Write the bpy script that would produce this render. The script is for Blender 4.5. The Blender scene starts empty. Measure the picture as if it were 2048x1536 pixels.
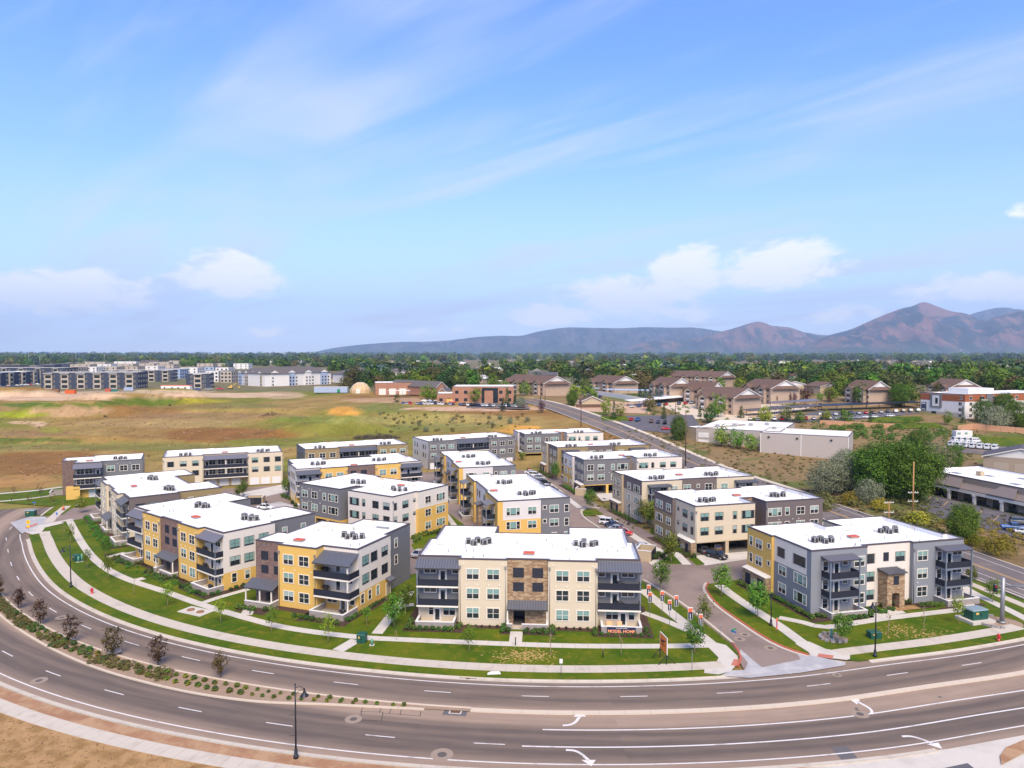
import bpy, bmesh, math, random
import numpy as np
from mathutils import Vector, Matrix, noise, geometry

random.seed(7)
rng = np.random.default_rng(7)
D2R = math.radians
scn = bpy.context.scene
COL = scn.collection

# ------------------------------------------------------------------ camera
F, CX, CY, EYE = 1420.0, 1024.0, 768.0, 42.0      # pixels of a 2048 x 1536 frame, eye height in metres
PITCH = math.atan(56 / F)
cam = bpy.data.cameras.new("camera")
cam.sensor_fit = 'HORIZONTAL'
cam.sensor_width = 36.0
cam.lens = 36.0 * F / 2048.0
cam.clip_start = 0.5
cam.clip_end = 80000
cam_o = bpy.data.objects.new("camera", cam)
cam_o.location = (0, 0, EYE)
cam_o.rotation_euler = (math.pi / 2 - PITCH, 0, 0)
COL.objects.link(cam_o)
scn.camera = cam_o

# ------------------------------------------------------------------ world
SUN_EL, SUN_AZ = D2R(50), D2R(170)     # azimuth clockwise from +Y
world = bpy.data.worlds.new("World")
scn.world = world
world.use_nodes = True
nt = world.node_tree
nt.nodes.clear()
def N(tree, t, **kw):
    n = tree.nodes.new(t)
    for k, v in kw.items():
        setattr(n, k, v)
    return n
def L(tree, a, b):
    tree.links.new(a, b)
out = N(nt, 'ShaderNodeOutputWorld')
bg = N(nt, 'ShaderNodeBackground')
bg.inputs['Strength'].default_value = 0.15
sky = N(nt, 'ShaderNodeTexSky', sky_type='NISHITA', sun_disc=False)
sky.sun_elevation = SUN_EL
sky.sun_rotation = SUN_AZ
sky.altitude = 1300
sky.air_density = 1.0
sky.dust_density = 0.6
sky.ozone_density = 2.0
tc = N(nt, 'ShaderNodeTexCoord')
sep = N(nt, 'ShaderNodeSeparateXYZ')
L(nt, tc.outputs['Generated'], sep.inputs[0])
def M(op, a, b=None, tree=nt, c=None, clamp=False):
    n = N(tree, 'ShaderNodeMath', operation=op, use_clamp=clamp)
    for i, v in enumerate((a, b, c)):
        if v is None:
            continue
        if isinstance(v, (int, float)):
            n.inputs[i].default_value = v
        else:
            L(tree, v, n.inputs[i])
    return n.outputs[0]
def VM(op, a, b, tree=nt):
    n = N(tree, 'ShaderNodeVectorMath', operation=op)
    for i, v in enumerate((a, b)):
        if isinstance(v, (tuple, list)):
            n.inputs[i].default_value = v
        elif v is not None:
            L(tree, v, n.inputs[i])
    return n.outputs[0]
def RAMP(fac, stops, tree=nt, interp='EASE'):
    r = N(tree, 'ShaderNodeValToRGB')
    r.color_ramp.interpolation = interp
    while len(r.color_ramp.elements) > 1:
        r.color_ramp.elements.remove(r.color_ramp.elements[0])
    for i, (p, c) in enumerate(stops):
        e = r.color_ramp.elements[0] if i == 0 else r.color_ramp.elements.new(p)
        e.position = p
        e.color = (*c, 1) if isinstance(c, (tuple, list)) else (c, c, c, 1)
    L(tree, fac, r.inputs[0])
    return r.outputs[0]
def NOISE(vec, scale, detail=4, rough=.5, tree=nt, dist=0.0):
    n = N(tree, 'ShaderNodeTexNoise')
    n.inputs['Scale'].default_value = scale
    n.inputs['Detail'].default_value = detail
    n.inputs['Roughness'].default_value = rough
    n.inputs['Distortion'].default_value = dist
    if vec is not None:
        L(tree, vec, n.inputs['Vector'])
    return n.outputs['Fac']
def MIX(fac, a, b, tree=nt, blend='MIX'):
    n = N(tree, 'ShaderNodeMix', data_type='RGBA', blend_type=blend)
    for s, v in ((0, fac), (6, a), (7, b)):
        if isinstance(v, (int, float)):
            n.inputs[s].default_value = v
        elif isinstance(v, (tuple, list)):
            n.inputs[s].default_value = (*v, 1) if len(v) == 3 else v
        else:
            L(tree, v, n.inputs[s])
    return n.outputs[2]
# a layer of thin cirrus at a fixed height: the direction divided by its own rise
zc = M('MAXIMUM', sep.outputs[2], 0.0)
inv = M('DIVIDE', 1.0, M('ADD', zc, 0.10))
comb = N(nt, 'ShaderNodeCombineXYZ')
L(nt, M('MULTIPLY', sep.outputs[0], inv), comb.inputs[0])
L(nt, M('MULTIPLY', sep.outputs[1], inv), comb.inputs[1])
mp = N(nt, 'ShaderNodeMapping', vector_type='TEXTURE')
mp.inputs['Rotation'].default_value = (0, 0, D2R(-46))
mp.inputs['Scale'].default_value = (3.4, .85, 1)
mp.inputs['Location'].default_value = (0.9, 0.35, 0)
L(nt, comb.outputs[0], mp.inputs[0])
c1 = NOISE(mp.outputs[0], 1.0, 6, .50, dist=.5)
c2 = NOISE(comb.outputs[0], 0.6, 3, .5)
mp2 = N(nt, 'ShaderNodeMapping', vector_type='TEXTURE')
mp2.inputs['Rotation'].default_value = (0, 0, D2R(-40))
mp2.inputs['Scale'].default_value = (2.2, .34, 1)
L(nt, comb.outputs[0], mp2.inputs[0])
c1 = M('ADD', M('MULTIPLY', c1, .68), M('MULTIPLY', NOISE(mp2.outputs[0], 1.0, 7, .58, dist=.9), .32))
cir = M('MULTIPLY', RAMP(c1, [(.45, 0), (.63, 1)]), RAMP(c2, [(.36, .15), (.58, 1)]))
cir = M('MULTIPLY', cir, 0.80)
# low cumulus: billows in azimuth / elevation, gathered in a few heaps along the horizon
az = M('ARCTAN2', sep.outputs[0], sep.outputs[1])
cu = N(nt, 'ShaderNodeCombineXYZ')
L(nt, M('MULTIPLY', az, 9.0), cu.inputs[0])
L(nt, M('MULTIPLY', sep.outputs[2], 20.0), cu.inputs[1])
cu.inputs[2].default_value = 4.3
wisp = NOISE(cu.outputs[0], 2.0, 9, .64, dist=.35)
heaps = None
for hx, hy, sx, sy, k in ((130, 603, 150, 36, 1.0), (460, 566, 95, 40, 1.0), (400, 535, 40, 18, .7), (1110, 630, 90, 22, .9), (1250, 596, 130, 34, .9), (1375, 548, 70, 42, 1.0), (1330, 630, 90, 18, .7), (1555, 545, 110, 44, 1.0), (1945, 600, 110, 26, .9),
                          (2036, 478, 26, 12, .7), (1690, 636, 70, 20, .6), (540, 668, 60, 14, .5), (870, 660, 60, 10, .4), (-500, 590, 200, 40, .9), (-1100, 560, 200, 44, .8), (2700, 585, 220, 44, .9), (3500, 570, 240, 40, .8)):
    ha, he = math.atan((hx - 1024) / 1420), (712 - hy) / 1420
    sa, se = sx / 1420, sy / 1420
    g = M('ADD', M('POWER', M('DIVIDE', M('SUBTRACT', az, ha), sa), 2.0), M('POWER', M('DIVIDE', M('SUBTRACT', sep.outputs[2], he), se), 2.0))
    g = M('MULTIPLY', M('SUBTRACT', 1.0, M('MULTIPLY', g, .55)), k)
    heaps = g if heaps is None else M('MAXIMUM', heaps, g)
cum = M('ADD', M('MULTIPLY', M('MAXIMUM', heaps, -.6), .42), wisp)
cum = RAMP(cum, [(.58, 0), (.84, 1)])
haze_f = RAMP(sep.outputs[2], [(0.0, 1.0), (.05, .86), (.13, .50), (.25, .16), (.38, .04), (.6, 0)], interp='LINEAR')
base = MIX(1.0, sky.outputs[0], (0.62, 0.91, 1.42), blend='MULTIPLY')
base = MIX(M('MULTIPLY', haze_f, .92), base, (3.9, 4.1, 4.8))
base = MIX(cir, base, (3.5, 3.75, 4.5))
base = MIX(M('MULTIPLY', cum, .95), base, (5.5, 5.45, 5.5))
L(nt, base, bg.inputs['Color'])
L(nt, bg.outputs[0], out.inputs[0])

# ------------------------------------------------------------------ sun behind thin cloud
sun = bpy.data.lights.new("sun", 'SUN')
sun.energy = 4.0
sun.angle = D2R(38)
sun.color = (1.0, .85, .64)
sun_o = bpy.data.objects.new("sun", sun)
sd = Vector((math.sin(SUN_AZ) * math.cos(SUN_EL), math.cos(SUN_AZ) * math.cos(SUN_EL), math.sin(SUN_EL)))
sun_o.rotation_euler = sd.to_track_quat('Z', 'Y').to_euler()
COL.objects.link(sun_o)

scn.view_settings.view_transform = 'Standard'
scn.view_settings.look = 'None'
scn.view_settings.gamma = 1.0
scn.view_settings.use_curve_mapping = False
scn.view_settings.exposure = 0.68
scn.cycles.use_denoising = True
scn.cycles.max_bounces = 6
scn.cycles.diffuse_bounces = 3
scn.cycles.transparent_max_bounces = 8
scn.cycles.volume_bounces = 0

# ------------------------------------------------------------------ helpers
cP, sP = math.cos(PITCH), math.sin(PITCH)
def at(px, py, z=0.0):
    """the point at height z that the photograph shows at pixel px, py (2048 x 1536)"""
    u, v = (px - CX) / F, -(py - CY) / F
    t = (z - EYE) / (-sP + v * cP)
    return Vector((t * u, t * (cP + v * sP), z))

class MB:
    """collects faces; build() links them as one mesh object"""
    def __init__(s):
        s.v, s.f, s.m, s.sm = [], [], [], []
    def face(s, pts, m=0, smooth=False):
        b = len(s.v)
        s.v += [tuple(p) for p in pts]
        s.f.append(tuple(range(b, b + len(pts))))
        s.m.append(m); s.sm.append(smooth)
    def mesh8(s, p, m=0, skip=()):
        b = len(s.v)
        s.v += [tuple(q) for q in p]
        for i, q in enumerate(((0, 3, 2, 1), (4, 5, 6, 7), (0, 1, 5, 4), (1, 2, 6, 5), (2, 3, 7, 6), (3, 0, 4, 7))):
            if i in skip:
                continue
            s.f.append(tuple(b + k for k in q)); s.m.append(m); s.sm.append(False)
    def box(s, x0, x1, y0, y1, z0, z1, m=0, skip=()):
        s.mesh8([(x0, y0, z0), (x1, y0, z0), (x1, y1, z0), (x0, y1, z0),
                 (x0, y0, z1), (x1, y0, z1), (x1, y1, z1), (x0, y1, z1)], m, skip)
    def prism(s, pts, z0, z1, m=0, mt=None, bottom=False):
        n = len(pts)
        b = len(s.v)
        s.v += [(p[0], p[1], z0) for p in pts] + [(p[0], p[1], z1) for p in pts]
        for i in range(n):
            j = (i + 1) % n
            s.f.append((b + i, b + j, b + n + j, b + n + i)); s.m.append(m); s.sm.append(False)
        s.f.append(tuple(range(b + n, b + 2 * n))); s.m.append(m if mt is None else mt); s.sm.append(False)
        if bottom:
            s.f.append(tuple(range(b + n - 1, b - 1, -1))); s.m.append(m); s.sm.append(False)
    def tube(s, pts, rads, n=8, m=0, cap=True, smooth=True):
        pts = [Vector(p) for p in pts]
        if isinstance(rads, (int, float)):
            rads = [rads] * len(pts)
        base = len(s.v)
        for i, p in enumerate(pts):
            d = (pts[min(i + 1, len(pts) - 1)] - pts[max(i - 1, 0)])
            d = d.normalized() if d.length > 1e-9 else Vector((0, 0, 1))
            a = d.orthogonal().normalized() if abs(d.z) < .999 else Vector((1, 0, 0))
            c = d.cross(a).normalized()
            for k in range(n):
                t = 2 * math.pi * k / n
                s.v.append(tuple(p + (a * math.cos(t) + c * math.sin(t)) * rads[i]))
        for i in range(len(pts) - 1):
            for k in range(n):
                q = (k + 1) % n
                s.f.append((base + i * n + k, base + i * n + q, base + (i + 1) * n + q, base + (i + 1) * n + k))
                s.m.append(m); s.sm.append(smooth)
        if cap:
            s.f.append(tuple(base + n - 1 - k for k in range(n))); s.m.append(m); s.sm.append(False)
            e = base + (len(pts) - 1) * n
            s.f.append(tuple(e + k for k in range(n))); s.m.append(m); s.sm.append(False)
    def mesh(s, name, mats):
        me = bpy.data.meshes.new(name)
        me.from_pydata(s.v, [], s.f)
        for mt in (mats if isinstance(mats, (list, tuple)) else [mats]):
            me.materials.append(MAT[mt] if isinstance(mt, str) else mt)
        if any(s.m):
            me.polygons.foreach_set('material_index', s.m)
        if any(s.sm):
            me.polygons.foreach_set('use_smooth', s.sm)
        me.update()
        return me
    def build(s, name, mats, parent=None, loc=None, rz=0.0):
        return link(name, s.mesh(name, mats), parent, loc, rz)

def link(name, me, parent=None, loc=None, rz=0.0, scale=None):
    o = bpy.data.objects.new(name, me)
    COL.objects.link(o)
    if parent is not None:
        o.parent = parent
    if loc is not None:
        o.location = loc
    if rz:
        o.rotation_euler = (0, 0, rz)
    if scale is not None:
        o.scale = scale if isinstance(scale, (tuple, list)) else (scale,) * 3
    return o
def tag(o, label=None, cat=None, group=None, kind=None):
    if label: o['label'] = label
    if cat: o['category'] = cat
    if group: o['group'] = group
    if kind: o['kind'] = kind
    return o
def thing(name, label, cat, loc=(0, 0, 0), rz=0.0, group=None):
    return tag(link(name, None, None, loc, rz), label, cat, group)
ORD = ['first', 'second', 'third', 'fourth', 'fifth', 'sixth', 'seventh', 'eighth', 'ninth', 'tenth', 'eleventh', 'twelfth',
       'thirteenth', 'fourteenth', 'fifteenth', 'sixteenth', 'seventeenth', 'eighteenth', 'nineteenth', 'twentieth']

# ------------------------------------------------------------------ materials
MAT = {}
def new_mat(name):
    m = bpy.data.materials.new(name)
    m.use_nodes = True
    MAT[name] = m
    t = m.node_tree
    return m, t, t.nodes['Principled BSDF']
def mat(name, col, rough=.8, var=.08, scale=1.2, bump=0.0, bscale=20., metal=0., spec=.35, col2=None, c2=(.45, .62), c2scale=None, detail=4):
    """a plain surface: colour broken by two sizes of noise, optional second colour in patches and fine relief"""
    m, t, b = new_mat(name)
    tcn = N(t, 'ShaderNodeTexCoord')
    v = tcn.outputs['Object']
    c = (*col, 1)
    n1 = NOISE(v, scale, detail, .6, t)
    n2 = NOISE(v, scale * 9, 3, .6, t)
    f = M('ADD', M('MULTIPLY', M('SUBTRACT', n1, .5, t), 2.2 * var, t), M('MULTIPLY', M('SUBTRACT', n2, .5, t), 1.6 * var, t), t)
    f = M('ADD', f, 1.0, t)
    cc = col
    if col2 is not None:
        cc = MIX(RAMP(NOISE(v, c2scale or scale * .4, 5, .6, t), [(c2[0], 0), (c2[1], 1)], t), col, col2, t)
    mm = N(t, 'ShaderNodeMix', data_type='RGBA', blend_type='MULTIPLY')
    mm.inputs[0].default_value = 1.0
    if isinstance(cc, tuple):
        mm.inputs[6].default_value = c
    else:
        L(t, cc, mm.inputs[6])
    cb = N(t, 'ShaderNodeCombineColor')
    for i in range(3):
        L(t, f, cb.inputs[i])
    L(t, cb.outputs[0], mm.inputs[7])
    L(t, mm.outputs[2], b.inputs['Base Color'])
    b.inputs['Roughness'].default_value = rough
    b.inputs['Metallic'].default_value = metal
    b.inputs['Specular IOR Level'].default_value = spec
    if bump:
        bn = N(t, 'ShaderNodeBump')
        bn.inputs['Strength'].default_value = bump
        bn.inputs['Distance'].default_value = .05
        L(t, NOISE(v, bscale, 4, .6, t), bn.inputs['Height'])
        L(t, bn.outputs[0], b.inputs['Normal'])
    return m
def siding(name, col, period=.17, depth=.5, var=.05):
    """lap boards: a saw-tooth relief in height"""
    m = mat(name, col, .7, var, .8)
    t = m.node_tree
    b = t.nodes['Principled BSDF']
    tcn = N(t, 'ShaderNodeTexCoord')
    s = N(t, 'ShaderNodeSeparateXYZ')
    L(t, tcn.outputs['Object'], s.inputs[0])
    h = M('FRACT', M('DIVIDE', s.outputs[2], period, t), None, t)
    bn = N(t, 'ShaderNodeBump')
    bn.inputs['Strength'].default_value = depth
    bn.inputs['Distance'].default_value = .03
    bn.invert = True
    L(t, h, bn.inputs['Height'])
    L(t, bn.outputs[0], b.inputs['Normal'])
    return m
def masonry(name, c1, c2, c3, mortar, bw=.42, bh=.14, msize=.012, rough=.85, bump=.8):
    m, t, b = new_mat(name)
    tcn = N(t, 'ShaderNodeTexCoord')
    s = N(t, 'ShaderNodeSeparateXYZ')
    L(t, tcn.outputs['Object'], s.inputs[0])
    cb = N(t, 'ShaderNodeCombineXYZ')
    L(t, M('ADD', s.outputs[0], s.outputs[1], t), cb.inputs[0])
    L(t, s.outputs[2], cb.inputs[1])
    br = N(t, 'ShaderNodeTexBrick')
    br.inputs['Scale'].default_value = 1.0
    br.inputs['Color1'].default_value = (*c1, 1)
    br.inputs['Color2'].default_value = (*c2, 1)
    br.inputs['Mortar'].default_value = (*mortar, 1)
    br.inputs['Mortar Size'].default_value = msize
    br.inputs['Brick Width'].default_value = bw
    br.inputs['Row Height'].default_value = bh
    br.inputs['Bias'].default_value = -.1
    L(t, cb.outputs[0], br.inputs['Vector'])
    wn = N(t, 'ShaderNodeTexVoronoi')
    wn.inputs['Scale'].default_value = 1.0
    v2 = VM('MULTIPLY', cb.outputs[0], (1 / (bw * 1.3), 1 / (bh * 1.6), 1), t)
    L(t, v2, wn.inputs['Vector'])
    sp = N(t, 'ShaderNodeSeparateColor')
    L(t, wn.outputs['Color'], sp.inputs[0])
    c = MIX(RAMP(sp.outputs[0], [(.45, 0), (.75, .85)], t), br.outputs['Color'], c3, t)
    nv = NOISE(cb.outputs[0], 1.1, 4, .6, t)
    c = MIX(RAMP(nv, [(.3, .25), (.7, 0)], t), c, mortar, t)
    L(t, c, b.inputs['Base Color'])
    b.inputs['Roughness'].default_value = rough
    bn = N(t, 'ShaderNodeBump')
    bn.inputs['Strength'].default_value = bump
    bn.inputs['Distance'].default_value = .04
    L(t, M('ADD', M('SUBTRACT', 1.0, br.outputs['Fac'], t), M('MULTIPLY', sp.outputs[1], .6, t), t), bn.inputs['Height'])
    L(t, bn.outputs[0], b.inputs['Normal'])
    return m

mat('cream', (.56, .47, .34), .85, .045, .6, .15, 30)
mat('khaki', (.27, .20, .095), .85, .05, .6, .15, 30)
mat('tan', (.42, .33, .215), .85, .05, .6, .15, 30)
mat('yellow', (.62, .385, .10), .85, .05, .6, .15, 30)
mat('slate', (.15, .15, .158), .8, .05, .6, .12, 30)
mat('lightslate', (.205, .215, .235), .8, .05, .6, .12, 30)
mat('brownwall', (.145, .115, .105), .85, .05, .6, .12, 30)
siding('white_siding', (.64, .575, .50))
siding('cream_siding', (.55, .465, .34))
siding('slate_siding', (.15, .145, .15))
siding('light_siding', (.60, .555, .525))
siding('brown_siding', (.135, .11, .105))
masonry('ledgestone', (.42, .26, .13), (.27, .155, .085), (.52, .38, .23), (.12, .08, .06))
masonry('brick', (.20, .105, .08), (.27, .15, .12), (.13, .085, .075), (.24, .20, .18), .30, .10, .01)
masonry('block', (.30, .26, .235), (.34, .29, .26), (.26, .225, .20), (.2, .18, .165), .42, .2, .008, bump=.3)
masonry('far_brick', (.36, .16, .09), (.30, .13, .075), (.40, .2, .12), (.3, .18, .12), .6, .2, .02, bump=.2)
masonry('tan_brick', (.42, .30, .21), (.37, .26, .18), (.46, .34, .25), (.36, .27, .2), .6, .2, .02, bump=.2)
mat('cap', (.62, .60, .57), .8, .05, 2)
mat('trim', (.70, .64, .55), .6, .03, 2)
mat('trim_dark', (.05, .045, .045), .5, .05, 3)
mat('coping', (.10, .075, .07), .45, .06, 1, metal=.2)
mat('membrane', (.74, .73, .715), .75, .035, .25, .08, 12, col2=(.72, .67, .60), c2=(.60, .78), c2scale=.16)
mat('membrane_wall', (.76, .74, .71), .75, .06, .3, .05, 12, col2=(.58, .47, .35), c2=(.52, .70), c2scale=.3)
mat('seam_grey', (.40, .39, .375), .8, .05, 2); mat('roof_stain', (.47, .38, .27), .9, .2, 1.5, col2=(.6, .55, .47), c2=(.4, .6), c2scale=1.2)
mat('seam_metal', (.115, .118, .135), .38, .05, .6, metal=.35, spec=.5)
mat('seam_rib_lit', (.20, .205, .225), .4, .05, .6, metal=.3, spec=.5)  # ribs paler than the pans: light caught on the seams, put into their colour
mat('seam_light', (.19, .18, .21), .42, .05, .6, metal=.35, spec=.5)
mat('rail', (.018, .02, .032), .55, .08, 2)
mat('steel_post', (.16, .18, .215), .5, .04, 2)
mat('white_paint', (.72, .70, .68), .55, .03, 2)
mat('glass', (.018, .026, .032), .06, .3, .7, spec=.7)
mat('blind', (.18, .30, .27), .18, .12, 1.5, spec=.6)
mat('blind_pale', (.31, .39, .36), .22, .12, 1.5, spec=.6)
mat('louver', (.016, .018, .028), .7, .1, 5)
mat('garage_white', (.66, .65, .65), .6, .03, 3)
mat('garage_tan', (.36, .30, .23), .7, .04, 3)
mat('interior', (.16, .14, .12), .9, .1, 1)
mat('galv', (.30, .30, .30), .45, .06, 4, metal=.5)
mat('dark_steel', (.022, .025, .032), .45, .08, 4, metal=.3)
mat('unit_dark', (.03, .03, .032), .55, .1, 6)
mat('unit_grey', (.30, .29, .28), .5, .1, 6)
mat('orange_hatch', (.50, .10, .045), .6, .08, 3)
mat('rust', (.24, .12, .06), .8, .15, 3)
# ------------------------------------------------------------------ ground materials
mat('concrete', (.47, .41, .335), .9, .06, .5, .1, 25, col2=(.39, .335, .27), c2=(.5, .72), c2scale=.35)
mat('concrete_pale', (.50, .455, .395), .9, .05, .5, .1, 25, col2=(.43, .39, .34), c2=(.48, .7), c2scale=.3)
mat('concrete_grey', (.34, .325, .325), .9, .07, .5, .1, 25, col2=(.42, .40, .385), c2=(.45, .65), c2scale=.25)
mat('concrete_warm', (.52, .43, .33), .9, .06, .5, .1, 25)
mat('joint', (.20, .18, .15), .95, .1, 2)
mat('red_kerb', (.45, .10, .06), .8, .12, 3)
mat('tactile', (.42, .15, .10), .85, .1, 6)
mat('road_paint', (.62, .585, .55), .7, .12, 4, col2=(.40, .36, .33), c2=(.52, .70), c2scale=.5)
mat('yellow_paint', (.62, .36, .10), .7, .1, 4)
mat('mulch', (.048, .026, .019), .95, .35, 4, .6, 25, col2=(.085, .045, .03), c2=(.4, .7), c2scale=3)
mat('asphalt', (.235, .175, .145), .9, .07, .25, .15, 40, col2=(.18, .135, .112), c2=(.42, .62), c2scale=.09)
mat('asphalt_new', (.098, .090, .10), .85, .08, .3, .15, 40, col2=(.13, .115, .115), c2=(.5, .72), c2scale=.12)
mat('asphalt_street', (.13, .108, .10), .9, .07, .25, .15, 40, col2=(.175, .14, .12), c2=(.45, .65), c2scale=.08)
mat('asphalt_patch', (.11, .10, .10), .9, .08, 1.0, .1, 40)
mat('dirt', (.29, .15, .08), .95, .2, .5, .5, 9, col2=(.36, .22, .12), c2=(.4, .6), c2scale=.4)
mat('dry_grass', (.34, .20, .085), .95, .25, .8, .6, 8, col2=(.24, .135, .045), c2=(.42, .62), c2scale=.5)
mat('gravel', (.30, .205, .14), .95, .22, 2.5, .5, 18, col2=(.27, .19, .13), c2=(.4, .66), c2scale=.7)
mat('suburb', (.085, .095, .04), .95, .3, .02, col2=(.17, .15, .10), c2=(.5, .66), c2scale=.012)
mat('pink_dirt', (.46, .31, .21), .95, .1, .05, col2=(.40, .25, .16), c2=(.4, .6), c2scale=.06)
mat('weeds', (.17, .135, .055), .95, .3, .25, .5, 3, col2=(.25, .16, .085), c2=(.42, .58), c2scale=.09)
def lawn_mat():
    m, t, b = new_mat('lawn')
    v = N(t, 'ShaderNodeTexCoord').outputs['Object']
    big = NOISE(v, .10, 4, .6, t)
    mid = NOISE(v, .7, 5, .65, t)
    fine = NOISE(v, 7.0, 3, .7, t)
    c = MIX(RAMP(big, [(.35, 0), (.66, 1)], t), (.048, .096, .001), (.112, .136, .003), t)
    c = MIX(RAMP(mid, [(.49, 0), (.70, .85)], t), c, (.19, .15, .014), t)
    c = MIX(RAMP(fine, [(.3, .55), (.62, 0)], t), c, (.022, .05, .005), t)
    L(t, c, b.inputs['Base Color'])
    b.inputs['Roughness'].default_value = .9
    b.inputs['Specular IOR Level'].default_value = .15
    bn = N(t, 'ShaderNodeBump'); bn.inputs['Strength'].default_value = .6; bn.inputs['Distance'].default_value = .08
    L(t, fine, bn.inputs['Height']); L(t, bn.outputs[0], b.inputs['Normal'])
lawn_mat()
RC = Vector((12.0, 231.0))
def road_mat():
    """boulevard asphalt: tyre-polished lanes and a paler turning lane, worn along the curve"""
    m, t, b = new_mat('boulevard_asphalt')
    v = N(t, 'ShaderNodeTexCoord').outputs['Object']
    d = VM('SUBTRACT', v, (RC.x, RC.y, 0), t)
    ln = N(t, 'ShaderNodeVectorMath', operation='LENGTH'); L(t, d, ln.inputs[0])
    r = ln.outputs['Value']
    wob = M('MULTIPLY', M('SUBTRACT', NOISE(v, .03, 2, .5, t), .5, t), 1.6, t)
    x = M('DIVIDE', M('SUBTRACT', M('ADD', r, wob, t), 140.0, t), 22.0, t)
    g = RAMP(x, [(0.0, .62), (.07, .42), (.12, .22), (.17, .10), (.22, .30), (.27, .08), (.33, .34), (.39, .74), (.44, .86), (.53, .80), (.57, .34), (.61, .0), (.66, .22), (.70, .04), (.75, .10), (.80, .0), (.86, .34), (.91, .72), (1.0, .9)], t)
    sx = N(t, 'ShaderNodeSeparateXYZ'); L(t, d, sx.inputs[0])
    pc = N(t, 'ShaderNodeCombineXYZ'); L(t, M('MULTIPLY', r, 1.1, t), pc.inputs[0]); L(t, M('MULTIPLY', M('ARCTAN2', sx.outputs[0], sx.outputs[1], t), 11.0, t), pc.inputs[1])
    g = M('ADD', g, M('MULTIPLY', M('SUBTRACT', NOISE(pc.outputs[0], 1.0, 5, .6, t), .5, t), .75, t), t, clamp=True)
    sp = NOISE(v, .35, 5, .6, t)
    fine = NOISE(v, 14, 3, .7, t)
    c = MIX(g, (.113, .086, .071), (.315, .226, .163), t)
    f = M('ADD', M('MULTIPLY', sp, .22, t), M('ADD', M('MULTIPLY', fine, .26, t), .76, t), t)
    cb = N(t, 'ShaderNodeCombineColor')
    for i in range(3): L(t, f, cb.inputs[i])
    c = MIX(1.0, c, cb.outputs[0], t, 'MULTIPLY')
    L(t, c, b.inputs['Base Color'])
    b.inputs['Roughness'].default_value = .88
    b.inputs['Specular IOR Level'].default_value = .25
    bn = N(t, 'ShaderNodeBump'); bn.inputs['Strength'].default_value = .2; bn.inputs['Distance'].default_value = .01
    L(t, fine, bn.inputs['Height']); L(t, bn.outputs[0], b.inputs['Normal'])
road_mat()

# ------------------------------------------------------------------ ground
def sheet(name, pts, z, m, kind='structure', parent=None):
    """flat sheet from an outline (any winding), triangulated"""
    P = [Vector((p[0], p[1], 0)) for p in pts]
    tri = geometry.tessellate_polygon([P])
    b = MB()
    b.v = [(p.x, p.y, z) for p in P]
    for a, c, d in tri:
        n = (P[c] - P[a]).cross(P[d] - P[a]).z
        b.f.append((a, c, d) if n > 0 else (a, d, c)); b.m.append(0); b.sm.append(False)
    o = b.build(name, m, parent)
    if kind and parent is None:
        o['kind'] = kind
    return o
def px_poly(pp, z=.12):
    return [at(x, y, z) for x, y in pp]

def sstep(t):
    t = np.clip(t, 0, 1)
    return t * t * (3 - 2 * t)
PLATEAU = 16.0
def zt(x, y):
    """the land: level round the condominiums, rising beyond them to a wide bench"""
    return PLATEAU * sstep((y - 240.0) / 220.0)
def T(px, py, dz=0.0):
    """where the photograph's line of sight meets the land (raised by dz)"""
    u, v = (px - CX) / F, -(py - CY) / F
    d = Vector((u, cP + v * sP, -sP + v * cP))
    if d.z > -1e-5: d.z = -1e-5
    lo, hi = 20.0, min(60000.0, -(EYE + 5) / d.z)
    f = lambda t: EYE + d.z * t - (float(zt(d.x * t, d.y * t)) + dz)
    for _ in range(60):
        m = (lo + hi) / 2
        if f(m) > 0: lo = m
        else: hi = m
    return Vector((d.x * lo, d.y * lo, EYE + d.z * lo))
def to_px(x, y, z):
    Y = y * cP - (z - EYE) * sP
    Z = y * sP + (z - EYE) * cP
    return CX + F * x / Y, CY - F * Z / Y
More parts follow.
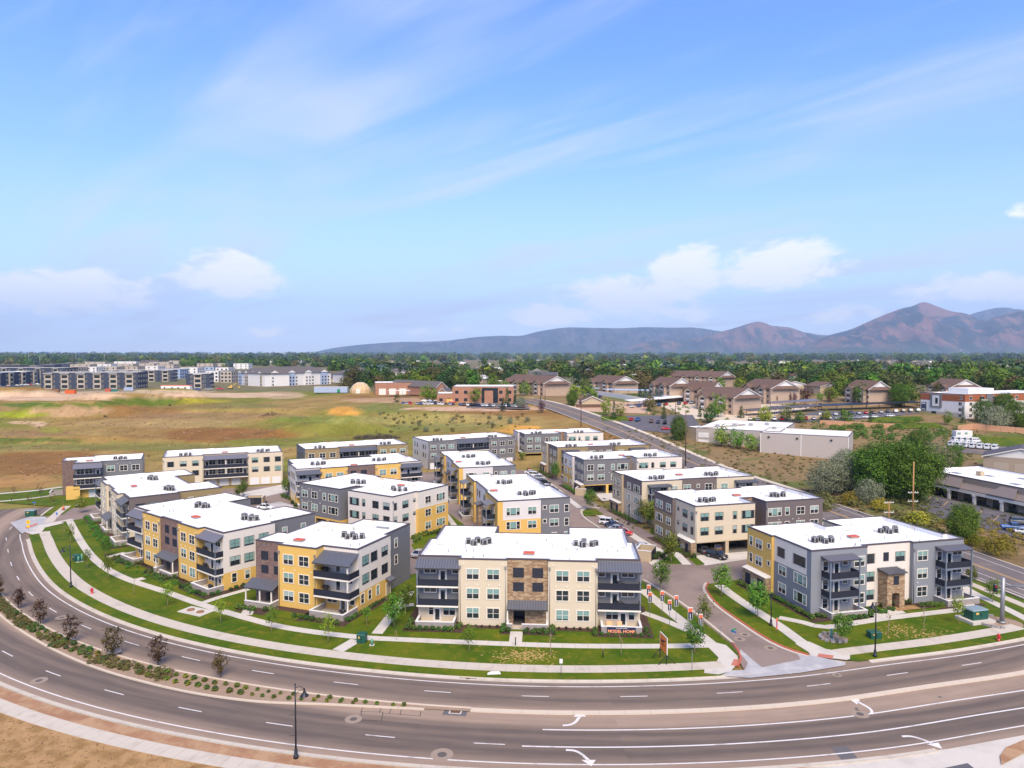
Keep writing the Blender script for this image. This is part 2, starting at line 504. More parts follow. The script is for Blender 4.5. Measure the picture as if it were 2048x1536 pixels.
def terrain():
    xs = np.concatenate([[-30500, -20000, -8000, -3000, -1500, -900], np.arange(-640, 640.1, 2.5), [900, 1500, 3000, 8000, 20000, 30500]])
    ys = np.concatenate([[-1400, -500, 0, 60, 100], np.arange(140, 520.1, 1.6), np.arange(524, 700, 8), [720, 800, 1000, 1500, 3000, 8000, 20000, 27200]])
    X, Y = np.meshgrid(xs, ys)
    Z = zt(X, Y)
    nx, ny = len(xs), len(ys)
    def fbm(X, Y, sc, oc=4, seed=0):
        r = np.random.default_rng(seed); out_ = np.zeros_like(X); amp = 1.0; tot = 0
        for o in range(oc):
            for k in range(3):
                a = r.uniform(0, 6.28); ph = r.uniform(0, 6.28); w = r.uniform(.7, 1.4)
                a2 = r.uniform(0, 6.28); ph2 = r.uniform(0, 6.28)
                out_ += amp * np.sin((X * math.cos(a) + Y * math.sin(a)) * sc * w + ph + 1.7 * np.sin((X * math.cos(a2) + Y * math.sin(a2)) * sc * .63 + ph2))
            tot += amp * 2.1; amp *= .55; sc *= 2.03
        return out_ / tot
    # open field (left of the gully) has humps, heaps and a draw
    fm = sstep((Y - 236) / 40) * sstep((560 - Y) / 60) * sstep((40 - X - (Y - 300) * -.05) / 40) * sstep((X + 560) / 60)
    Z = Z + fm * (1.1 * fbm(X, Y, .035, 4, 3) + .35 * fbm(X, Y, .2, 3, 5))
    def heap(px, py, rx, ry, h, rot=0.0):
        c = T(px, py)
        dx, dy = X - c.x, Y - c.y
        u = dx * math.cos(rot) + dy * math.sin(rot); v = -dx * math.sin(rot) + dy * math.cos(rot)
        return h * np.exp(-((u / rx) ** 2 + (v / ry) ** 2) ** 2.6)
    Z = Z + heap(150, 828, 30, 8, 7.0, .1) + heap(262, 808, 38, 9, 7.5, .12) + heap(330, 796, 24, 9, 6.5) + heap(25, 793, 30, 9, 5.5)
    Z = Z + heap(640, 866, 22, 7, 4.2, .2) + heap(720, 862, 14, 6, 3.4) + heap(60, 886, 40, 4, 1.6, .02) + heap(330, 884, 60, 4, 1.5, .0) + heap(450, 820, 40, 5, 2.0)
    Z = Z - heap(690, 828, 40, 11, 3.5, -.2) - heap(790, 838, 46, 12, 3.5, -.1) + heap(600, 838, 30, 9, 1.8, -.3)
    verts = np.stack([X, Y, Z - .06], -1).reshape(-1, 3)
    idx = np.arange(nx * ny).reshape(ny, nx)
    q = np.stack([idx[:-1, :-1], idx[:-1, 1:], idx[1:, 1:], idx[1:, :-1]], -1).reshape(-1, 4)
    me = bpy.data.meshes.new('ground')
    me.from_pydata(verts.tolist(), [], q.tolist())
    me.polygons.foreach_set('use_smooth', np.ones(len(q), bool))
    # what grows where
    PX = CX + F * X / np.maximum(Y * cP - (Z - EYE) * sP, 1)
    PY = CY - F * (Y * sP + (Z - EYE) * cP) / np.maximum(Y * cP - (Z - EYE) * sP, 1)
    n1, n2, n3 = fbm(X, Y, .018, 4, 11), fbm(X, Y, .07, 4, 12), fbm(X, Y, .35, 3, 13)
    C = np.zeros((ny, nx, 3))
    tan, grn, brn = np.array([.27, .185, .062]), np.array([.088, .108, .016]), np.array([.185, .088, .028])
    def mixc(C, c, w):
        w = np.clip(w, 0, 1)[..., None]
        return C * (1 - w) + np.array(c) * w
    C[:] = tan
    C = mixc(C, grn * np.array([1.35, 1.25, 1.1]), sstep((n1 + .55 * n2 + .30) / .7) * .8)
    C = mixc(C, brn, sstep((-n1 + .5 * n2 - .05) / .6) * .75)
    def blob(C, px, py, rx, ry, col, k=1.0, rag=.55):
        d = ((PX - px) / rx) ** 2 + ((PY - py) / ry) ** 2
        return mixc(C, col, sstep((1.25 - d + rag * (n2 + .6 * n3)) / .5) * k)
    C = blob(C, 450, 872, 135, 14, brn, .9); C = blob(C, 90, 925, 160, 24, (.185, .095, .032), .95); C = blob(C, 40, 962, 90, 12, (.30, .165, .06), .8)
    C = blob(C, 250, 893, 330, 8, (.15, .145, .04), .85); C = blob(C, 60, 880, 120, 5, (.075, .10, .02), .9); C = blob(C, 620, 884, 180, 8, (.13, .14, .03), .85)
    C = blob(C, 60, 866, 90, 6, (.20, .12, .06), .6); C = blob(C, 300, 846, 170, 10, (.30, .205, .085), .7); C = blob(C, 420, 832, 160, 8, (.235, .14, .07), .6)
    C = blob(C, 430, 812, 150, 6, (.135, .125, .04), .6); C = blob(C, 370, 802, 80, 5, (.26, .24, .02), .8)
    C = blob(C, 30, 829, 75, 6, (.22, .25, .015), .9); C = blob(C, 110, 810, 130, 5, (.075, .12, .015), .95); C = blob(C, 275, 803, 85, 9, (.075, .11, .016), .95)
    C = blob(C, 150, 822, 82, 12, (.36, .23, .12), 1.0); C = blob(C, 320, 792, 40, 7, (.30, .22, .11), .6)
    C = blob(C, 45, 845, 28, 3, (.47, .32, .19), .8, .2); C = blob(C, 78, 848, 14, 6, (.46, .31, .2), .8, .2); C = blob(C, 105, 860, 28, 7, (.2, .21, .03), .7)
    C = blob(C, 690, 822, 34, 10, (.46, .235, .05), .95, .3); C = blob(C, 1035, 858, 50, 8, (.50, .25, .05), .9, .4)
    C = blob(C, 660, 838, 120, 7, (.12, .16, .03), .6); C = blob(C, 760, 815, 60, 10, (.12, .15, .04), .6); C = blob(C, 860, 840, 170, 12, (.28, .235, .08), .6)
    C = blob(C, 900, 855, 130, 8, (.16, .17, .045), .55); C = blob(C, 770, 800, 90, 5, (.38, .25, .15), .7); C = blob(C, 960, 817, 130, 5, (.44, .29, .20), .85)
    C = blob(C, 90, 792, 180, 9, (.47, .32, .21), .92, .3); C = blob(C, 300, 783, 140, 3.5, (.44, .31, .2), .8, .3); C = blob(C, 460, 790, 130, 5, (.47, .33, .22), .92, .3); C = blob(C, 560, 790, 50, 8, (.45, .31, .2), .6, .3)
    C = blob(C, 150, 783, 260, 3, (.36, .3, .2), .5, .3)
    # right of the street: scrub banks
    rs = sstep((X - stx_(Y) - 4) / 6)
    C = C * (1 - rs[..., None]) + rs[..., None] * mixc(mixc(np.broadcast_to(np.array([.215, .145, .07]), C.shape).copy(), (.10, .115, .03), sstep((n2 + .4 * n3) / .5)), (.27, .2, .1), sstep((n1 - .1) / .5) * .6)
    far = sstep((Y - 470) / 80) * sstep((PY < 783) * 1.0)
    C = mixc(C, (.13, .125, .075), far * .75)
    C *= (1 + .16 * n3 + .10 * n2)[..., None]
    col = np.concatenate([np.clip(C, .01, 1), np.ones((ny, nx, 1))], -1).reshape(-1, 4)
    at_ = me.color_attributes.new('growth', 'FLOAT_COLOR', 'POINT')
    at_.data.foreach_set('color', col.ravel())
    m, t, b = new_mat('open_ground')
    a = N(t, 'ShaderNodeAttribute'); a.attribute_name = 'growth'
    v = N(t, 'ShaderNodeTexCoord').outputs['Object']
    f = M('ADD', M('MULTIPLY', NOISE(v, .9, 5, .75, t), .8, t), M('ADD', M('MULTIPLY', NOISE(v, .12, 5, .75, t), .9, t), .15, t), t)
    cb = N(t, 'ShaderNodeCombineColor')
    for i in range(3): L(t, f, cb.inputs[i])
    L(t, MIX(1.0, a.outputs['Color'], cb.outputs[0], t, 'MULTIPLY'), b.inputs['Base Color'])
    b.inputs['Roughness'].default_value = .95; b.inputs['Specular IOR Level'].default_value = .1
    bn = N(t, 'ShaderNodeBump'); bn.inputs['Strength'].default_value = .9; bn.inputs['Distance'].default_value = .35
    L(t, NOISE(v, .8, 5, .7, t), bn.inputs['Height']); L(t, bn.outputs[0], b.inputs['Normal'])
    me.materials.append(m)
    o = link('ground', me); o['kind'] = 'structure'
    return X, Y, Z
STREET = np.array([[101.5, 82], [94.7, 129.7], [85.6, 192.7], [74.0, 252.0], [58.5, 316.0], [38.0, 370.0], [15.4, 420.0], [-14, 470]])
def stx_(Y):
    return np.interp(Y, STREET[:, 1], STREET[:, 0])
TX, TY, TZ = terrain()

KS = np.array([[-170, 4.4], [-165, 3], [-154, 1.6], [-148, -.2], [-140, -.9], [-130, -.2], [-118, .5], [-104, .4], [-95, .3], [-88, 0], [-80, -.4], [-74, -.8], [-68, .3], [-64, 1.3], [-55, 4], [-48, 7]])
def catmull(x, K):
    i = int(np.searchsorted(K[:, 0], x)) - 1
    i = max(0, min(len(K) - 2, i))
    p0, p1, p2, p3 = K[max(i - 1, 0)], K[i], K[i + 1], K[min(i + 2, len(K) - 1)]
    t = (x - p1[0]) / (p2[0] - p1[0])
    m1 = (p2[1] - p0[1]) / (p2[0] - p0[0]) * (p2[0] - p1[0]); m2 = (p3[1] - p1[1]) / (p3[0] - p1[0]) * (p2[0] - p1[0])
    return (2 * t**3 - 3 * t**2 + 1) * p1[1] + (t**3 - 2 * t**2 + t) * m1 + (-2 * t**3 + 3 * t**2) * p2[1] + (t**3 - t**2) * m2
def arc(r, th):
    """a point of the boulevard's curve: r metres from the centre of the bend, th degrees"""
    rr = r + catmull(th, KS)
    return (RC.x + rr * math.cos(D2R(th)), RC.y + rr * math.sin(D2R(th)))
def fr(r):
    return r if callable(r) else (lambda th: r)
def strip(name, r0, r1, t0, t1, z, m, step=.6, parent=None, kind='structure'):
    r0, r1 = fr(r0), fr(r1)
    ths = np.linspace(t0, t1, max(2, int((t1 - t0) / step) + 1))
    b = MB()
    for a, c in zip(ths[:-1], ths[1:]):
        p, q, r, s = arc(r1(a), a), arc(r1(c), c), arc(r0(c), c), arc(r0(a), a)
        b.face([(*p, z), (*q, z), (*r, z), (*s, z)])
    o = b.build(name, m, parent)
    if parent is None and kind:
        o['kind'] = kind
    return o
T0, T1 = -166.0, -58.0
road = strip('boulevard', 139.9, 161.6, T0, T1, 0.0, 'boulevard_asphalt')

def kerb_run(root, r_back, r_front, t0, t1, m='concrete', gut=.55, top=.14, inner=True, seg=3.0, mk='concrete'):
    """kerb stones with their gutter pan, one piece per pour"""
    n = max(1, int(D2R(t1 - t0) * r_back / seg))
    ths = np.linspace(t0, t1, n + 1)
    sgn = 1 if r_front > r_back else -1
    for a, c in zip(ths[:-1], ths[1:]):
        g = (c - a) * .004
        a2, c2 = a + g, c - g
        b = MB()
        rk = r_back + sgn * .17
        rg = rk + sgn * gut
        def ring(r, z):
            return [(*arc(r, a2), z), (*arc(r, (a2 + c2) / 2), z), (*arc(r, c2), z)]
        rows = [ring(r_back, -.05), ring(r_back, top), ring(rk, top - .01), ring(rk + sgn * .03, .015), ring(rg, .008), ring(rg, -.05)]
        for u, w in zip(rows[:-1], rows[1:]):
            for k in range(2):
                f = [u[k], u[k + 1], w[k + 1], w[k]]
                b.face(f if sgn < 0 else f[::-1])
        b.build('kerb_stone', m, root)
def struct_root(name):
    o = link(name, None); o['kind'] = 'structure'
    return o
kb = struct_root('kerb_far')
kerb_run(kb, 140.55, 141, -150.5, -81.6)
kerb_run(kb, 140.55, 141, -74.6, T1)
kerb_run(kb, 140.55, 141, T0, -156.4)
kn = struct_root('kerb_near')
kerb_run(kn, 161.3, 161, -128, -78.0)

def lane_line(name, r, t0, t1, w=.095, m='road_paint', z=.006):
    return strip(name, r - w, r + w, t0, t1, z, m, parent=road)
lane_line('edge_line', 142.25, -153, -83.0); lane_line('edge_line', 142.25, -83.0, T1)
lane_line('edge_line', 159.45, -128, -62)
lane_line('turn_lane_line', 152.7, -93.2, T1, .11); lane_line('turn_lane_line', 156.2, -94.0, T1, .11)
def dashes(r, t0, t1, cyc=12.2, ln=3.4, shift=0):
    dt = math.degrees(cyc / r); t = t0 + shift
    while t < t1:
        lane_line('lane_dash', r, t, t + math.degrees(ln / r), .075)
        t += dt
dashes(144.9, -158, T1, shift=1.0)
dashes(156.0, -128, -95.5, shift=.7)

# planted median
MED = np.array([[-140, 151.0], [-133, 151.2], [-124.5, 151.6], [-120, 152.1], [-116, 152.6], [-113, 152.75], [-110, 152.8], [-107.5, 152.5], [-106, 152.1], [-103, 150.7], [-99, 149.75], [-96, 149.55], [-90, 149.5], [-50, 149.5]])
mednear = lambda th: catmull(th, MED)
strip('median_bed', lambda th: 148.75, lambda th: max(mednear(th) - .18, 148.9), -140, -96.5, .10, 'gravel')
mk = struct_root('median_kerb')
def ring_piece(root, r0f, r1f, t0, t1, z, m, seg=3.0, name='kerb_stone'):
    n = max(1, int(D2R(t1 - t0) * 149 / seg))
    ths = np.linspace(t0, t1, n + 1)
    for a, c in zip(ths[:-1], ths[1:]):
        g = (c - a) * .004
        a2, c2 = a + g, c - g
        pts = [arc(r1f(a2), a2), arc(r1f((a2 + c2) / 2), (a2 + c2) / 2), arc(r1f(c2), c2), arc(r0f(c2), c2), arc(r0f((a2 + c2) / 2), (a2 + c2) / 2), arc(r0f(a2), a2)]
        b = MB(); b.prism(pts, -.03, z, 0)
        b.build(name, m, root)
ring_piece(mk, lambda t: 148.45, lambda t: 148.75, -140, -96.5, .15, 'concrete_warm')
ring_piece(mk, lambda t: mednear(t) - .3, lambda t: mednear(t), -140, -98.6, .15, 'concrete_warm')
ring_piece(mk, lambda t: 148.55, lambda t: 149.35, -98.5 + 2.0, T1, .13, 'concrete_warm')

# verges, pavement slabs
lawn_pts = [arc(140.5, t) for t in np.arange(-154.5, -82.2, .5)]
def stx(y): return 94.7 - .1369 * (y - 129.7)
entry_l = [at(x, y, .12) for x, y in ((1466, 1337), (1478, 1322), (1476, 1306), (1462, 1288), (1430, 1262), (1392, 1232), (1350, 1202), (1312, 1178), (1284, 1162))]
back = [(16, 140), (-16, 134.6), (-20, 135), (-38, 150), (-52, 168), (-66, 182), (-92, 204), (-108, 190), (-114, 180)]
sheet('lawn', lawn_pts + [(p.x, p.y) for p in entry_l] + back, .10, 'lawn')
entry_r = [at(x, y, .12) for x, y in ((1416, 1168), (1414, 1176), (1420, 1190), (1440, 1212), (1490, 1248), (1545, 1283), (1590, 1303), (1622, 1311))]
lawn_r = [(p.x, p.y) for p in entry_r] + [arc(140.5, t) for t in np.arange(-75.2, -62.4, .5)] + [(stx(112) - 8.0, 112), (stx(160) - 8.0, 160), (stx(185) - 8, 185), (70, 180), (34, 172), (31, 160), (44, 140), (38, 133)]
sheet('lawn', lawn_r, .10, 'lawn')
# a strip of lawn left of the side street
lf = [arc(140.5, t) for t in np.arange(-166, -156.0, .5)]
sheet('lawn', lf + [(p.x, p.y) for p in px_poly([(60, 1032), (140, 1026), (205, 1008), (235, 1000), (190, 975), (120, 975), (0, 985), (-60, 1000)])], .10, 'lawn')

def slab_run(root, r0, r1, t0, t1, size=1.85, z=.135, m='concrete'):
    n = max(1, int(round(D2R(t1 - t0) * (r0 + r1) / 2 / size)))
    ths = np.linspace(t0, t1, n + 1)
    for a, c in zip(ths[:-1], ths[1:]):
        g = (c - a) * .008
        b = MB(); b.prism([arc(r1, a + g), arc(r1, c - g), arc(r0, c - g), arc(r0, a + g)], .05, z)
        b.build('paving_slab', m, root)
sw = struct_root('pavement_boulevard')
slab_run(sw, 136.3, 138.45, -153.0, -83.0)
slab_run(sw, 136.3, 138.45, -75.6, -61.5)
slab_run(sw, 136.3, 138.45, T0, -157.4)
strip('pavement_bed', 136.35, 138.4, -153, -83.0, .115, 'joint'); strip('pavement_bed', 136.35, 138.4, -75.6, -61.5, .115, 'joint')
swn = struct_root('pavement_near')
slab_run(swn, 163.15, 165.1, -126, -92.4, z=.13)
strip('verge_near', 161.45, 163.2, -130, -92.0, .09, 'dirt')
strip('ground_near', 165.0, 192.0, -132, -92.0, .08, 'dry_grass')

def path(name, pts, w=1.8, size=1.8, z=.138, m='concrete_pale', smooth=True):
    """walk of slabs along a line of world points"""
    P = [Vector((p[0], p[1])) for p in pts]
    if smooth and len(P) > 2:
        Q = []
        for i in range(len(P) - 1):
            p0, p1, p2, p3 = P[max(i - 1, 0)], P[i], P[i + 1], P[min(i + 2, len(P) - 1)]
            for k in range(8):
                t = k / 8
                Q.append(.5 * ((2 * p1) + (p2 - p0) * t + (2 * p0 - 5 * p1 + 4 * p2 - p3) * t * t + (3 * p1 - p0 - 3 * p2 + p3) * t**3))
        Q.append(P[-1]); P = Q
    cum = [0]
    for a, c in zip(P[:-1], P[1:]): cum.append(cum[-1] + (c - a).length)
    n = max(1, round(cum[-1] / size))
    root = struct_root(name)
    def pos(s):
        i = max(0, min(len(P) - 2, int(np.searchsorted(cum, s)) - 1))
        t = (s - cum[i]) / max(1e-9, cum[i + 1] - cum[i])
        d = (P[min(i + 2, len(P) - 1)] - P[max(i - 1, 0)]).normalized()
        return P[i].lerp(P[i + 1], t), Vector((-d.y, d.x))
    for k in range(n):
        g = .012
        p, np_ = pos(cum[-1] * k / n + g); q, nq = pos(cum[-1] * (k + 1) / n - g)
        b = MB()
        b.prism([p - np_ * w / 2, q - nq * w / 2, q + nq * w / 2, p + np_ * w / 2], .05, z)
        b.build('paving_slab', m, root)
    return root
def ppath(name, pp, **k): return path(name, [at(x, y, .13) for x, y in pp], **k)
ppath('walk_front', [(139, 1041), (167.6, 1091.7), (203, 1129.8), (254, 1157.7), (330, 1183), (406, 1209.8), (500, 1237.5), (581.6, 1256.7), (708.5, 1273), (800, 1278.5), (1003, 1287), (1155, 1291.5), (1320, 1292), (1424, 1290)], w=1.55)
ppath('walk_link', [(820, 1183), (754, 1267)], w=1.7, z=.140); ppath('walk_link', [(712, 1280), (676, 1301)], w=1.9, z=.141)
ppath('walk_link', [(828, 1209), (806, 1211)], w=1.4, z=.142)
ppath('walk_link', [(1033, 1263), (1031, 1284)], w=1.9, z=.140)
ppath('walk_link', [(506, 1206), (492, 1230)], w=1.9, z=.140)
ppath('walk_link', [(402, 1207), (440, 1194), (497, 1178)], w=1.3, z=.140)
ppath('walk_link', [(249, 1105), (214, 1114)], w=1.2, z=.140)
ppath('walk_link', [(288, 1156), (271, 1160)], w=1.7, z=.140)
ppath('walk_entrance', [(1284, 1179), (1362, 1241), (1418, 1284), (1452, 1316)], w=1.9, z=.140)
ppath('walk_entrance', [(1286, 1225), (1330, 1241), (1378, 1261)], w=1.5, z=.142)
ppath('walk_corner', [(1438, 1170), (1479, 1200), (1555, 1249), (1606, 1286), (1640, 1306)], w=1.9, z=.140)
ppath('walk_corner', [(1558, 1235), (1600, 1243), (1650, 1254), (1720, 1244), (1782, 1235), (1948, 1216)], w=1.55, z=.142)
ppath('walk_corner', [(1940, 1213), (1924, 1180)], w=1.7, z=.143)
ppath('walk_corner', [(1905, 1150), (1934, 1178), (2026, 1224), (2075, 1250)], w=1.7, z=.140)
sheet('tower_step', px_poly([(1738, 1222), (1795, 1215), (1812, 1226), (1750, 1236)]), .137, 'concrete_pale')
# corner plazas
sheet('corner_plaza', px_poly([(1418, 1282), (1440, 1305), (1432, 1330), (1410, 1333), (1408, 1346), (1437, 1349), (1462, 1342), (1476, 1326), (1475, 1312), (1452, 1290)]), .131, 'concrete_pale')
sheet('corner_plaza', px_poly([(1590, 1287), (1618, 1283), (1652, 1298), (1700, 1306), (1700, 1318), (1693, 1320), (1640, 1314), (1622, 1311), (1617, 1304)]), .131, 'concrete_pale')
sheet('corner_plaza', px_poly([(50, 1064), (66, 1056), (100, 1046), (120, 1043), (128, 1046), (90, 1055), (82, 1066), (64, 1069)]), .131, 'concrete_pale')
for q in ([(1462, 1330), (1468, 1318), (1478, 1319), (1473, 1333)], [(1638, 1307), (1668, 1311), (1664, 1318), (1634, 1313)], [(52, 1058), (76, 1049), (74, 1046), (50, 1055)]):
    sheet('tactile_paving', px_poly(q), .139, 'tactile')

# ---- entrance street, courtyard and side street
COURT = [(-116, 176), (-121, 194), (-112, 206), (-104, 216.5), (-72, 231), (-64, 229), (-36, 250), (-27, 257), (3, 275), (9, 284), (14, 283), (16, 262), (17.5, 243), (18.5, 232), (20.5, 214), (25, 196), (30, 178), (36, 152), (38.5, 145.5), (46, 148), (70, 154.5), (82, 156), (83, 142), (60, 136), (47, 133.5)]
ent = [(p.x, p.y) for p in entry_r[:-1]] + [tuple(at(1608, 1318, .1).xy), tuple(at(1490, 1342, .1).xy)] + [(p.x, p.y) for p in entry_l[1:]]
COURT2 = [(16, 133), (-17, 136), (-21, 134), (-29, 138), (-40, 146), (-50, 154), (-60, 163), (-70, 170), (-74, 176), (-86, 192), (-93, 199), (-105, 187)]
sheet('courtyard', COURT + ent + COURT2, .118, 'asphalt')
sheet('side_street', px_poly([(60, 1038), (120, 1030), (160, 1023), (195, 1012), (250, 990), (250, 1000), (170, 1034), (100, 1046), (60, 1052)], .12), .117, 'asphalt')
# concrete aprons between boulevard and the streets
def apron(name, pp, m='concrete_grey'):
    b = MB(); b.face([(at(x, y, z).x, at(x, y, z).y, z) for x, y, z in pp])
    o = b.build(name, m); o['kind'] = 'structure'
sheet('apron_entrance', px_poly([(1440, 1353), (1462, 1342), (1490, 1341), (1496, 1326), (1478, 1306), (1481, 1300), (1504, 1320), (1524, 1336), (1602, 1320), (1590, 1303), (1625, 1312), (1660, 1320), (1692, 1325), (1690, 1332), (1600, 1347), (1500, 1357)], .03), .126, 'concrete_grey')
sheet('apron_side_street', px_poly([(20, 1046), (60, 1034), (90, 1034), (106, 1046), (60, 1060), (44, 1068)], .03), .126, 'concrete_grey')

def kerb_line(name, pp, w=.3, h=.28, m='concrete', gutter=None, side=1, closed=False):
    """raised kerb along pixel points, in pours of about three metres"""
    P = [at(x, y, .12).xy for x, y in pp]
    root = struct_root(name)
    Q = []
    rng_ = range(len(P) - 1)
    for i in rng_:
        p0, p1, p2, p3 = P[max(i - 1, 0)], P[i], P[i + 1], P[min(i + 2, len(P) - 1)]
        k = max(1, int((p2 - p1).length / 1.5))
        for j in range(k):
            t = j / k
            Q.append(.5 * ((2 * p1) + (p2 - p0) * t + (2 * p0 - 5 * p1 + 4 * p2 - p3) * t * t + (3 * p1 - p0 - 3 * p2 + p3) * t**3))
    Q.append(P[-1])
    nrm = []
    for i in range(len(Q)):
        d = (Q[min(i + 1, len(Q) - 1)] - Q[max(i - 1, 0)]).normalized()
        nrm.append(Vector((-d.y, d.x)) * side)
    for i in range(0, len(Q) - 1, 2):
        e = min(i + 2, len(Q) - 1)
        for a, c, mm, hh in ((0, w, m, h), (w, w + (gutter or 0), 'concrete', .128)):
            if c - a < .01: continue
            b = MB()
            pts = [Q[k] + nrm[k] * (a + .003) for k in range(i, e + 1)] + [Q[k] + nrm[k] * c for k in range(e, i - 1, -1)]
            if side < 0: pts = pts[::-1]
            b.prism(pts[::-1], .04, hh)
            b.build('kerb_stone', mm, root)
    return root
kerb_line('kerb_entrance', [(1284, 1160), (1312, 1176), (1350, 1200), (1392, 1230), (1430, 1260), (1462, 1286)], .2, .27, 'concrete_warm', .45, side=-1 if False else 1)
kerb_line('kerb_entrance', [(1462, 1286), (1476, 1304), (1480, 1318), (1474, 1332)], .22, .27, 'red_kerb', .0, side=1)
kerb_line('kerb_corner', [(1418, 1166), (1413, 1176), (1420, 1190), (1440, 1212), (1490, 1248), (1545, 1283), (1590, 1302), (1618, 1310)], .22, .27, 'red_kerb', .5, side=-1)
# ------------------------------------------------------------------ windows, doors: shared meshes
CACHE = {}
STY = {'D': (1.95, 1.55, (.85, .85)), 'S': (.95, 1.55, (.78,)), 'T': (3.15, 1.6, (.68, 1.32, .68)), 'q': (.72, .72, (.58,)),
       'b': (1.85, .85, (.8, .8)), 't': (2.75, 1.55, (.8, .8, .8)), 'p': (.95, .75, (.78,))}
def frame_mesh(st, trim):
    k = ('frame', st, trim)
    if k not in CACHE:
        w, h, leaves = STY[st]
        b = MB()
        t, pr = (.11, .07) if trim == 'w' else (.05, .045)
        b.box(-t, w + t, -pr, 0, -t, 0); b.box(-t, w + t, -pr, 0, h, h + t)
        b.box(-t, 0, -pr, 0, 0, h); b.box(w, w + t, -pr, 0, 0, h)
        gap = (w - sum(leaves)) / (len(leaves) + 1)
        x = 0
        for i, lw in enumerate(leaves):
            if i:
                b.box(x, x + gap, -pr + .012, 0, 0, h)
            x += gap + lw
        x = gap
        for lw in leaves:
            if h > 1.2 and lw < 1.2:
                b.box(x, x + lw, -.034, 0, h * .5 - .025, h * .5 + .025)
            x += lw + gap
        CACHE[k] = b.mesh('window', 'trim' if trim == 'w' else 'trim_dark')
    return CACHE[k]
def pane_mesh(lw, h, state):
    k = ('pane', lw, h, state)
    if k not in CACHE:
        b = MB()
        if state == 0:
            b.box(0, lw, -.022, -.004, 0, h, 0)
        else:
            s = {1: .5, 2: .5, 3: .12}[state] * h
            b.box(0, lw, -.022, -.004, 0, s, 0)
            b.box(0, lw, -.022, -.004, s, h, 1)
        CACHE[k] = b.mesh('pane', ['glass', 'blind_pale' if state == 2 else 'blind'])
    return CACHE[k]
def window(parent, loc, a, st, trim='w', state=None):
    w, h, leaves = STY[st]
    o = link('window', frame_mesh(st, trim), parent, loc, a)
    gap = (w - sum(leaves)) / (len(leaves) + 1)
    x = gap
    if state is None:
        state = random.choice((1, 1, 1, 2, 0, 0, 3))
    for i, lw in enumerate(leaves):
        s = state if lw < 1.2 else random.choice((3, 3, 0))
        link('pane', pane_mesh(lw, h, s), o, (x, 0, 0))
        x += lw + gap
    return o
def simple_mesh(key, fn, name, mats):
    if key not in CACHE:
        b = MB(); fn(b)
        CACHE[key] = b.mesh(name, mats)
    return CACHE[key]
def door_parts(b):
    b.box(-.14, 0, -.06, 0, 0, 2.24); b.box(1.0, 1.14, -.06, 0, 0, 2.24); b.box(0, 1.0, -.06, 0, 2.1, 2.24)
    b.box(0, 1.0, -.03, 0, 0, 2.1, 1); b.box(.16, .84, -.042, -.03, .25, 1.95, 2); b.box(.88, .94, -.1, -.03, .95, 1.08, 3)
def garage_parts(w, h):
    def f(b):
        b.box(-.12, 0, -.06, 0, 0, h + .12, 1); b.box(w, w + .12, -.06, 0, 0, h + .12, 1); b.box(0, w, -.06, 0, h, h + .12, 1)
        for i in range(4):
            b.box(0, w, -.03, 0, h * i / 4 + .012, h * (i + 1) / 4 - .012)
            for k in range(4):
                b.box(w * k / 4 + .09, w * (k + 1) / 4 - .09, -.042, -.03, h * i / 4 + .09, h * (i + 1) / 4 - .09)
    return f
def louver_parts(w, h):
    def f(b):
        b.box(0, w, -.02, 0, 0, h)
        n = int(h / .16)
        for i in range(n):
            z = i * h / n
            b.mesh8([(.04, -.05, z + .02), (w - .04, -.05, z + .02), (w - .04, -.02, z + .1), (.04, -.02, z + .1),
                     (.04, -.05, z + .05), (w - .04, -.05, z + .05), (w - .04, -.02, z + .13), (.04, -.02, z + .13)])
    return f
def rail_mesh(w, h=1.05):
    w = round(w, 2)
    def f(b):
        b.box(.03, w - .03, -.012, .012, .06, h - .06)
        b.box(0, w, -.03, .03, h - .05, h); b.box(0, w, -.03, .03, .03, .08)
        b.box(0, .05, -.03, .03, -.02, h); b.box(w - .05, w, -.03, .03, -.02, h)
    return simple_mesh(('rail', w, h), f, 'railing_panel', 'rail')

def offset_poly(pts, d):
    """inward offset of a counter-clockwise polygon"""
    n = len(pts); outp = []
    for i in range(n):
        p0, p1, p2 = Vector(pts[i - 1]), Vector(pts[i]), Vector(pts[(i + 1) % n])
        e1, e2 = (p1 - p0).normalized(), (p2 - p1).normalized()
        n1, n2 = Vector((-e1.y, e1.x)), Vector((-e2.y, e2.x))
        k = 1 + n1.dot(n2)
        outp.append(p1 + (n1 + n2) * (d / max(k, .2)))
    return outp

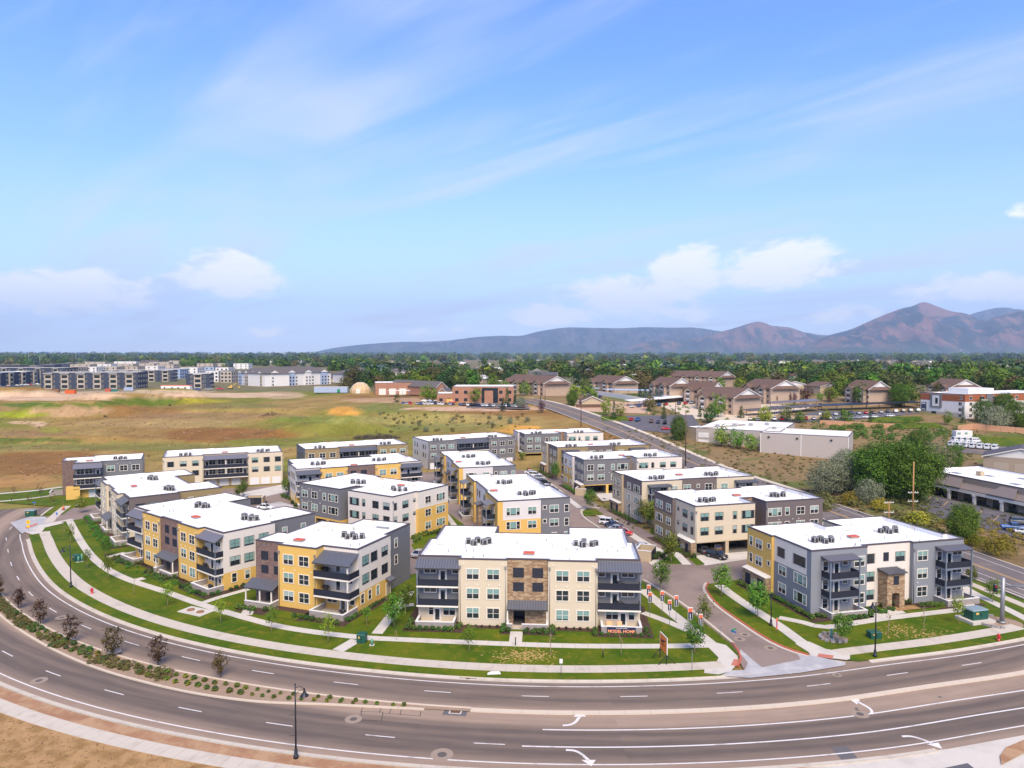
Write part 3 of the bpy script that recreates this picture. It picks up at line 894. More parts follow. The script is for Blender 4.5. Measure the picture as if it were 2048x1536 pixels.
ST = (1.15, 4.21, 7.27)      # sill heights of the three storeys
BASE_Z = 0.12
class Bld:
    def __init__(s, name, label, org, ang, poly, mats, h=10.45, cat='building', group='three storey condominium buildings', drop=.75, z=BASE_Z):
        s.root = thing(name, label, cat, (org[0], org[1], z), D2R(ang), group)
        s.poly, s.h, s.label = [Vector(p) for p in poly], h, label
        s.ang = D2R(ang)
        n = len(poly)
        s.holes = {}
        s.mats = mats            # one entry per edge: a name, or [(top, name), ...]
        s.drop = drop
    def edge(s, i):
        p, q = s.poly[i], s.poly[(i + 1) % len(s.poly)]
        d = q - p
        return p, d.normalized(), d.length, math.atan2(d.y, d.x)
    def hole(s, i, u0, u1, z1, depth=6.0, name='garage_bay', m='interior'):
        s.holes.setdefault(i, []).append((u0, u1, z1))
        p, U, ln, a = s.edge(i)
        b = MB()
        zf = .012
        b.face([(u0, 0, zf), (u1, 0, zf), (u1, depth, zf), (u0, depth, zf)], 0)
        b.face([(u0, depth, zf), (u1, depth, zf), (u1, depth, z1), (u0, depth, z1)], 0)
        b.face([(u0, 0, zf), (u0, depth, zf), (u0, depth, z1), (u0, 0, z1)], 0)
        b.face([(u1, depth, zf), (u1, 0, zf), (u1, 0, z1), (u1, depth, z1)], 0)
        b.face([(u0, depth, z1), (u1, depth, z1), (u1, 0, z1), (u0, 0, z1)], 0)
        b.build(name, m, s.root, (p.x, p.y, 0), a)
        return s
    def shell(s, roof='membrane', coping='coping', cw=.30):
        n = len(s.poly)
        for i in range(n):
            p, U, ln, a = s.edge(i)
            spec = s.mats[i] if isinstance(s.mats, (list, tuple)) else s.mats
            if isinstance(spec, str):
                spec = [(s.h, spec)]
            z0 = 0.0
            hs = sorted(s.holes.get(i, []))
            for zt, mname in spec:
                b = MB()
                def q(u0, u1, za, zb):
                    if u1 - u0 < 1e-4 or zb - za < 1e-4: return
                    A, B = p + U * u0, p + U * u1
                    b.face([(A.x, A.y, za), (B.x, B.y, za), (B.x, B.y, zb), (A.x, A.y, zb)])
                zcut = hs[0][2] if hs else 0
                if hs and z0 < zcut:
                    zz = min(zt, zcut)
                    u = 0
                    for (h0, h1, hz) in hs:
                        q(u, h0, z0, zz); u = h1
                    q(u, ln, z0, zz)
                    q(0, ln, zz, zt)
                else:
                    q(0, ln, z0, zt)
                if b.f:
                    b.build('wall', mname, s.root)
                z0 = zt
        inner = offset_poly(s.poly, cw)
        outer = offset_poly(s.poly, -.05)
        b = MB()
        H = s.h
        for i in range(n):
            j = (i + 1) % n
            o0, o1, i0, i1 = outer[i], outer[j], inner[i], inner[j]
            b.face([(o0.x, o0.y, H - .16), (o1.x, o1.y, H - .16), (o1.x, o1.y, H + .04), (o0.x, o0.y, H + .04)])
            b.face([(o0.x, o0.y, H + .04), (o1.x, o1.y, H + .04), (i1.x, i1.y, H + .04), (i0.x, i0.y, H + .04)])
            b.face([(i0.x, i0.y, H + .04), (i1.x, i1.y, H + .04), (i1.x, i1.y, H - .06), (i0.x, i0.y, H - .06)])
            p0, p1 = s.poly[i], s.poly[j]
            b.face([(p0.x, p0.y, H - .16), (p1.x, p1.y, H - .16), (o1.x, o1.y, H - .16), (o0.x, o0.y, H - .16)])
        b.build('coping', coping, s.root)
        b = MB()
        zr = H - s.drop
        b.face([(v.x, v.y, zr) for v in inner], 0)
        for i in range(n):
            j = (i + 1) % n
            i0, i1 = inner[i], inner[j]
            b.face([(i1.x, i1.y, zr), (i0.x, i0.y, zr), (i0.x, i0.y, H - .06), (i1.x, i1.y, H - .06)], 1)
        seams = MB(); ip_ = [tuple(v) for v in offset_poly(s.poly, cw + .05)]
        ys_ = [p[1] for p in ip_]
        yy = min(ys_) + 1.3
        while yy < max(ys_) and roof == 'membrane':
            xs_ = sorted(x0 + (yy - y0) / (y1 - y0) * (x1 - x0) for (x0, y0), (x1, y1) in zip(ip_, ip_[1:] + ip_[:1]) if (y0 > yy) != (y1 > yy))
            for xa, xb in zip(xs_[::2], xs_[1::2]): seams.box(xa, xb, yy, yy + .05, zr + .002, zr + .008, skip=(0,))
            yy += 2.4
        if seams.f: seams.build('membrane_seams', 'seam_grey', s.root)
        if roof == 'membrane' and s.h == 10.45:
            r_ = random.Random(int(abs(s.root.location.x * 10)))
            far_in = offset_poly(s.poly, cw + .7)
            for v in r_.sample(far_in, min(7, len(far_in))):
                if not inside(ip_, v.x, v.y): continue
                st_ = MB(); k_ = [(v.x + r_.uniform(.25, .75) * math.cos(t_) * 1.5, v.y + r_.uniform(.25, .75) * math.sin(t_)) for t_ in np.linspace(0, 6.28, 11)[:-1]]
                if all(inside(ip_, *q_) for q_ in k_):
                    st_.face([(x_, y_, zr + .011) for x_, y_ in k_]); st_.build('roof_stain', 'roof_stain', s.root)
        s.roof = b.build('roof', [roof, 'membrane_wall' if roof == 'membrane' else roof], s.root)
        return s
    def win(s, i, u, floors=(0, 1, 2), st='D', trim='w', state=None):
        """windows centred at u along edge i on the given storeys"""
        p, U, ln, a = s.edge(i)
        w, h, _ = STY[st]
        for uu in (u if isinstance(u, (list, tuple)) else (u,)):
            for fl in (floors if isinstance(floors, (list, tuple)) else (floors,)):
                c = p + U * (uu - w / 2)
                window(s.root, (c.x, c.y, ST[fl] + 1.55 - h if isinstance(fl, int) else fl), a, st, trim, state)
        return s
    def put(s, i, u, z, me, name, out=0.0):
        p, U, ln, a = s.edge(i)
        Nn = Vector((U.y, -U.x))
        c = p + U * u + Nn * out
        return link(name, me, s.root, (c.x, c.y, z), a)
    def door(s, i, u, z=0.0, col='trim'):
        return s.put(i, u, z, simple_mesh(('door', col), door_parts, 'door', [col, 'cap', 'glass', 'galv']), 'door')
    def garage(s, i, us, w=2.5, h=2.2, m='garage_white', trim='trim'):
        for u in us:
            s.put(i, u - w / 2, 0, simple_mesh(('garage', w, h, m, trim), garage_parts(w, h), 'garage_door', [m, trim]), 'garage_door')
    def louver(s, i, u, z, w=1.7, h=1.55):
        s.put(i, u, z, simple_mesh(('louver', w, h), louver_parts(w, h), 'louver_panel', 'louver'), 'louver_panel')
    def pipe(s, i, u, z0=.2, z1=9.0):
        b = MB(); b.tube([(0, -.09, z0), (0, -.09, z1)], .055, 6); b.box(-.14, .14, -.24, -.01, z1, z1 + .4)
        s.put(i, u, 0, b.mesh('downpipe', 'galv'), 'downpipe')
    def vents(s, i, us, z, m='trim'):
        for u in us:
            s.put(i, u, z, simple_mesh(('vent', m), lambda b: (b.box(-.09, .09, -.1, 0, -.09, .09)), 'wall_vent', m), 'wall_vent')
    def balcony(s, i, u0, u1, z, depth, left=True, right=True, slab='trim', railm='rail', inset=0.0):
        """slab with railing panels round it; rests on the wall of edge i"""
        p, U, ln, a = s.edge(i)
        b = MB()
        b.box(u0, u1, -depth, -.003, z - .26, z)
        o = b.build('balcony', slab, s.root, (p.x, p.y, 0), a)
        n = max(1, round((u1 - u0) / 2.2)); w = (u1 - u0) / n
        for k in range(n):
            link('railing_panel', rail_mesh(w), o, (u0 + k * w, -depth + .04, z))
        for side, uu in ((left, u0 + .04), (right, u1 - .04)):
            if side:
                c = link('railing_panel', rail_mesh(depth - .12), o, (uu, -depth + .07, z))
                c.rotation_euler = (0, 0, math.pi / 2)
        return o
    def canopy(s, i, u0, u1, zt, drop, depth, m='seam_metal', name='canopy', fascia='trim_dark', posts=(), over=.15, sides=True, pz=0.0):
        """standing-seam shed roof leaning on the wall of edge i"""
        p, U, ln, a = s.edge(i)
        b = MB()
        u0 -= over; u1 += over
        zb = zt - drop
        th = .1
        b.mesh8([(u0, -depth, zb - th), (u1, -depth, zb - th), (u1, -.004, zt - th), (u0, -.004, zt - th),
                 (u0, -depth, zb), (u1, -depth, zb), (u1, -.004, zt), (u0, -.004, zt)])
        n = max(2, round((u1 - u0) / .42))
        for k in range(n + 1):
            x = u0 + (u1 - u0) * k / n
            x0, x1 = max(x - .03, u0 + .001), min(x + .03, u1 - .001)
            b.mesh8([(x0, -depth, zb + .002), (x1, -depth, zb + .002), (x1, -.01, zt + .002), (x0, -.01, zt + .002),
                     (x0, -depth, zb + .055), (x1, -depth, zb + .055), (x1, -.01, zt + .055), (x0, -.01, zt + .055)], 2)
        b.box(u0, u1, -depth - .07, -depth - .003, zb - th - .06, zb + .01, 1)
        o = b.build(name, [m, fascia, 'seam_rib_lit'], s.root, (p.x, p.y, 0), a)
        for (pu, pm) in posts:
            pb = MB(); pb.box(pu - .09, pu + .09, -depth + .12, -depth + .3, pz, zb - th + .02)
            pb.build('post', pm, s.root, (p.x, p.y, 0), a)
        return o
    def patio(s, i, u0, u1, depth, h=.95, left=True, right=True, gap=None, th=.28):
        """low block wall with pale cap round a ground-floor terrace"""
        p, U, ln, a = s.edge(i)
        b = MB()
        runs = []
        if gap:
            runs += [(u0, gap[0], 'f'), (gap[1], u1, 'f')]
        else:
            runs += [(u0, u1, 'f')]
        for (a0, a1, _) in runs:
            b.box(a0, a1, -depth, -depth + th, 0, h, 0); b.box(a0 - .04, a1 + .04, -depth - .04, -depth + th + .04, h, h + .09, 1)
        if left:
            b.box(u0, u0 + th, -depth + th, -.02, 0, h, 0); b.box(u0 - .04, u0 + th + .04, -depth + th + .041, -.02, h, h + .09, 1)
        if right:
            b.box(u1 - th, u1, -depth + th, -.02, 0, h, 0); b.box(u1 - th - .04, u1 + .04, -depth + th + .041, -.02, h, h + .09, 1)
        b.build('patio_wall', ['block', 'cap'], s.root, (p.x, p.y, 0), a)
        b = MB(); b.box(u0 + th, u1 - th, -depth + th, -.02, .0, .06)
        b.build('terrace', 'concrete', s.root, (p.x, p.y, 0), a)
    def on_roof(s, x, y):
        c, sn = math.cos(s.ang), math.sin(s.ang)
        l = s.root.location
        return (l.x + c * x - sn * y, l.y + sn * x + c * y, l.z + s.h - s.drop)
    def roof_kit(s, clusters, hatch=None, pipes=8, who=''):
        """condensers (things of their own), hatch and vent pipes"""
        for cx, cy, n in clusters:
            spots = [(-1.6, .2), (-.35, -.75), (-.1, .8), (1.15, -.25), (1.9, .55), (.5, 1.6)][:n]
            for dx, dy in spots:
                x, y, z = s.on_roof(cx + dx + random.uniform(-.15, .15), cy + dy + random.uniform(-.15, .15))
                condenser((x, y, z), who)
            b = MB()
            b.box(cx - 2.3, cx + 2.3, cy + 1.15, cy + 1.22, .12, .19); b.box(cx - 2.2, cx - 2.1, cy + 1.14, cy + 1.23, 0, .55)
            b.build('refrigerant_line', 'unit_grey', s.root, (0, 0, s.h - s.drop))
        if hatch:
            b = MB(); b.box(-.85, .85, -.55, .55, 0, .28, 1); b.box(-.9, .9, -.6, .6, .28, .42, 0)
            b.build('roof_hatch', ['orange_hatch', 'galv'], s.root, (hatch[0], hatch[1], s.h - s.drop))
        xs = [p.x for p in s.poly]; ys = [p.y for p in s.poly]
        k = 0
        tries = 0
        while k < pipes and tries < 200:
            tries += 1
            x, y = random.uniform(min(xs) + 1, max(xs) - 1), random.uniform(min(ys) + 1, max(ys) - 1)
            if not inside([tuple(v) for v in offset_poly(s.poly, .7)], x, y):
                continue
            me = simple_mesh(('vp', k % 3), lambda b, k=k: b.tube([(0, 0, 0), (0, 0, .45 + .12 * (k % 3))], .05, 6), 'vent_pipe', ('dark_steel', 'galv', 'unit_grey')[k % 3])
            link('vent_pipe', me, s.root, (x, y, s.h - s.drop)); k += 1
def inside(poly, x, y):
    r = False
    n = len(poly)
    for i in range(n):
        x0, y0 = poly[i][0], poly[i][1]; x1, y1 = poly[i - 1][0], poly[i - 1][1]
        if (y0 > y) != (y1 > y) and x < (x1 - x0) * (y - y0) / (y1 - y0) + x0:
            r = not r
    return r
def cond_cab(b):
    n = 8
    R = .40
    ring = [(R * math.copysign(min(1, abs(math.cos(t)) * 1.25), math.cos(t)), R * math.copysign(min(1, abs(math.sin(t)) * 1.25), math.sin(t))) for t in [2 * math.pi * (k + .5) / 12 for k in range(12)]]
    b.prism([(x * .96, y * .96) for x, y in ring], .06, .80, 0)
    b.prism(ring, .80, .90, 1)
    for t in range(4):
        a = t * math.pi / 2 + .78
        x, y = .44 * math.cos(a), .44 * math.sin(a)
        b.box(x - .05, x + .05, y - .05, y + .05, .06, .8, 1)
    b.box(-.5, .5, -.5, .5, 0, .06, 1)
def cond_fan(b):
    b.tube([(0, 0, 0), (0, 0, .05)], [.33, .31], 12, 0)
    b.tube([(0, 0, .05), (0, 0, .07)], [.1, .08], 8, 1)
    for k in range(6):
        a = k * math.pi / 3
        c, s_ = math.cos(a), math.sin(a)
        b.mesh8([(c * .08 - s_ * .012, s_ * .08 + c * .012, .05), (c * .32 - s_ * .012, s_ * .32 + c * .012, .05), (c * .32 + s_ * .012, s_ * .32 - c * .012, .05), (c * .08 + s_ * .012, s_ * .08 - c * .012, .05),
                 (c * .08 - s_ * .012, s_ * .08 + c * .012, .065), (c * .32 - s_ * .012, s_ * .32 + c * .012, .065), (c * .32 + s_ * .012, s_ * .32 - c * .012, .065), (c * .08 + s_ * .012, s_ * .08 - c * .012, .065)], 1)
def condenser(loc, who):
    o = thing('condenser_unit', 'black air conditioning condenser on the white roof of the ' + who, 'air conditioner', loc, random.choice((0, .4, 1.2, 2.0)), 'condensers on the roof of the ' + who)
    s = random.uniform(.92, 1.12)
    o.scale = (s * 1.08, s * 1.08, s * 1.0)
    link('cabinet', simple_mesh('cc', cond_cab, 'cabinet', ['unit_dark', 'unit_grey']), o)
    link('fan', simple_mesh('cf', cond_fan, 'fan', ['unit_dark', 'unit_grey']), o, (0, 0, .9))
    return o

# ------------------------------------------------------------------ the condominium buildings
# ---- type A: two balcony ends, two window bays, a masonry entry bay between them
def type_a(name, label, org, ang, who, bay, base, end, entry, side, back, trim_bay='w', L_=34.7, louver_rows=True, sign=False, canopy_m='seam_metal', back_depth=20.0):
    e = 6.6; w = 7.6
    c0, c1 = e + w, L_ - e - w
    poly = [(0, 0), (e, 0), (e, -1.25), (c0, -1.25), (c0, -.75), (c1, -.75), (c1, -1.25), (L_ - e, -1.25), (L_ - e, 0), (L_, 0),
            (L_, 10.4), (L_ - .8, 10.4), (L_ - .8, back_depth), (L_ - 11, back_depth), (L_ - 11, back_depth - 4.7), (11, back_depth - 4.7), (11, back_depth), (.8, back_depth), (.8, 10.4), (0, 10.4)]
    m = [[(3.06, base), (10.45, end)], [(10.45, bay)], bay, [(10.45, bay)], entry, bay, [(10.45, bay)], [(10.45, bay)], [(3.06, base), (10.45, end)],
         [(3.06, base), (10.45, side)], back, back, back, back, back, back, back, back, back, [(3.06, base), (10.45, side)]]
    m[4] = entry; m[5] = bay; m[3] = entry
    B = Bld(name, label, org, ang, poly, m)
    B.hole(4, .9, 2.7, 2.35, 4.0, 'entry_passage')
    B.shell()
    for i in (2, 6):
        B.win(i, (2.2, 5.4), st='D', trim=trim_bay)
        B.pipe(i, .25); B.pipe(i, 7.35)
        B.vents(i, (1.2, 2.9, 4.7, 6.4), 6.35); B.vents(i, (.8, 6.9), 9.6)
    for i, lft in ((0, True), (8, False)):
        us = (1.9, 3.9, 5.9) if lft else (4.7, 2.7, .7)
        for fl in (1, 2):
            z = 3.06 * fl
            B.win(i, us[0], (z + 1.62,), st='b', trim='w', state=0); B.win(i, us[2], (z + 1.62,), st='p', trim='w', state=0)
            B.door(i, us[1] - .5, z)
            B.balcony(i, .0 if lft else .02, 6.58, z, 1.62 if True else 0, left=lft, right=not lft)
        B.win(i, us[0] + (1.2 if not lft else .2) - (.0 if lft else 3.6), (ST[0] - .1,), st='D' if not lft else 'S', trim='w')
        B.win(i, 4.9 if lft else 5.3, (ST[0] - .1,), st='D' if lft else 'S', trim='w')
        B.door(i, 2.5 if lft else 3.5, 0.0)
        B.canopy(i, 0, 6.6, 10.0, 1.05, 1.75, m=canopy_m)
        B.patio(i, .1 if lft else .5, 6.1 if lft else 6.6, 3.0)
        uu = .12 if lft else 6.48
        b = MB(); b.box(uu - .09, uu + .09, -1.6, -1.42, 3.06, 8.9)
        p, U, ln, a = B.edge(i)
        b.build('post', 'steel_post', B.root, (p.x, p.y, 0), a)
    cw = c1 - c0
    for k, u in enumerate((.85, 3.85)):
        B.louver(4, u, 7.5); B.louver(4, u, 5.35, h=1.42)
    B.canopy(4, 0, cw, 3.95, .85, 1.75, over=-.02, posts=((.12, 'trim'), (cw - .12, 'trim')) if name != 'x' else ())
    B.patio(4, 0, cw, 2.0, .85, gap=(.85, 2.35))
    # ends
    for i in (9, 19):
        ln = 10.4
        us = (2.2, 5.0, 8.0) if i == 9 else (2.4, 5.4, 8.2)
        B.win(i, us, (1, 2), st='D', trim='n' if side != 'slate' else 'w')
        B.win(i, (2.0, 4.6, 7.2), (0,), st='S', trim='w')
    for i in (11, 17):
        B.win(i, (2.6, 6.8), (1, 2), st='S', trim='w')
    for i in (12, 16, 14):
        B.win(i, (2.6, 7.0), (1, 2), st='D', trim='w')
    B.roof_kit([(8.2, 10.2, 5), (26.5, 10.2, 5)], hatch=(17.3, 4.3), pipes=18, who=who)
    return B

A1 = type_a('condominium_building', 'cream building with tan stone entry bay and a MODEL HOME sign on its terrace', (-14.8, 110.9), -4.1, 'model home building',
            'cream', 'cream', 'slate', 'ledgestone', 'slate', 'slate')
A2 = type_a('condominium_building', 'long yellow building with brown brick entry bay beside the curving boulevard lawn', (-79.0, 147.4), -38.8, 'long yellow front building',
            'yellow', 'yellow', 'white_siding', 'brick', 'white_siding', 'slate', canopy_m='seam_light', L_=35.4)
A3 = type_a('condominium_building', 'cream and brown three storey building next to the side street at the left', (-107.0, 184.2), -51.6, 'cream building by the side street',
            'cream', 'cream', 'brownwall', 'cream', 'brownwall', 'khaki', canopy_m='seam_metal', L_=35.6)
A4 = type_a('condominium_building', 'white and yellow three storey building with brown brick middle bay behind the grey corner block', (-60.1, 196.2), 26.0, 'yellow courtyard building',
            'yellow', 'yellow', 'white_siding', 'brick', 'white_siding', 'slate', L_=36.4)

# ---- half building: brick entry, one yellow bay, one balcony corner
poly = [(0, 0), (5.4, 0), (5.4, -.9), (13.1, -.9), (13.1, 1.1), (19.7, 1.1), (19.7, 11.4), (18.8, 11.4), (18.8, 20), (8.6, 20), (8.6, 15.8), (2.0, 15.8), (2.0, 5.8), (0, 5.8)]
wm = [(3.06, 'yellow'), (10.45, 'white_siding')]
H1 = Bld('condominium_building', 'short yellow building with brick entry bay and dark corner balconies beside the model home', (-43.9, 120.4), -21.0, poly,
         ['brick', 'brick', 'yellow', 'yellow', wm, wm, 'slate', 'slate', 'slate', 'slate', 'slate', 'slate', 'brick', 'brick'])
H1.hole(0, 2.0, 3.4, 2.3, 3.0, 'entry_passage')
H1.shell()
for u in (1.15, 3.8):
    H1.louver(0, u, 7.2, 1.5, 1.5); H1.louver(0, u, 4.9, 1.5, 1.4)
H1.canopy(0, -.6, 5.3, 3.9, .95, 2.4, posts=((-.3, 'trim'), (2.6, 'trim'), (5.0, 'trim')), over=.05)
H1.patio(0, .0, 5.3, 2.9, .85, left=False)
H1.win(2, (2.1, 5.2), st='D'); H1.pipe(2, .25); H1.pipe(2, 7.45)
H1.vents(2, (1.2, 3.4, 6.6), 6.35)
for fl in (1, 2):
    z = 3.06 * fl
    H1.balcony(4, .02, 6.9, z, 2.9, left=False, right=True)
    H1.win(4, 4.7, (z + 1.6,), st='b', state=0); H1.win(4, 1.2, (z + 1.6,), st='p', state=0); H1.door(4, 2.3, z)
H1.canopy(4, 0, 6.75, 9.75, 1.35, 3.0, m='seam_metal')
b = MB(); b.box(6.35, 6.55, -2.8, -2.6, .06, 8.5)
p_, U_, ln_, a_ = H1.edge(4)
b.build('post', 'trim', H1.root, (p_.x, p_.y, 0), a_)
H1.win(4, (1.6,), (0,), st='D'); H1.win(4, 5.5, (0,), st='S'); H1.door(4, 3.2)
H1.patio(4, .1, 6.6, 4.2)
H1.win(5, (2.3, 4.9), (1, 2), st='D', trim='n'); H1.win(5, 8.3, (1, 2), st='D', trim='n')
H1.win(5, (1.3, 3.5, 6.0), (0,), st='S')
H1.canopy(5, 8.6, 10.2, 3.2, .45, 1.0); H1.garage(5, (9.4,), 1.3, 2.1, 'garage_tan')
H1.win(7, (3.4,), (1, 2), st='S'); H1.win(7, (.9,), (1, 2), st='S')
H1.roof_kit([(13.0, 9.2, 5)], hatch=(5.8, 4.2), pipes=10, who='short yellow building')
b = MB(); b.box(13.2, 15.8, 17.2, 17.6, 9.75, 10.0); b.build('vent_box', 'galv', H1.root)

# ---- type R: two wings with a stone recess between them, carports below
def type_r(label, org, ang, who, wing1, wing2, left_near, left_far, base, ends, L1=14.3, gap=2.9, L2=14.4, depth=17.5, stone='ledgestone', trim1='n', trim2='w', bays=True, far_step=-.7, near_len=8.6):
    x1, x2, x3 = L1, L1 + gap, L1 + gap + L2
    poly = [(0, 0), (x1, 0), (x1, 5.3), (x2, 5.3), (x2, .3), (x3, .3), (x3, depth), (x3 - 10.5, depth), (x3 - 10.5, depth - 1.6), (9.5, depth - 1.6), (9.5, depth), (far_step, depth), (far_step, near_len), (0, near_len)]
    m = [[(2.75, base), (10.45, wing1)], wing1, stone, wing2, [(2.75, base), (10.45, wing2)], wing2, ends, ends, ends, ends, ends, left_far, left_far if isinstance(left_far, str) else left_far[-1][1], left_near]
    B = Bld('condominium_building', label, org, ang, poly, m)
    if bays:
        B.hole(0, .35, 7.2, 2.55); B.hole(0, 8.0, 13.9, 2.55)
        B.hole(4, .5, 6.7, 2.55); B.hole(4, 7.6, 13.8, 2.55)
    B.shell()
    for i, tr, us in ((0, trim1, (2.2, 5.6, 9.4, 12.6)), (4, trim2, (12.2, 8.7, 5.3, 2.2))):
        B.win(i, us[0] if i == 0 else us[0], (1, 2), st='D', trim=tr)
        B.win(i, us[1], (1, 2), st='D', trim=tr)
        B.win(i, us[2] if i == 0 else us[2], (1, 2), st='S', trim=tr)
        B.win(i, us[3], (1, 2), st='T', trim=tr)
        B.vents(i, (3.2, 6.7, 8.2), 6.3)
    B.pipe(0, .18); B.pipe(4, .2)
    # left end, nearer part: edge 13 runs from back to front
    B.win(13, near_len - 1.3, (1, 2), st='S', trim=trim1); B.win(13, near_len - 4.3, (1, 2), st='D', trim=trim1); B.win(13, 1.3, (1, 2), st='q', trim=trim1)
    nl = depth - near_len
    B.win(11, 2.6, (0, 1, 2), st='T'); B.win(11, nl - 1.9, (0, 1, 2), st='D')
    # stone base with a pale sloping cap on the near end
    b = MB()
    b.box(-.95, -.003, .0, 6.6, 0, 2.75, 0, skip=(3,)); b.mesh8([(-1.05, -.08, 2.75), (-.003, -.08, 2.75), (-.003, 6.7, 2.75), (-1.05, 6.7, 2.75), (-1.05, -.08, 2.86), (-.003, -.08, 3.15), (-.003, 6.7, 3.15), (-1.05, 6.7, 2.86)], 1)
    b.build('stone_base', [stone, 'trim'], B.root)
    for u in (.9, 4.2):
        o = link('louver_panel', simple_mesh(('louver', 1.2, 1.9), louver_parts(1.2, 1.9), 'louver_panel', 'louver'), B.root, (-.955, 6.6 - u, .35), -math.pi / 2)
    b = MB()
    for k in range(4):
        b.box(-1.08, -.955, 3.05 + .33 * k, 3.3 + .33 * k, .7, 1.55)
    b.build('meter_bank', 'unit_grey', B.root)
    B.roof_kit([(6.6, 6.6, 5), (25.2, 7.6, 5)], hatch=(16.5, 10.5), pipes=16, who=who)
    return B

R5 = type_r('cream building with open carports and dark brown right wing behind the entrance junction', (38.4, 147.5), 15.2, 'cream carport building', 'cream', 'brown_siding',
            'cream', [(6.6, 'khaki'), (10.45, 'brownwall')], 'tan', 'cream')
R3 = type_r('grey building with white right wing and yellow corner above an open carport', (21.7, 213.8), 13.4, 'grey and white carport building', 'slate_siding', 'white_siding',
            'slate_siding', [(6.4, 'yellow'), (10.45, 'light_siding')], 'yellow', 'slate_siding', trim1='w', trim2='n', L1=15.0, gap=2.4, L2=15.2, depth=18)
R1 = type_r('rearmost grey and white building beside the two lane street', (5.0, 284.8), 12.5, 'rearmost grey and white building', 'slate_siding', 'white_siding',
            'slate_siding', [(6.4, 'yellow'), (10.45, 'light_siding')], 'yellow', 'slate_siding', trim1='w', trim2='n', L1=15.4, gap=2.6, L2=15.6, depth=17.5)

# ---- type S: same blocks seen from their balcony side
def type_s(label, org, ang, who, wall, mid, left_near, left_far, side_trim='w', L_=33.0, depth=17.0, b_us=(2.6, 26.0), near_len=10.9, end='tan', posts='steel_post', stone='ledgestone'):
    e1, e2 = 11.2, 21.2
    poly = [(0, 0), (e1, 0), (e1, .7), (e2, .7), (e2, 0), (L_, 0), (L_, depth), (L_ - 9, depth), (L_ - 9, depth - 1.5), (14.5, depth - 1.5), (14.5, depth), (-.6, depth), (-.6, near_len), (0, near_len)]
    m = [wall, wall, mid, wall, wall, end, end, end, end, end, end, left_far, left_far if isinstance(left_far, str) else left_far[-1][1], left_near]
    B = Bld('condominium_building', label, org, ang, poly, m).shell()
    B.win(0, (9.0,), (0, 1, 2), st='D'); B.win(2, (1.8, 8.0), (0, 1, 2), st='D'); B.win(2, 5.0, (2,), st='q'); B.win(4, (2.2,), (0, 1, 2), st='D')
    for i, u0 in ((0, 1.6), (4, 5.2)):
        u1 = u0 + 5.6
        for fl in (1, 2):
            B.balcony(i, u0, u1, 3.06 * fl, 1.9, slab=posts)
        for fl in (0, 1, 2):
            z = 3.06 * fl
            B.door(i, u0 + 2.2, z); B.win(i, u0 + 4.4, (z + 1.55,), st='b', state=0); B.win(i, u0 + .9, (z + .95,), st='S', state=0)
        B.canopy(i, u0, u1, 9.55, .35, 2.2, posts=((u0 + .1, posts), (u1 - .1, posts)))
        B.patio(i, u0 - .2, u1 + .4, 2.6)
        B.pipe(i, u1 + .8)
    B.pipe(2, .2); B.pipe(2, 9.7)
    B.win(13, near_len - 3.0, (2,), st='T'); B.win(13, near_len - 7.6, (2,), st='D'); B.win(13, near_len - 3.0, (0, 1), st='T'); B.win(13, near_len - 7.6, (0, 1), st='D')
    nl = depth - near_len
    B.win(11, 1.4, (1, 2), st='S'); B.win(11, 4.0, (1, 2), st='D')
    b = MB()
    b.box(-1.5, -.603, near_len + .2, depth - .3, 0, 2.75, 0, skip=(3,))
    b.mesh8([(-1.6, near_len + .12, 2.75), (-.603, near_len + .12, 2.75), (-.603, depth - .22, 2.75), (-1.6, depth - .22, 2.75), (-1.6, near_len + .12, 2.86), (-.603, near_len + .12, 3.1), (-.603, depth - .22, 3.1), (-1.6, depth - .22, 2.86)], 1)
    b.build('stone_base', [stone, 'trim'], B.root)
    for y in (near_len + 1.6, depth - 1.0):
        link('louver_panel', simple_mesh(('louver', 1.2, 1.9), louver_parts(1.2, 1.9), 'louver_panel', 'louver'), B.root, (-1.505, y, .35), -math.pi / 2)
    B.roof_kit([(7.0, 6.0, 5), (24.0, 7.2, 5)], hatch=(15.5, 9.5), pipes=16, who=who)
    return B
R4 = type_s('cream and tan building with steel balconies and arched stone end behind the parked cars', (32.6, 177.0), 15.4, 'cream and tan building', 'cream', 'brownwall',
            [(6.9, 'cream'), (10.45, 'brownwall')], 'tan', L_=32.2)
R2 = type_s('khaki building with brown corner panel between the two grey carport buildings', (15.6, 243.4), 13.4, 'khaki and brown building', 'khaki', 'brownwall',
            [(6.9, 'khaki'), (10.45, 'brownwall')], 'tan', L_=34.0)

# ---- the corner block by the entrance: yellow, white and grey
poly = [(0, 0), (.0, -1.1), (10.7, -1.1), (10.7, -.2), (20.1, -.2), (20.1, -.9), (30.6, -.9), (30.6, 2.6), (29.8, 2.6), (29.8, 17.0), (16.4, 17.0), (16.4, 12.4), (13.4, 12.4), (13.4, 16.2), (-.5, 16.2), (-.5, 8.8), (0, 8.8)]
lg = [(6.1, 'lightslate'), (10.45, 'white_siding')]
R6 = Bld('condominium_building', 'grey white and yellow corner building with stone entry tower beside the entrance street', (48.1, 114.6), 14.4, poly,
         ['lightslate', 'lightslate', 'lightslate', 'white_siding', 'lightslate', 'lightslate', 'lightslate', 'cream', 'cream', 'cream', 'cream', 'cream', 'cream', 'cream', 'yellow', 'yellow', lg])
R6.shell()
R6.win(16, 7.2, (0, 1), st='T'); R6.win(16, 6.9, (2,), st='T', trim='n', state=0)
R6.win(16, 2.4, (0, 1), st='D'); R6.win(16, 2.0, (2,), st='D', trim='n', state=0)
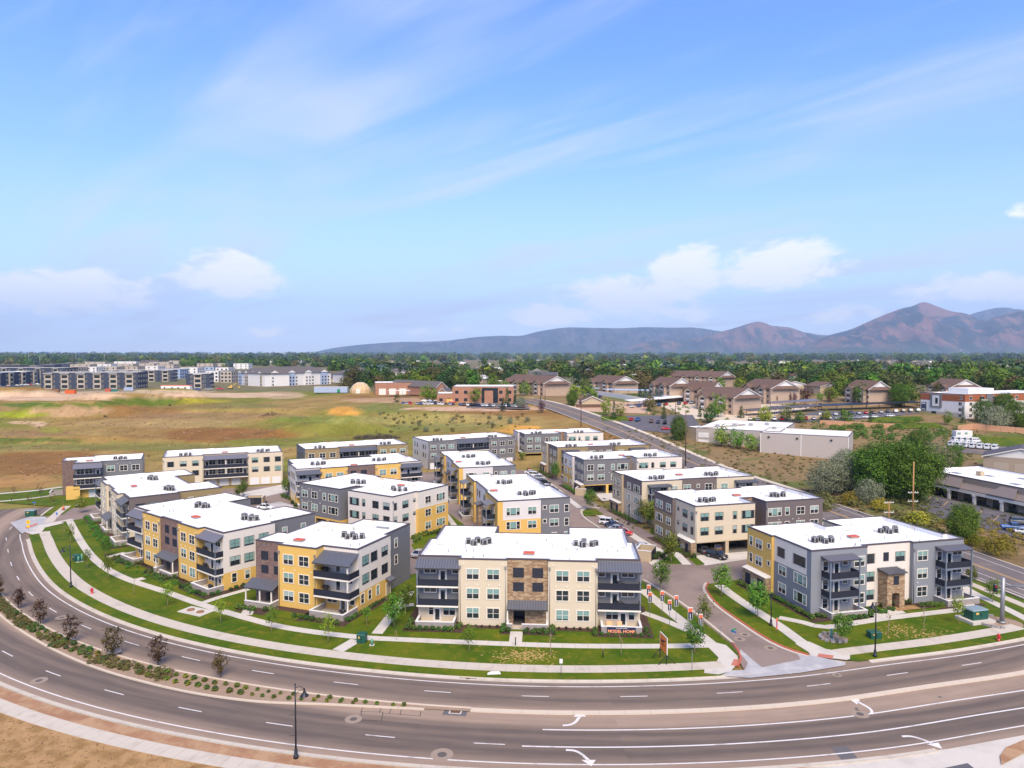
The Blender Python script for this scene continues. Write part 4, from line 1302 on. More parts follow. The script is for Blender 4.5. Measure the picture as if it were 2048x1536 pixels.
R6.win(14, 1.2, (1, 2), st='S'); R6.win(14, 3.6, (1, 2), st='D'); R6.win(14, 6.6, (1, 2), st='q', state=0)
b = MB()
b.box(-1.5, -.503, 9.0, 16.1, 0, 2.9, 0, skip=(3,))
b.mesh8([(-1.6, 8.92, 2.9), (-.503, 8.92, 2.9), (-.503, 16.2, 2.9), (-1.6, 16.2, 2.9), (-1.6, 8.92, 3.0), (-.503, 8.92, 3.3), (-.503, 16.2, 3.3), (-1.6, 16.2, 3.0)], 1)
b.build('stone_base', ['ledgestone', 'trim'], R6.root)
for y in (15.2, 11.4):
    link('louver_panel', simple_mesh(('louver', 1.6, 2.0), louver_parts(1.6, 2.0), 'louver_panel', 'louver'), R6.root, (-1.505, y, .35), -math.pi / 2)
b = MB()
for k in range(4):
    b.box(-1.62, -1.505, 11.7 + .42 * k, 12.02 + .42 * k, .7, 1.7)
b.build('meter_bank', 'unit_grey', R6.root)
for i, u0, u1 in ((1, 1.9, 7.6), (5, 4.6, 10.1)):
    for fl in (1, 2):
        R6.balcony(i, u0, u1, 3.06 * fl, 2.0, slab='steel_post')
    for fl in (0, 1, 2):
        z = 3.06 * fl
        R6.door(i, u0 + 2.4, z); R6.win(i, u0 + 4.55, (z + 1.6,), st='p' if i == 1 else 'b', state=0); R6.win(i, u0 + .8, (z + .85,), st='S', state=0)
    R6.canopy(i, u0, u1, 9.5, .3, 2.3, m='seam_light', posts=((u0 + .1, 'steel_post'), (u1 - .1, 'steel_post')))
    R6.patio(i, u0 - .2, u1 + .9, 2.9)
R6.win(1, 9.2, st='D'); R6.win(5, 1.9, st='D')
R6.win(3, (1.3, 7.4), st='D', trim='n'); R6.louver(3, 4.0, 7.4, 1.1, 1.5)
b = MB()      # stone entry tower with doorway
b.box(3.0, 4.0, -2.1, -.003, 0, 5.9); b.box(5.5, 6.5, -2.1, -.003, 0, 5.9); b.box(4.0, 5.5, -2.1, -.003, 2.6, 5.9, skip=()); b.box(4.0, 5.5, -.3, -.003, 0, 2.6, 1)
p_, U_, ln_, a_ = R6.edge(3)
tw = b.build('entry_tower', ['ledgestone', 'brownwall'], R6.root, (p_.x, p_.y, 0), a_)
link('louver_panel', simple_mesh(('louver', 1.1, 1.5), louver_parts(1.1, 1.5), 'louver_panel', 'louver'), tw, (4.2, -2.1, 4.0))
b = MB(); b.mesh8([(2.8, -2.5, 5.92), (6.7, -2.5, 5.92), (6.7, .0 - .004, 6.2), (2.8, -.004, 6.2), (2.8, -2.5, 6.05), (6.7, -2.5, 6.05), (6.7, -.004, 6.36), (2.8, -.004, 6.36)])
for k in range(10):
    x = 2.82 + k * .42
    b.mesh8([(x, -2.5, 6.051), (x + .05, -2.5, 6.051), (x + .05, -.01, 6.361), (x, -.01, 6.361), (x, -2.5, 6.1), (x + .05, -2.5, 6.1), (x + .05, -.01, 6.41), (x, -.01, 6.41)])
b.build('tower_roof', 'seam_metal', tw)
R6.pipe(5, .2); R6.vents(1, (8.6,), 3.5); R6.vents(5, (1.0,), 3.5)
R6.roof_kit([(7.4, 5.4, 5), (23.4, 8.2, 5)], hatch=(14.4, 6.6), pipes=18, who='corner building')

# ---- courtyard block: grey, white and yellow (seen corner on)
poly = [(0, 0), (14.6, 0), (14.6, 5.2), (16.9, 5.2), (16.9, .4), (31.2, .4), (31.2, 8.2), (31.9, 8.2), (31.9, 19.0), (22, 19.0), (22, 17.4), (9.4, 17.4), (9.4, 18.6), (0, 18.6)]
yw = [(6.3, 'yellow'), (10.45, 'white_siding')]
D1 = Bld('condominium_building', 'grey and white building with yellow right corner in the courtyard behind the short yellow building', (-52.7, 174.9), -34.4, poly,
         ['slate', 'slate', 'brick', 'white_siding', 'white_siding', 'white_siding', yw, yw, 'yellow', 'yellow', 'yellow', 'yellow', 'slate', 'slate'])
D1.mats[0] = [(2.9, 'yellow'), (10.45, 'slate')]; D1.mats[1] = [(2.9, 'yellow'), (10.45, 'slate')]
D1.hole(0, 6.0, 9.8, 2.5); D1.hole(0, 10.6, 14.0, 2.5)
D1.shell()
D1.win(0, 2.0, (1, 2), st='D'); D1.win(0, 5.5, (1, 2), st='D'); D1.win(0, 9.1, (1, 2), st='S'); D1.win(0, 12.2, (1, 2), st='T')
D1.vents(0, (1.0, 3.6, 4.6, 7.6), 9.35); D1.vents(0, (1.0, 3.4, 4.4, 7.6), 6.3)
D1.win(4, 2.1, (1, 2), st='T', trim='n'); D1.win(4, 5.2, (1, 2), st='S', trim='n'); D1.win(4, 9.0, (1, 2), st='D', trim='n'); D1.win(4, 12.4, (1, 2), st='D', trim='n')
D1.win(5, .9, (1, 2), st='S', trim='n'); D1.win(5, 4.2, (1, 2), st='D', trim='n'); D1.win(5, 7.2, (1, 2), st='q', trim='n'); D1.pipe(5, .1)
D1.win(7, 3.4, st='D'); D1.win(7, 8.0, st='T')
D1.roof_kit([(9.0, 10.5, 5), (24.4, 9.2, 5)], hatch=(21.0, 14.0), pipes=8, who='grey and white courtyard building')

# ---- two blocks end-on to the view with steel balconies down their left side
def type_e(label, org, ang, who, end_upper, end_lower, end2, L_=35.0, W=16.7):
    poly = [(0, 0), (1.2, 0), (9.8, -.3), (9.8, .1), (W, .1), (W, 14.2), (W - 1.2, 14.2), (W - 1.2, 18.8), (W - .6, 18.8), (W - .6, 33.0), (W - 10, 33.0), (W - 10, L_), (0, L_), (0, 25.2), (.5, 25.2), (.5, 12.0), (0, 12.0)]
    poly[1], poly[2] = (1.2, -.3), (9.8, -.3)
    poly[0] = (0, -.3)
    em = [(6.2, end_lower), (10.45, end_upper)]
    B = Bld('condominium_building', label, org, ang, poly, ['yellow', em, end2, end2, end2, 'slate', 'slate', 'light_siding', 'light_siding', 'slate', 'slate', 'slate', 'yellow', 'yellow', 'light_siding', 'yellow', 'yellow']).shell()
    B.win(1, 2.3, (1, 2), st='T'); B.win(1, 6.6, (1, 2), st='D'); B.win(1, 2.3, (0,), st='T'); B.win(1, 6.6, (0,), st='D')
    B.win(3, 1.0, (1, 2), st='q', state=0); B.win(3, 3.2, (1, 2), st='D'); B.win(3, 6.1, (1, 2), st='S')
    B.win(3, (3.2, 6.1), (0,), st='S')
    for i, us in ((15 if False else 12, 3.6), (16, 3.2)):
        pass
    # left side: edges run from back to front (12: x=0 back part, 14: recess, 16: front part)
    for i, u0 in ((12, 1.5), (16, 5.4)):
        p, U, ln, a = B.edge(i)
        u0 = min(u0, ln - 5.2); u1 = u0 + 4.6
        for fl in (1, 2):
            B.balcony(i, u0, u1, 3.06 * fl, 1.9, slab='steel_post')
        for fl in (0, 1, 2):
            B.door(i, u0 + 1.0, 3.06 * fl); B.win(i, u0 + 3.5, (3.06 * fl + 1.0,), st='S', state=0)
        B.canopy(i, u0, u1, 9.6, .35, 2.2, m='seam_light', posts=((u0 + .1, 'steel_post'), (u1 - .1, 'steel_post')))
        B.patio(i, u0 - .2, u1 + .2, 2.4)
        B.win(i, u1 + 1.3 if i == 12 else 2.0, (0, 1, 2), st='S' if i == 12 else 'D')
    B.win(14, (2.0, 4.6), (1, 2), st='S', trim='n'); B.win(14, (10.0,), (1, 2), st='D', trim='n')
    p, U, ln, a = B.edge(14)
    b = MB(); b.box(6.2, 8.4, -1.2, -.003, 0, 6.2); b.build('entry_tower', 'ledgestone', B.root, (p.x, p.y, 0), a)
    B.canopy(14, 5.9, 8.7, 6.6, .35, 1.6)
    B.roof_kit([(9.0, 8.5, 5), (7.6, 24.0, 5)], hatch=(2.6, 14.5), pipes=8, who=who)
    return B
E1 = type_e('yellow white and grey building seen end on behind the model home', (-3.2, 152.9), 14.6, 'end-on building behind the model home', 'light_siding', 'yellow', 'slate')
E2 = type_e('yellow and pale building standing end on in front of the rear grey block', (-15.0, 199.0), 14.6, 'rear end-on building', 'light_siding', 'yellow', 'slate')

# ---- rear blocks with a wide loggia between two plain wings
def type_l(label, org, ang, who, wall, side, L_=35.8, depth=17.0, trim='w', left_detail=True, base=None, garages=False):
    a0, a1 = 11.6, 24.8
    poly = [(0, 0), (a0, 0), (a0, 1.9), (a1, 1.9), (a1, 0), (L_, 0), (L_, depth), (L_ - 4, depth), (L_ - 4, depth + 1), (L_ - 12, depth + 1), (L_ - 12, depth), (15, depth), (15, depth + .8), (7.5, depth + .8), (7.5, depth), (0, depth)]
    B = Bld('condominium_building', label, org, ang, poly, [wall, wall, 'tan' if wall == 'cream' else wall, wall, wall, wall, wall, wall, wall, wall, wall, wall, wall, wall, wall, side])
    B.shell()
    for i in (0, 4):
        B.win(i, (2.2, 5.8, 9.3), (1, 2), st='D', trim=trim)
        B.vents(i, (1.0, 4.0, 7.6, 10.6), 9.35)
        B.pipe(i, .2); B.pipe(i, 11.0 if i == 4 else 11.4)
    for fl in (1, 2):
        B.balcony(2, .02, 13.18, 3.06 * fl, 2.2, left=False, right=False)
        z = 3.06 * fl
        B.win(2, (2.6, 5.2, 8.0, 10.6), (z + .9,), st='D', trim='w', state=0); B.door(2, .5, z); B.door(2, 11.9, z)
    b = MB(); b.box(6.45, 6.75, -2.1, -1.85, 3.06, 8.8); b.build('post', 'trim', B.root, (a0, 1.9, 0), 0)
    B.canopy(2, 0, 13.2, 10.05, 1.15, 2.3, over=-.01, m='seam_light' if wall == 'cream' else 'seam_metal')
    gm = 'garage_white'
    B.garage(0, (2.2, 5.6, 9.0), m=gm); B.garage(2, (2.4, 6.0, 9.6), m=gm); B.garage(4, (2.0, 5.4, 8.8), m=gm)
    B.win(15, (2.6, 5.4), (1, 2), st='S', trim='n'); B.win(15, (12.0, 14.4), (1, 2), st='S', trim='n')
    B.roof_kit([(6.5, 6.8, 4), (29.8, 7.4, 5)], hatch=(18.0, 9.5), pipes=8, who=who)
    return B
L1_ = type_l('long cream building with wide loggia and white garage doors at the field edge', (-108.6, 219.6), 22.4, 'long cream building', 'cream', 'cream', L_=35.5, trim='n')
L2_ = type_l('khaki building with wide dark loggia at the field edge', (-69.7, 237.9), 26.0, 'khaki field edge building', 'khaki', 'slate', L_=36.0)
L3_ = type_l('rear grey building with white left end at the field edge', (-31.0, 260.5), 26.8, 'rear grey building', 'slate_siding', 'light_siding', L_=36.2)

# ---- far left block: brick stair tower, balconies, grey wing
poly = [(0, 6.4), (3.8, 6.4), (3.8, 0), (11.0, 0), (11.0, .9), (21.6, .9), (21.6, 15.6), (7.5, 15.6), (7.5, 13.4), (0, 13.4)]
G0 = Bld('condominium_building', 'grey building with tall brown brick stair tower at the far left by the lawn', (-132.2, 205.9), 25.0, poly,
         ['brick', 'brick', [(3.06, 'yellow'), (10.45, 'slate')], 'slate', 'slate', 'cream', 'slate', 'slate', 'slate', 'brick'])
G0.shell()
for fl in (1, 2):
    G0.balcony(2, -.02, 7.2, 3.06 * fl, 1.8)
    G0.win(2, (1.6, 3.8), (3.06 * fl + .95,), st='D', state=0); G0.door(2, 5.6, 3.06 * fl)
G0.canopy(2, 0, 7.2, 10.0, 1.15, 1.9, m='seam_light')
G0.win(4, (2.2, 5.6, 8.8), (1, 2), st='D'); G0.garage(2, (5.0,)); G0.garage(4, (2.2, 5.6, 8.8))
G0.vents(4, (1.0, 4.0, 7.4), 9.4)
b = MB(); b.box(-.003 - 1.9, 1.6, -1.8, -.004, 0, 3.7); b.build('wing_wall', 'yellow', G0.root, (3.8, 0, 0)); 
G0.roof_kit([(15.5, 9.0, 4)], hatch=(7.0, 8.0), pipes=6, who='far left grey building')
b = MB(); b.box(-3.6, -3.3, 7.6, 12.4, 0, 1.0); b.box(-3.3, -.02, 7.6, 7.9, 0, 1.0); b.box(-3.3, -.02, 12.1, 12.4, 0, 1.0); b.box(-3.64, -3.26, 7.56, 12.44, 1.0, 1.09, 1)
b.build('patio_wall', ['block', 'cap'], G0.root)
# ------------------------------------------------------------------ the two-lane street on the right, following the land
def street_pts(n=90):
    P = [Vector(p) for p in STREET]
    Q = []
    for i in range(len(P) - 1):
        p0, p1, p2, p3 = P[max(i - 1, 0)], P[i], P[i + 1], P[min(i + 2, len(P) - 1)]
        k = max(2, int((p2 - p1).length / 4))
        for j in range(k):
            t = j / k
            Q.append(.5 * ((2 * p1) + (p2 - p0) * t + (2 * p0 - 5 * p1 + 4 * p2 - p3) * t * t + (3 * p1 - p0 - 3 * p2 + p3) * t**3))
    Q.append(P[-1])
    return Q
SQ = street_pts()
def street_strip(name, a, c, z, m, parent=None, i0=0, i1=None, thick=None, dash=None):
    b = MB()
    rows = []
    for i in range(i0, (i1 or len(SQ) - 1) + 1):
        d = (SQ[min(i + 1, len(SQ) - 1)] - SQ[max(i - 1, 0)]).normalized()
        n = Vector((d.y, -d.x))       # to the right of travel (away from the condominiums)
        p, q = SQ[i] + n * a, SQ[i] + n * c
        rows.append(((p.x, p.y, float(zt(p.x, p.y)) + z), (q.x, q.y, float(zt(q.x, q.y)) + z)))
    for k, (u, w) in enumerate(zip(rows[:-1], rows[1:])):
        if dash and (k % dash[1]) >= dash[0]:
            continue
        b.face([u[0], u[1], w[1], w[0]])
        if thick:
            for s in (0, 1):
                b.face([(u[s][0], u[s][1], u[s][2] - thick), (w[s][0], w[s][1], w[s][2] - thick), w[s], u[s]])
    o = b.build(name, m, parent)
    if parent is None: o['kind'] = 'structure'
    return o
st = street_strip('street', -7.2, 7.0, .10, 'asphalt_street')
street_strip('kerb_street', -7.6, -7.2, .24, 'concrete', thick=.2); street_strip('kerb_street', 7.0, 7.4, .24, 'concrete', thick=.2)
street_strip('pavement_street', -11.2, -9.4, .14, 'concrete', i0=0, i1=34)
street_strip('pavement_street', 7.4, 9.4, .16, 'concrete_warm', i0=30)
for a in (-.35, .15):
    street_strip('centre_line', a, a + .16, .106, 'yellow_paint', st)
street_strip('lane_line', -3.6, -3.45, .106, 'road_paint', st, 0, 22); street_strip('edge_line', 4.6, 4.75, .106, 'road_paint', st, 0, 30); street_strip('edge_line', -6.0, -5.85, .106, 'road_paint', st, 0, 22)

# ------------------------------------------------------------------ materials of the distance
def leaf(name, c, c2, hv=1.0):
    m, t, b = new_mat(name)
    oi = N(t, 'ShaderNodeObjectInfo')
    g = N(t, 'ShaderNodeNewGeometry')
    v = N(t, 'ShaderNodeTexCoord').outputs['Object']
    f = M('ADD', M('MULTIPLY', g.outputs['Random Per Island'], .7, t), M('MULTIPLY', NOISE(v, .5, 3, .6, t), .5, t), t)
    cc = MIX(RAMP(f, [(.25, 0), (.95, 1)], t), c, c2, t)
    h = N(t, 'ShaderNodeHueSaturation')
    L(t, cc, h.inputs['Color'])
    L(t, M('ADD', M('MULTIPLY', M('FRACT', M('MULTIPLY', oi.outputs['Random'], 7.31, t), None, t), .09 * hv, t), .5 - .045 * hv, t), h.inputs['Hue'])
    L(t, M('ADD', M('MULTIPLY', oi.outputs['Random'], .85 * hv, t), 1.0 - .42 * hv, t), h.inputs['Value'])
    L(t, h.outputs[0], b.inputs['Base Color'])
    b.inputs['Roughness'].default_value = .75
    b.inputs['Specular IOR Level'].default_value = .2
leaf('leaf_green', (.045, .09, .012), (.125, .19, .02))
leaf('leaf_bright', (.085, .15, .012), (.18, .25, .02))
leaf('leaf_dark', (.022, .05, .014), (.06, .10, .022))
leaf('leaf_silver', (.11, .135, .07), (.25, .27, .165), .3)
leaf('leaf_plum', (.034, .014, .008), (.085, .042, .016)); leaf('leaf_fresh', (.06, .12, .010), (.13, .20, .016), .3); leaf('leaf_rust', (.05, .03, .010), (.10, .06, .02)); leaf('leaf_deep', (.026, .066, .007), (.085, .150, .012), .3)
leaf('leaf_maroon', (.032, .008, .012), (.075, .016, .022))
leaf('leaf_blue', (.04, .075, .06), (.08, .12, .10))
leaf('leaf_gold', (.22, .17, .015), (.34, .29, .03))
leaf('leaf_yellowgreen', (.11, .14, .01), (.24, .25, .02))
leaf('leaf_olive', (.085, .085, .025), (.15, .13, .04))
leaf('leaf_tan', (.17, .13, .075), (.26, .21, .13))
mat('bark', (.10, .075, .055), .95, .25, 3)
mat('bark_pale', (.30, .22, .14), .9, .2, 3)
mat('wood_pole', (.34, .19, .07), .85, .15, 1.5)
mat('wood_dark', (.12, .07, .045), .9, .15, 1.5)
mat('brown_shingle', (.125, .075, .055), .9, .12, .6)
mat('grey_shingle', (.11, .095, .09), .9, .12, .6)
mat('navy_wall', (.045, .055, .085), .8, .08, .3)
mat('putty', (.42, .36, .29), .85, .06, .3)
mat('far_white', (.66, .63, .59), .8, .05, .3)
mat('far_blue', (.33, .39, .50), .8, .06, .3)
mat('rust_panel', (.30, .095, .035), .7, .08, .3)
mat('warehouse', (.40, .345, .30), .75, .05, .3)
siding('warehouse_rib', (.42, .365, .32), .3, .3)
mat('tan_stucco', (.44, .34, .22), .85, .06, .3)
mat('retail', (.32, .255, .19), .85, .06, .4)
mat('awning_brown', (.19, .155, .14), .6, .06, .5); mat('dark_roof', (.085, .075, .085), .85, .1, .4)
mat('fabric', (.50, .34, .18), .7, .1, .4)
mat('pink_wall', (.47, .25, .14), .9, .08, .5)
mat('sound_wall', (.40, .345, .285), .9, .06, .1)
mat('sign_blue', (.03, .14, .42), .5, .03, 2)
mat('sign_green', (.02, .20, .10), .5, .03, 2)
mat('orange_plastic', (.60, .12, .03), .6, .08, 1)
mat('tyre', (.018, .018, .019), .8, .1, 4)

# ------------------------------------------------------------------ generic background buildings
def far_block(name, label, pa, pb, h, depth, wall, cat='building', storeys=3, cols=None, trim='n', base=None, roof='membrane', group=None, win=True, top=None, z1=None, door=False):
    """flat-roofed block; its front runs between two pixels on the ground"""
    A, B = T(*pa), T(*pb)
    d = B.xy - A.xy
    ln = d.length
    m = wall if base is None else [(base[0], base[1]), (h, wall)]
    if top: m = [(top[0], wall), (h, top[1])]
    k = Bld(name, label, (A.x, A.y), math.degrees(math.atan2(d.y, d.x)), [(0, 0), (ln, 0), (ln, depth), (0, depth)], [m, m, m, m], h=h, cat=cat, group=group, z=min(A.z, B.z) - .3, drop=.5)
    k.shell(roof=roof)
    k.len, k.dep = ln, depth
    if win:
        cols = cols or max(2, int(ln / 4.2))
        for i, L_, cc in ((0, ln, cols), (1, depth, max(1, int(depth / 5))), (3, depth, max(1, int(depth / 5)))):
            for c in range(cc):
                u = L_ * (c + .5) / cc
                for s in range(storeys):
                    zz = h * (s + .32) / (storeys + .25)
                    p, U, l2, a = k.edge(i)
                    me = simple_mesh(('fw', trim), lambda b: (b.box(-1.0, 1.0, -.08, 0, -.1, 0, 0), b.box(-1.0, 1.0, -.08, 0, 1.6, 1.7, 0), b.box(-1.0, -.9, -.08, 0, 0, 1.6, 0), b.box(.9, 1.0, -.08, 0, 0, 1.6, 0), b.box(-.05, .05, -.07, 0, 0, 1.6, 0), b.box(-.9, -.05, -.03, 0, 0, 1.6, 1), b.box(.05, .9, -.03, 0, 0, 1.6, 1)), 'window', ['trim' if trim == 'w' else 'trim_dark', 'glass'])
                    c_ = p + U * u
                    link('window', me, k.root, (c_.x, c_.y, zz), a)
    return k
def gable_house(name, label, C, E, S, eave, rise, wall, roof='brown_shingle', group=None, cat='house', ends='far_white', balc=False, over=.6, C3=None):
    """gabled block: C near corner, E along the gable end, S along the long side (ground pixels or points)"""
    g = lambda p: T(*p) if len(p) == 2 else Vector(p)
    C, E, S = g(C), g(E), g(S)
    w, ln = (E.xy - C.xy).length, (S.xy - C.xy).length
    a = math.atan2(E.y - C.y, E.x - C.x)
    z = C.z - .3
    root = thing(name, label, cat, (C.x, C.y, z), a, group)
    h = eave
    b = MB(); b.box(0, w, 0, ln, 0, h, 0, skip=(1,)); b.build('wall', wall, root)
    for q in ([(0, 0, h), (w, 0, h), (w / 2, 0, h + rise)], [(w, ln, h), (0, ln, h), (w / 2, ln, h + rise)]):
        b = MB(); b.face(q); b.build('gable_wall', ends, root)
    b = MB()
    o = over; t = .25; sl = rise / (w / 2)
    for s in (-1, 1):
        x0 = w / 2 + s * (w / 2 + o); z0 = h - o * sl + .05; z1 = h + rise + .05
        q = [(x0, -o, z0), (w / 2, -o, z1), (w / 2, ln + o, z1), (x0, ln + o, z0)]
        p8 = [(x, y, zz) for x, y, zz in q] + [(x, y, zz + t) for x, y, zz in q]
        b.mesh8(p8, 0)
        for y in (-o - .04, ln + o - .08):      # pale verge boards
            b.mesh8([(x0, y, z0 - .25), (w / 2, y, z1 - .25), (w / 2, y + .12, z1 - .25), (x0, y + .12, z0 - .25), (x0, y, z0 + .1), (w / 2, y, z1 + .1), (w / 2, y + .12, z1 + .1), (x0, y + .12, z0 + .1)], 1)
    b.build('roof', [roof, 'far_white'], root)
    return root, w, ln, h
CLABEL = 'brick apartment house with brown gabled roof '
def condo(C, E, S, where, eave=9.6, rise=4.6):
    root, w, ln, h = gable_house('apartment_house', CLABEL + where, C, E, S, eave, rise, 'tan_brick', ends='far_white', cat='apartment building', group='brown roofed brick apartment houses')
    # hipped skirt on the gable end, cross-gable bays and balconies down the left side
    b = MB()
    b.mesh8([(-.4, -1.6, h - .6), (w + .4, -1.6, h - .6), (w * .8, -.004, h + 1.1), (w * .2, -.004, h + 1.1), (-.4, -1.6, h - .4), (w + .4, -1.6, h - .4), (w * .8, -.004, h + 1.3), (w * .2, -.004, h + 1.3)])
    b.build('roof_skirt', 'brown_shingle', root)
    n = max(2, int(ln / 11))
    for k in range(n):
        y = ln * (k + .5) / n
        b = MB()
        b.box(-1.8, -.003, y - 3, y + 3, 0, h - .4, 0, skip=(1, 3))
        b.build('bay', 'tan_brick', root)
        b = MB()
        b.face([(-2.3, y - 3.6, h - .5), (-2.3, y, h + 1.9), (w * .38, y, h + 1.9 + .0), (w * .1, y - 3.6, h - .5)]); b.face([(-2.3, y, h + 1.9), (-2.3, y + 3.6, h - .5), (w * .1, y + 3.6, h - .5), (w * .38, y, h + 1.9)])
        b.face([(-1.82, y - 3, h - .4), (-1.82, y, h + 1.6), (-1.82, y + 3, h - .4)], 1)
        b.build('bay_roof', ['brown_shingle', 'tan_stucco'], root)
        for s in range(3):
            zz = .4 + s * (h / 3.05)
            b = MB(); b.box(-1.9, -1.802, y - 1.2, y + 1.2, zz + .2, zz + 2.2); b.build('balcony_opening', 'glass', root)
            b = MB(); b.box(-2.05, -1.91, y - 1.3, y + 1.3, zz, zz + 1.0); b.build('balcony_rail', 'far_white', root)
            for yy in (y - 4.4, y + 4.4):
                if 0 < yy < ln:
                    b = MB(); b.box(-.09, -.003, yy - .7, yy + .7, zz + .9, zz + 2.2); b.build('window', 'glass', root)
    return root
condo((1466, 831), (1522, 822), (1386, 818), 'nearest the flat white warehouse')
condo((1541, 809), (1599, 806), (1492, 798), 'with dark columnar shrubs on its end wall')
condo((1736, 811), (1782, 809), (1668, 805), 'behind the long black carport')
condo((1339, 803), (1386, 801), (1297, 795), 'behind the blue spruces')
condo((1226, 787.5), (1276, 786), (1192, 783), 'behind the small brown bungalow', 7.6)
condo((1086.6, 793), (1140, 791), (1060, 785), 'at the far end of the street', 8.6)
condo((1438, 775), (1470, 773), (1385, 770), 'partly hidden behind the middle trees', 8.6)
condo((1420, 812), (1450, 808), (1385, 803), 'wedged between two larger ones', 9.0)
condo((1900, 800), (1960, 798), (1850, 795), 'hidden behind the orange and white block', 8.0)
for k, (c, e, s) in enumerate((((1640, 787), (1690, 786), (1600, 785)), ((1560, 784), (1620, 784), (1540, 782)))):
    gable_house('apartment_house', ('long low house with brown roof behind the maroon tree', 'low brown roofed house beside the wooded lane')[k], c, e, s, 5, 3, 'tan_stucco', cat='house')

# flat warehouses and shops on the right
W1 = far_block('warehouse', 'beige metal warehouse with low white roof beside the street bank', (1520, 904), (1697, 921), 9.6, 24, 'warehouse_rib', win=False, roof='far_white')
b = MB()
for x in (0.0, W1.len * .47, W1.len - .3):
    b.box(x, x + .3, -.12, -.003, 0, 9.4)
b.build('downpipe', 'far_white', W1.root); b = MB()
for u in (3, W1.len * .42, W1.len * .8): b.box(u, u + .8, -.35, -.003, 7.6, 8.2)
b.build('flood_light', 'trim_dark', W1.root)
W2 = far_block('warehouse', 'long flat roofed workshop with pale roof behind the beige warehouse', (1392, 882), (1560, 899), 7.8, 46, 'warehouse', win=False)
W3 = far_block('warehouse', 'low cream workshop annexe with two white wall panels at its corner', (1372, 876), (1394, 882), 6.2, 30, 'tan_stucco', win=False)
for u, z in ((1.0, 3.6), (1.0, .4)):
    b = MB(); b.box(u, u + 4.6, -.12, -.003, z, z + 2.2); b.build('wall_panel', 'far_white', W2.root)
for k in range(5):
    x, y = 6 + 6 * k, 10 + (k * 7) % 26
    b = MB(); b.box(x, x + 1.8, y, y + 1.4, 7.3, 8.4); b.box(x + .2, x + 1.6, y + .2, y + 1.2, 8.4, 8.6); b.build('roof_unit', 'unit_grey', W2.root)
SH = far_block('shop_row', 'low brown shop row with cream columns and slate awning beside the parking lot', (1842, 981), (2110, 1043), 7.2, 22, 'retail', win=False, cat='shop')
b = MB()
ln = SH.len
b.mesh8([(-.3, -2.6, 3.9), (ln + .3, -2.6, 3.9), (ln + .3, -.01, 5.3), (-.3, -.01, 5.3), (-.3, -2.6, 4.15), (ln + .3, -2.6, 4.15), (ln + .3, -.01, 5.5), (-.3, -.01, 5.5)])
for k in range(int(ln / .8)):
    x = .8 * k
    b.mesh8([(x, -2.6, 4.152), (x + .08, -2.6, 4.152), (x + .08, -.02, 5.502), (x, -.02, 5.502), (x, -2.6, 4.24), (x + .08, -2.6, 4.24), (x + .08, -.02, 5.6), (x, -.02, 5.6)])
b.build('awning', 'awning_brown', SH.root)
b = MB(); b.box(-.3, ln + .3, -2.7, -2.1, 3.1, 3.88); b.build('beam', 'trim', SH.root)
n = 5
for k in range(n):
    x = ln * (k + .5) / n
    b = MB(); b.box(x - .35, x + .35, -2.65, -2.0, 0, 3.1); b.box(x - .5, x + .5, -2.8, -1.9, 2.6, 3.1); b.build('column', 'trim', SH.root)
    b = MB(); b.mesh8([(x - 4.2, -2.9, 4.1), (x + 4.2, -2.9, 4.1), (x + 2.4, -.02, 6.4), (x - 2.4, -.02, 6.4), (x - 4.2, -2.9, 4.35), (x + 4.2, -2.9, 4.35), (x + 2.4, -.02, 6.65), (x - 2.4, -.02, 6.65)])
    if k % 2: b.build('awning_peak', 'awning_brown', SH.root)
for k in range(9):
    x = ln * (k + .3) / 9
    b = MB(); b.box(x, x + 2.6, -.06, -.003, .25, 2.7); b.build('shop_window', 'glass', SH.root)
    b = MB(); b.box(x + 2.7, x + 4.4, -.05, -.003, .0, 1.4); b.build('panel', 'tan_brick', SH.root)
b = MB(); b.box(12, 13.6, 8, 9.4, 6.7, 8.0); b.build('roof_unit', 'tan_stucco', SH.root)
for k in range(6):
    b = MB(); b.box(6 + 6.5 * k, 8.6 + 6.5 * k, 5 + 5 * (k % 3), 6.6 + 5 * (k % 3), 6.7, 6.85); b.build('skylight', 'galv', SH.root)
b = MB(); b.box(-.5, ln + .5, -4.6, -.02, 0, .16); b.build('step', 'concrete_warm', SH.root)
gr, w_, l_, h_ = gable_house('storage_shed', 'tan storage building with dark hipped roof and roller doors behind the shop row', (1966, 944), (2120, 958), (1942, 930), 6.2, 3.4, 'retail', 'dark_roof', cat='shed', ends='far_white')
for k in range(5):
    b = MB(); b.box(3 + 6.2 * k, 7.6 + 6.2 * k, -.05, -.003, 0, 4.2); b.build('roller_door', 'garage_tan', gr)
sheet('shop_parking', [(p.x, p.y) for p in (T(1846, 986), T(2120, 1050), T(2120, 1105), T(2010, 1068), T(1880, 1035), T(1835, 1012), T(1835, 992))], .05, 'asphalt_new')
for k in range(7):
    a_, c_ = T(1862 + 34 * k, 993 + 9.5 * k, .06), T(1850 + 34 * k, 1004 + 9.5 * k, .06)
    d = (c_ - a_); n_ = Vector((-d.y, d.x, 0)).normalized() * .07
    b = MB(); b.face([a_ - n_, a_ + n_, c_ + n_, c_ - n_]); o = b.build('parking_line', 'yellow_paint'); o['kind'] = 'structure'

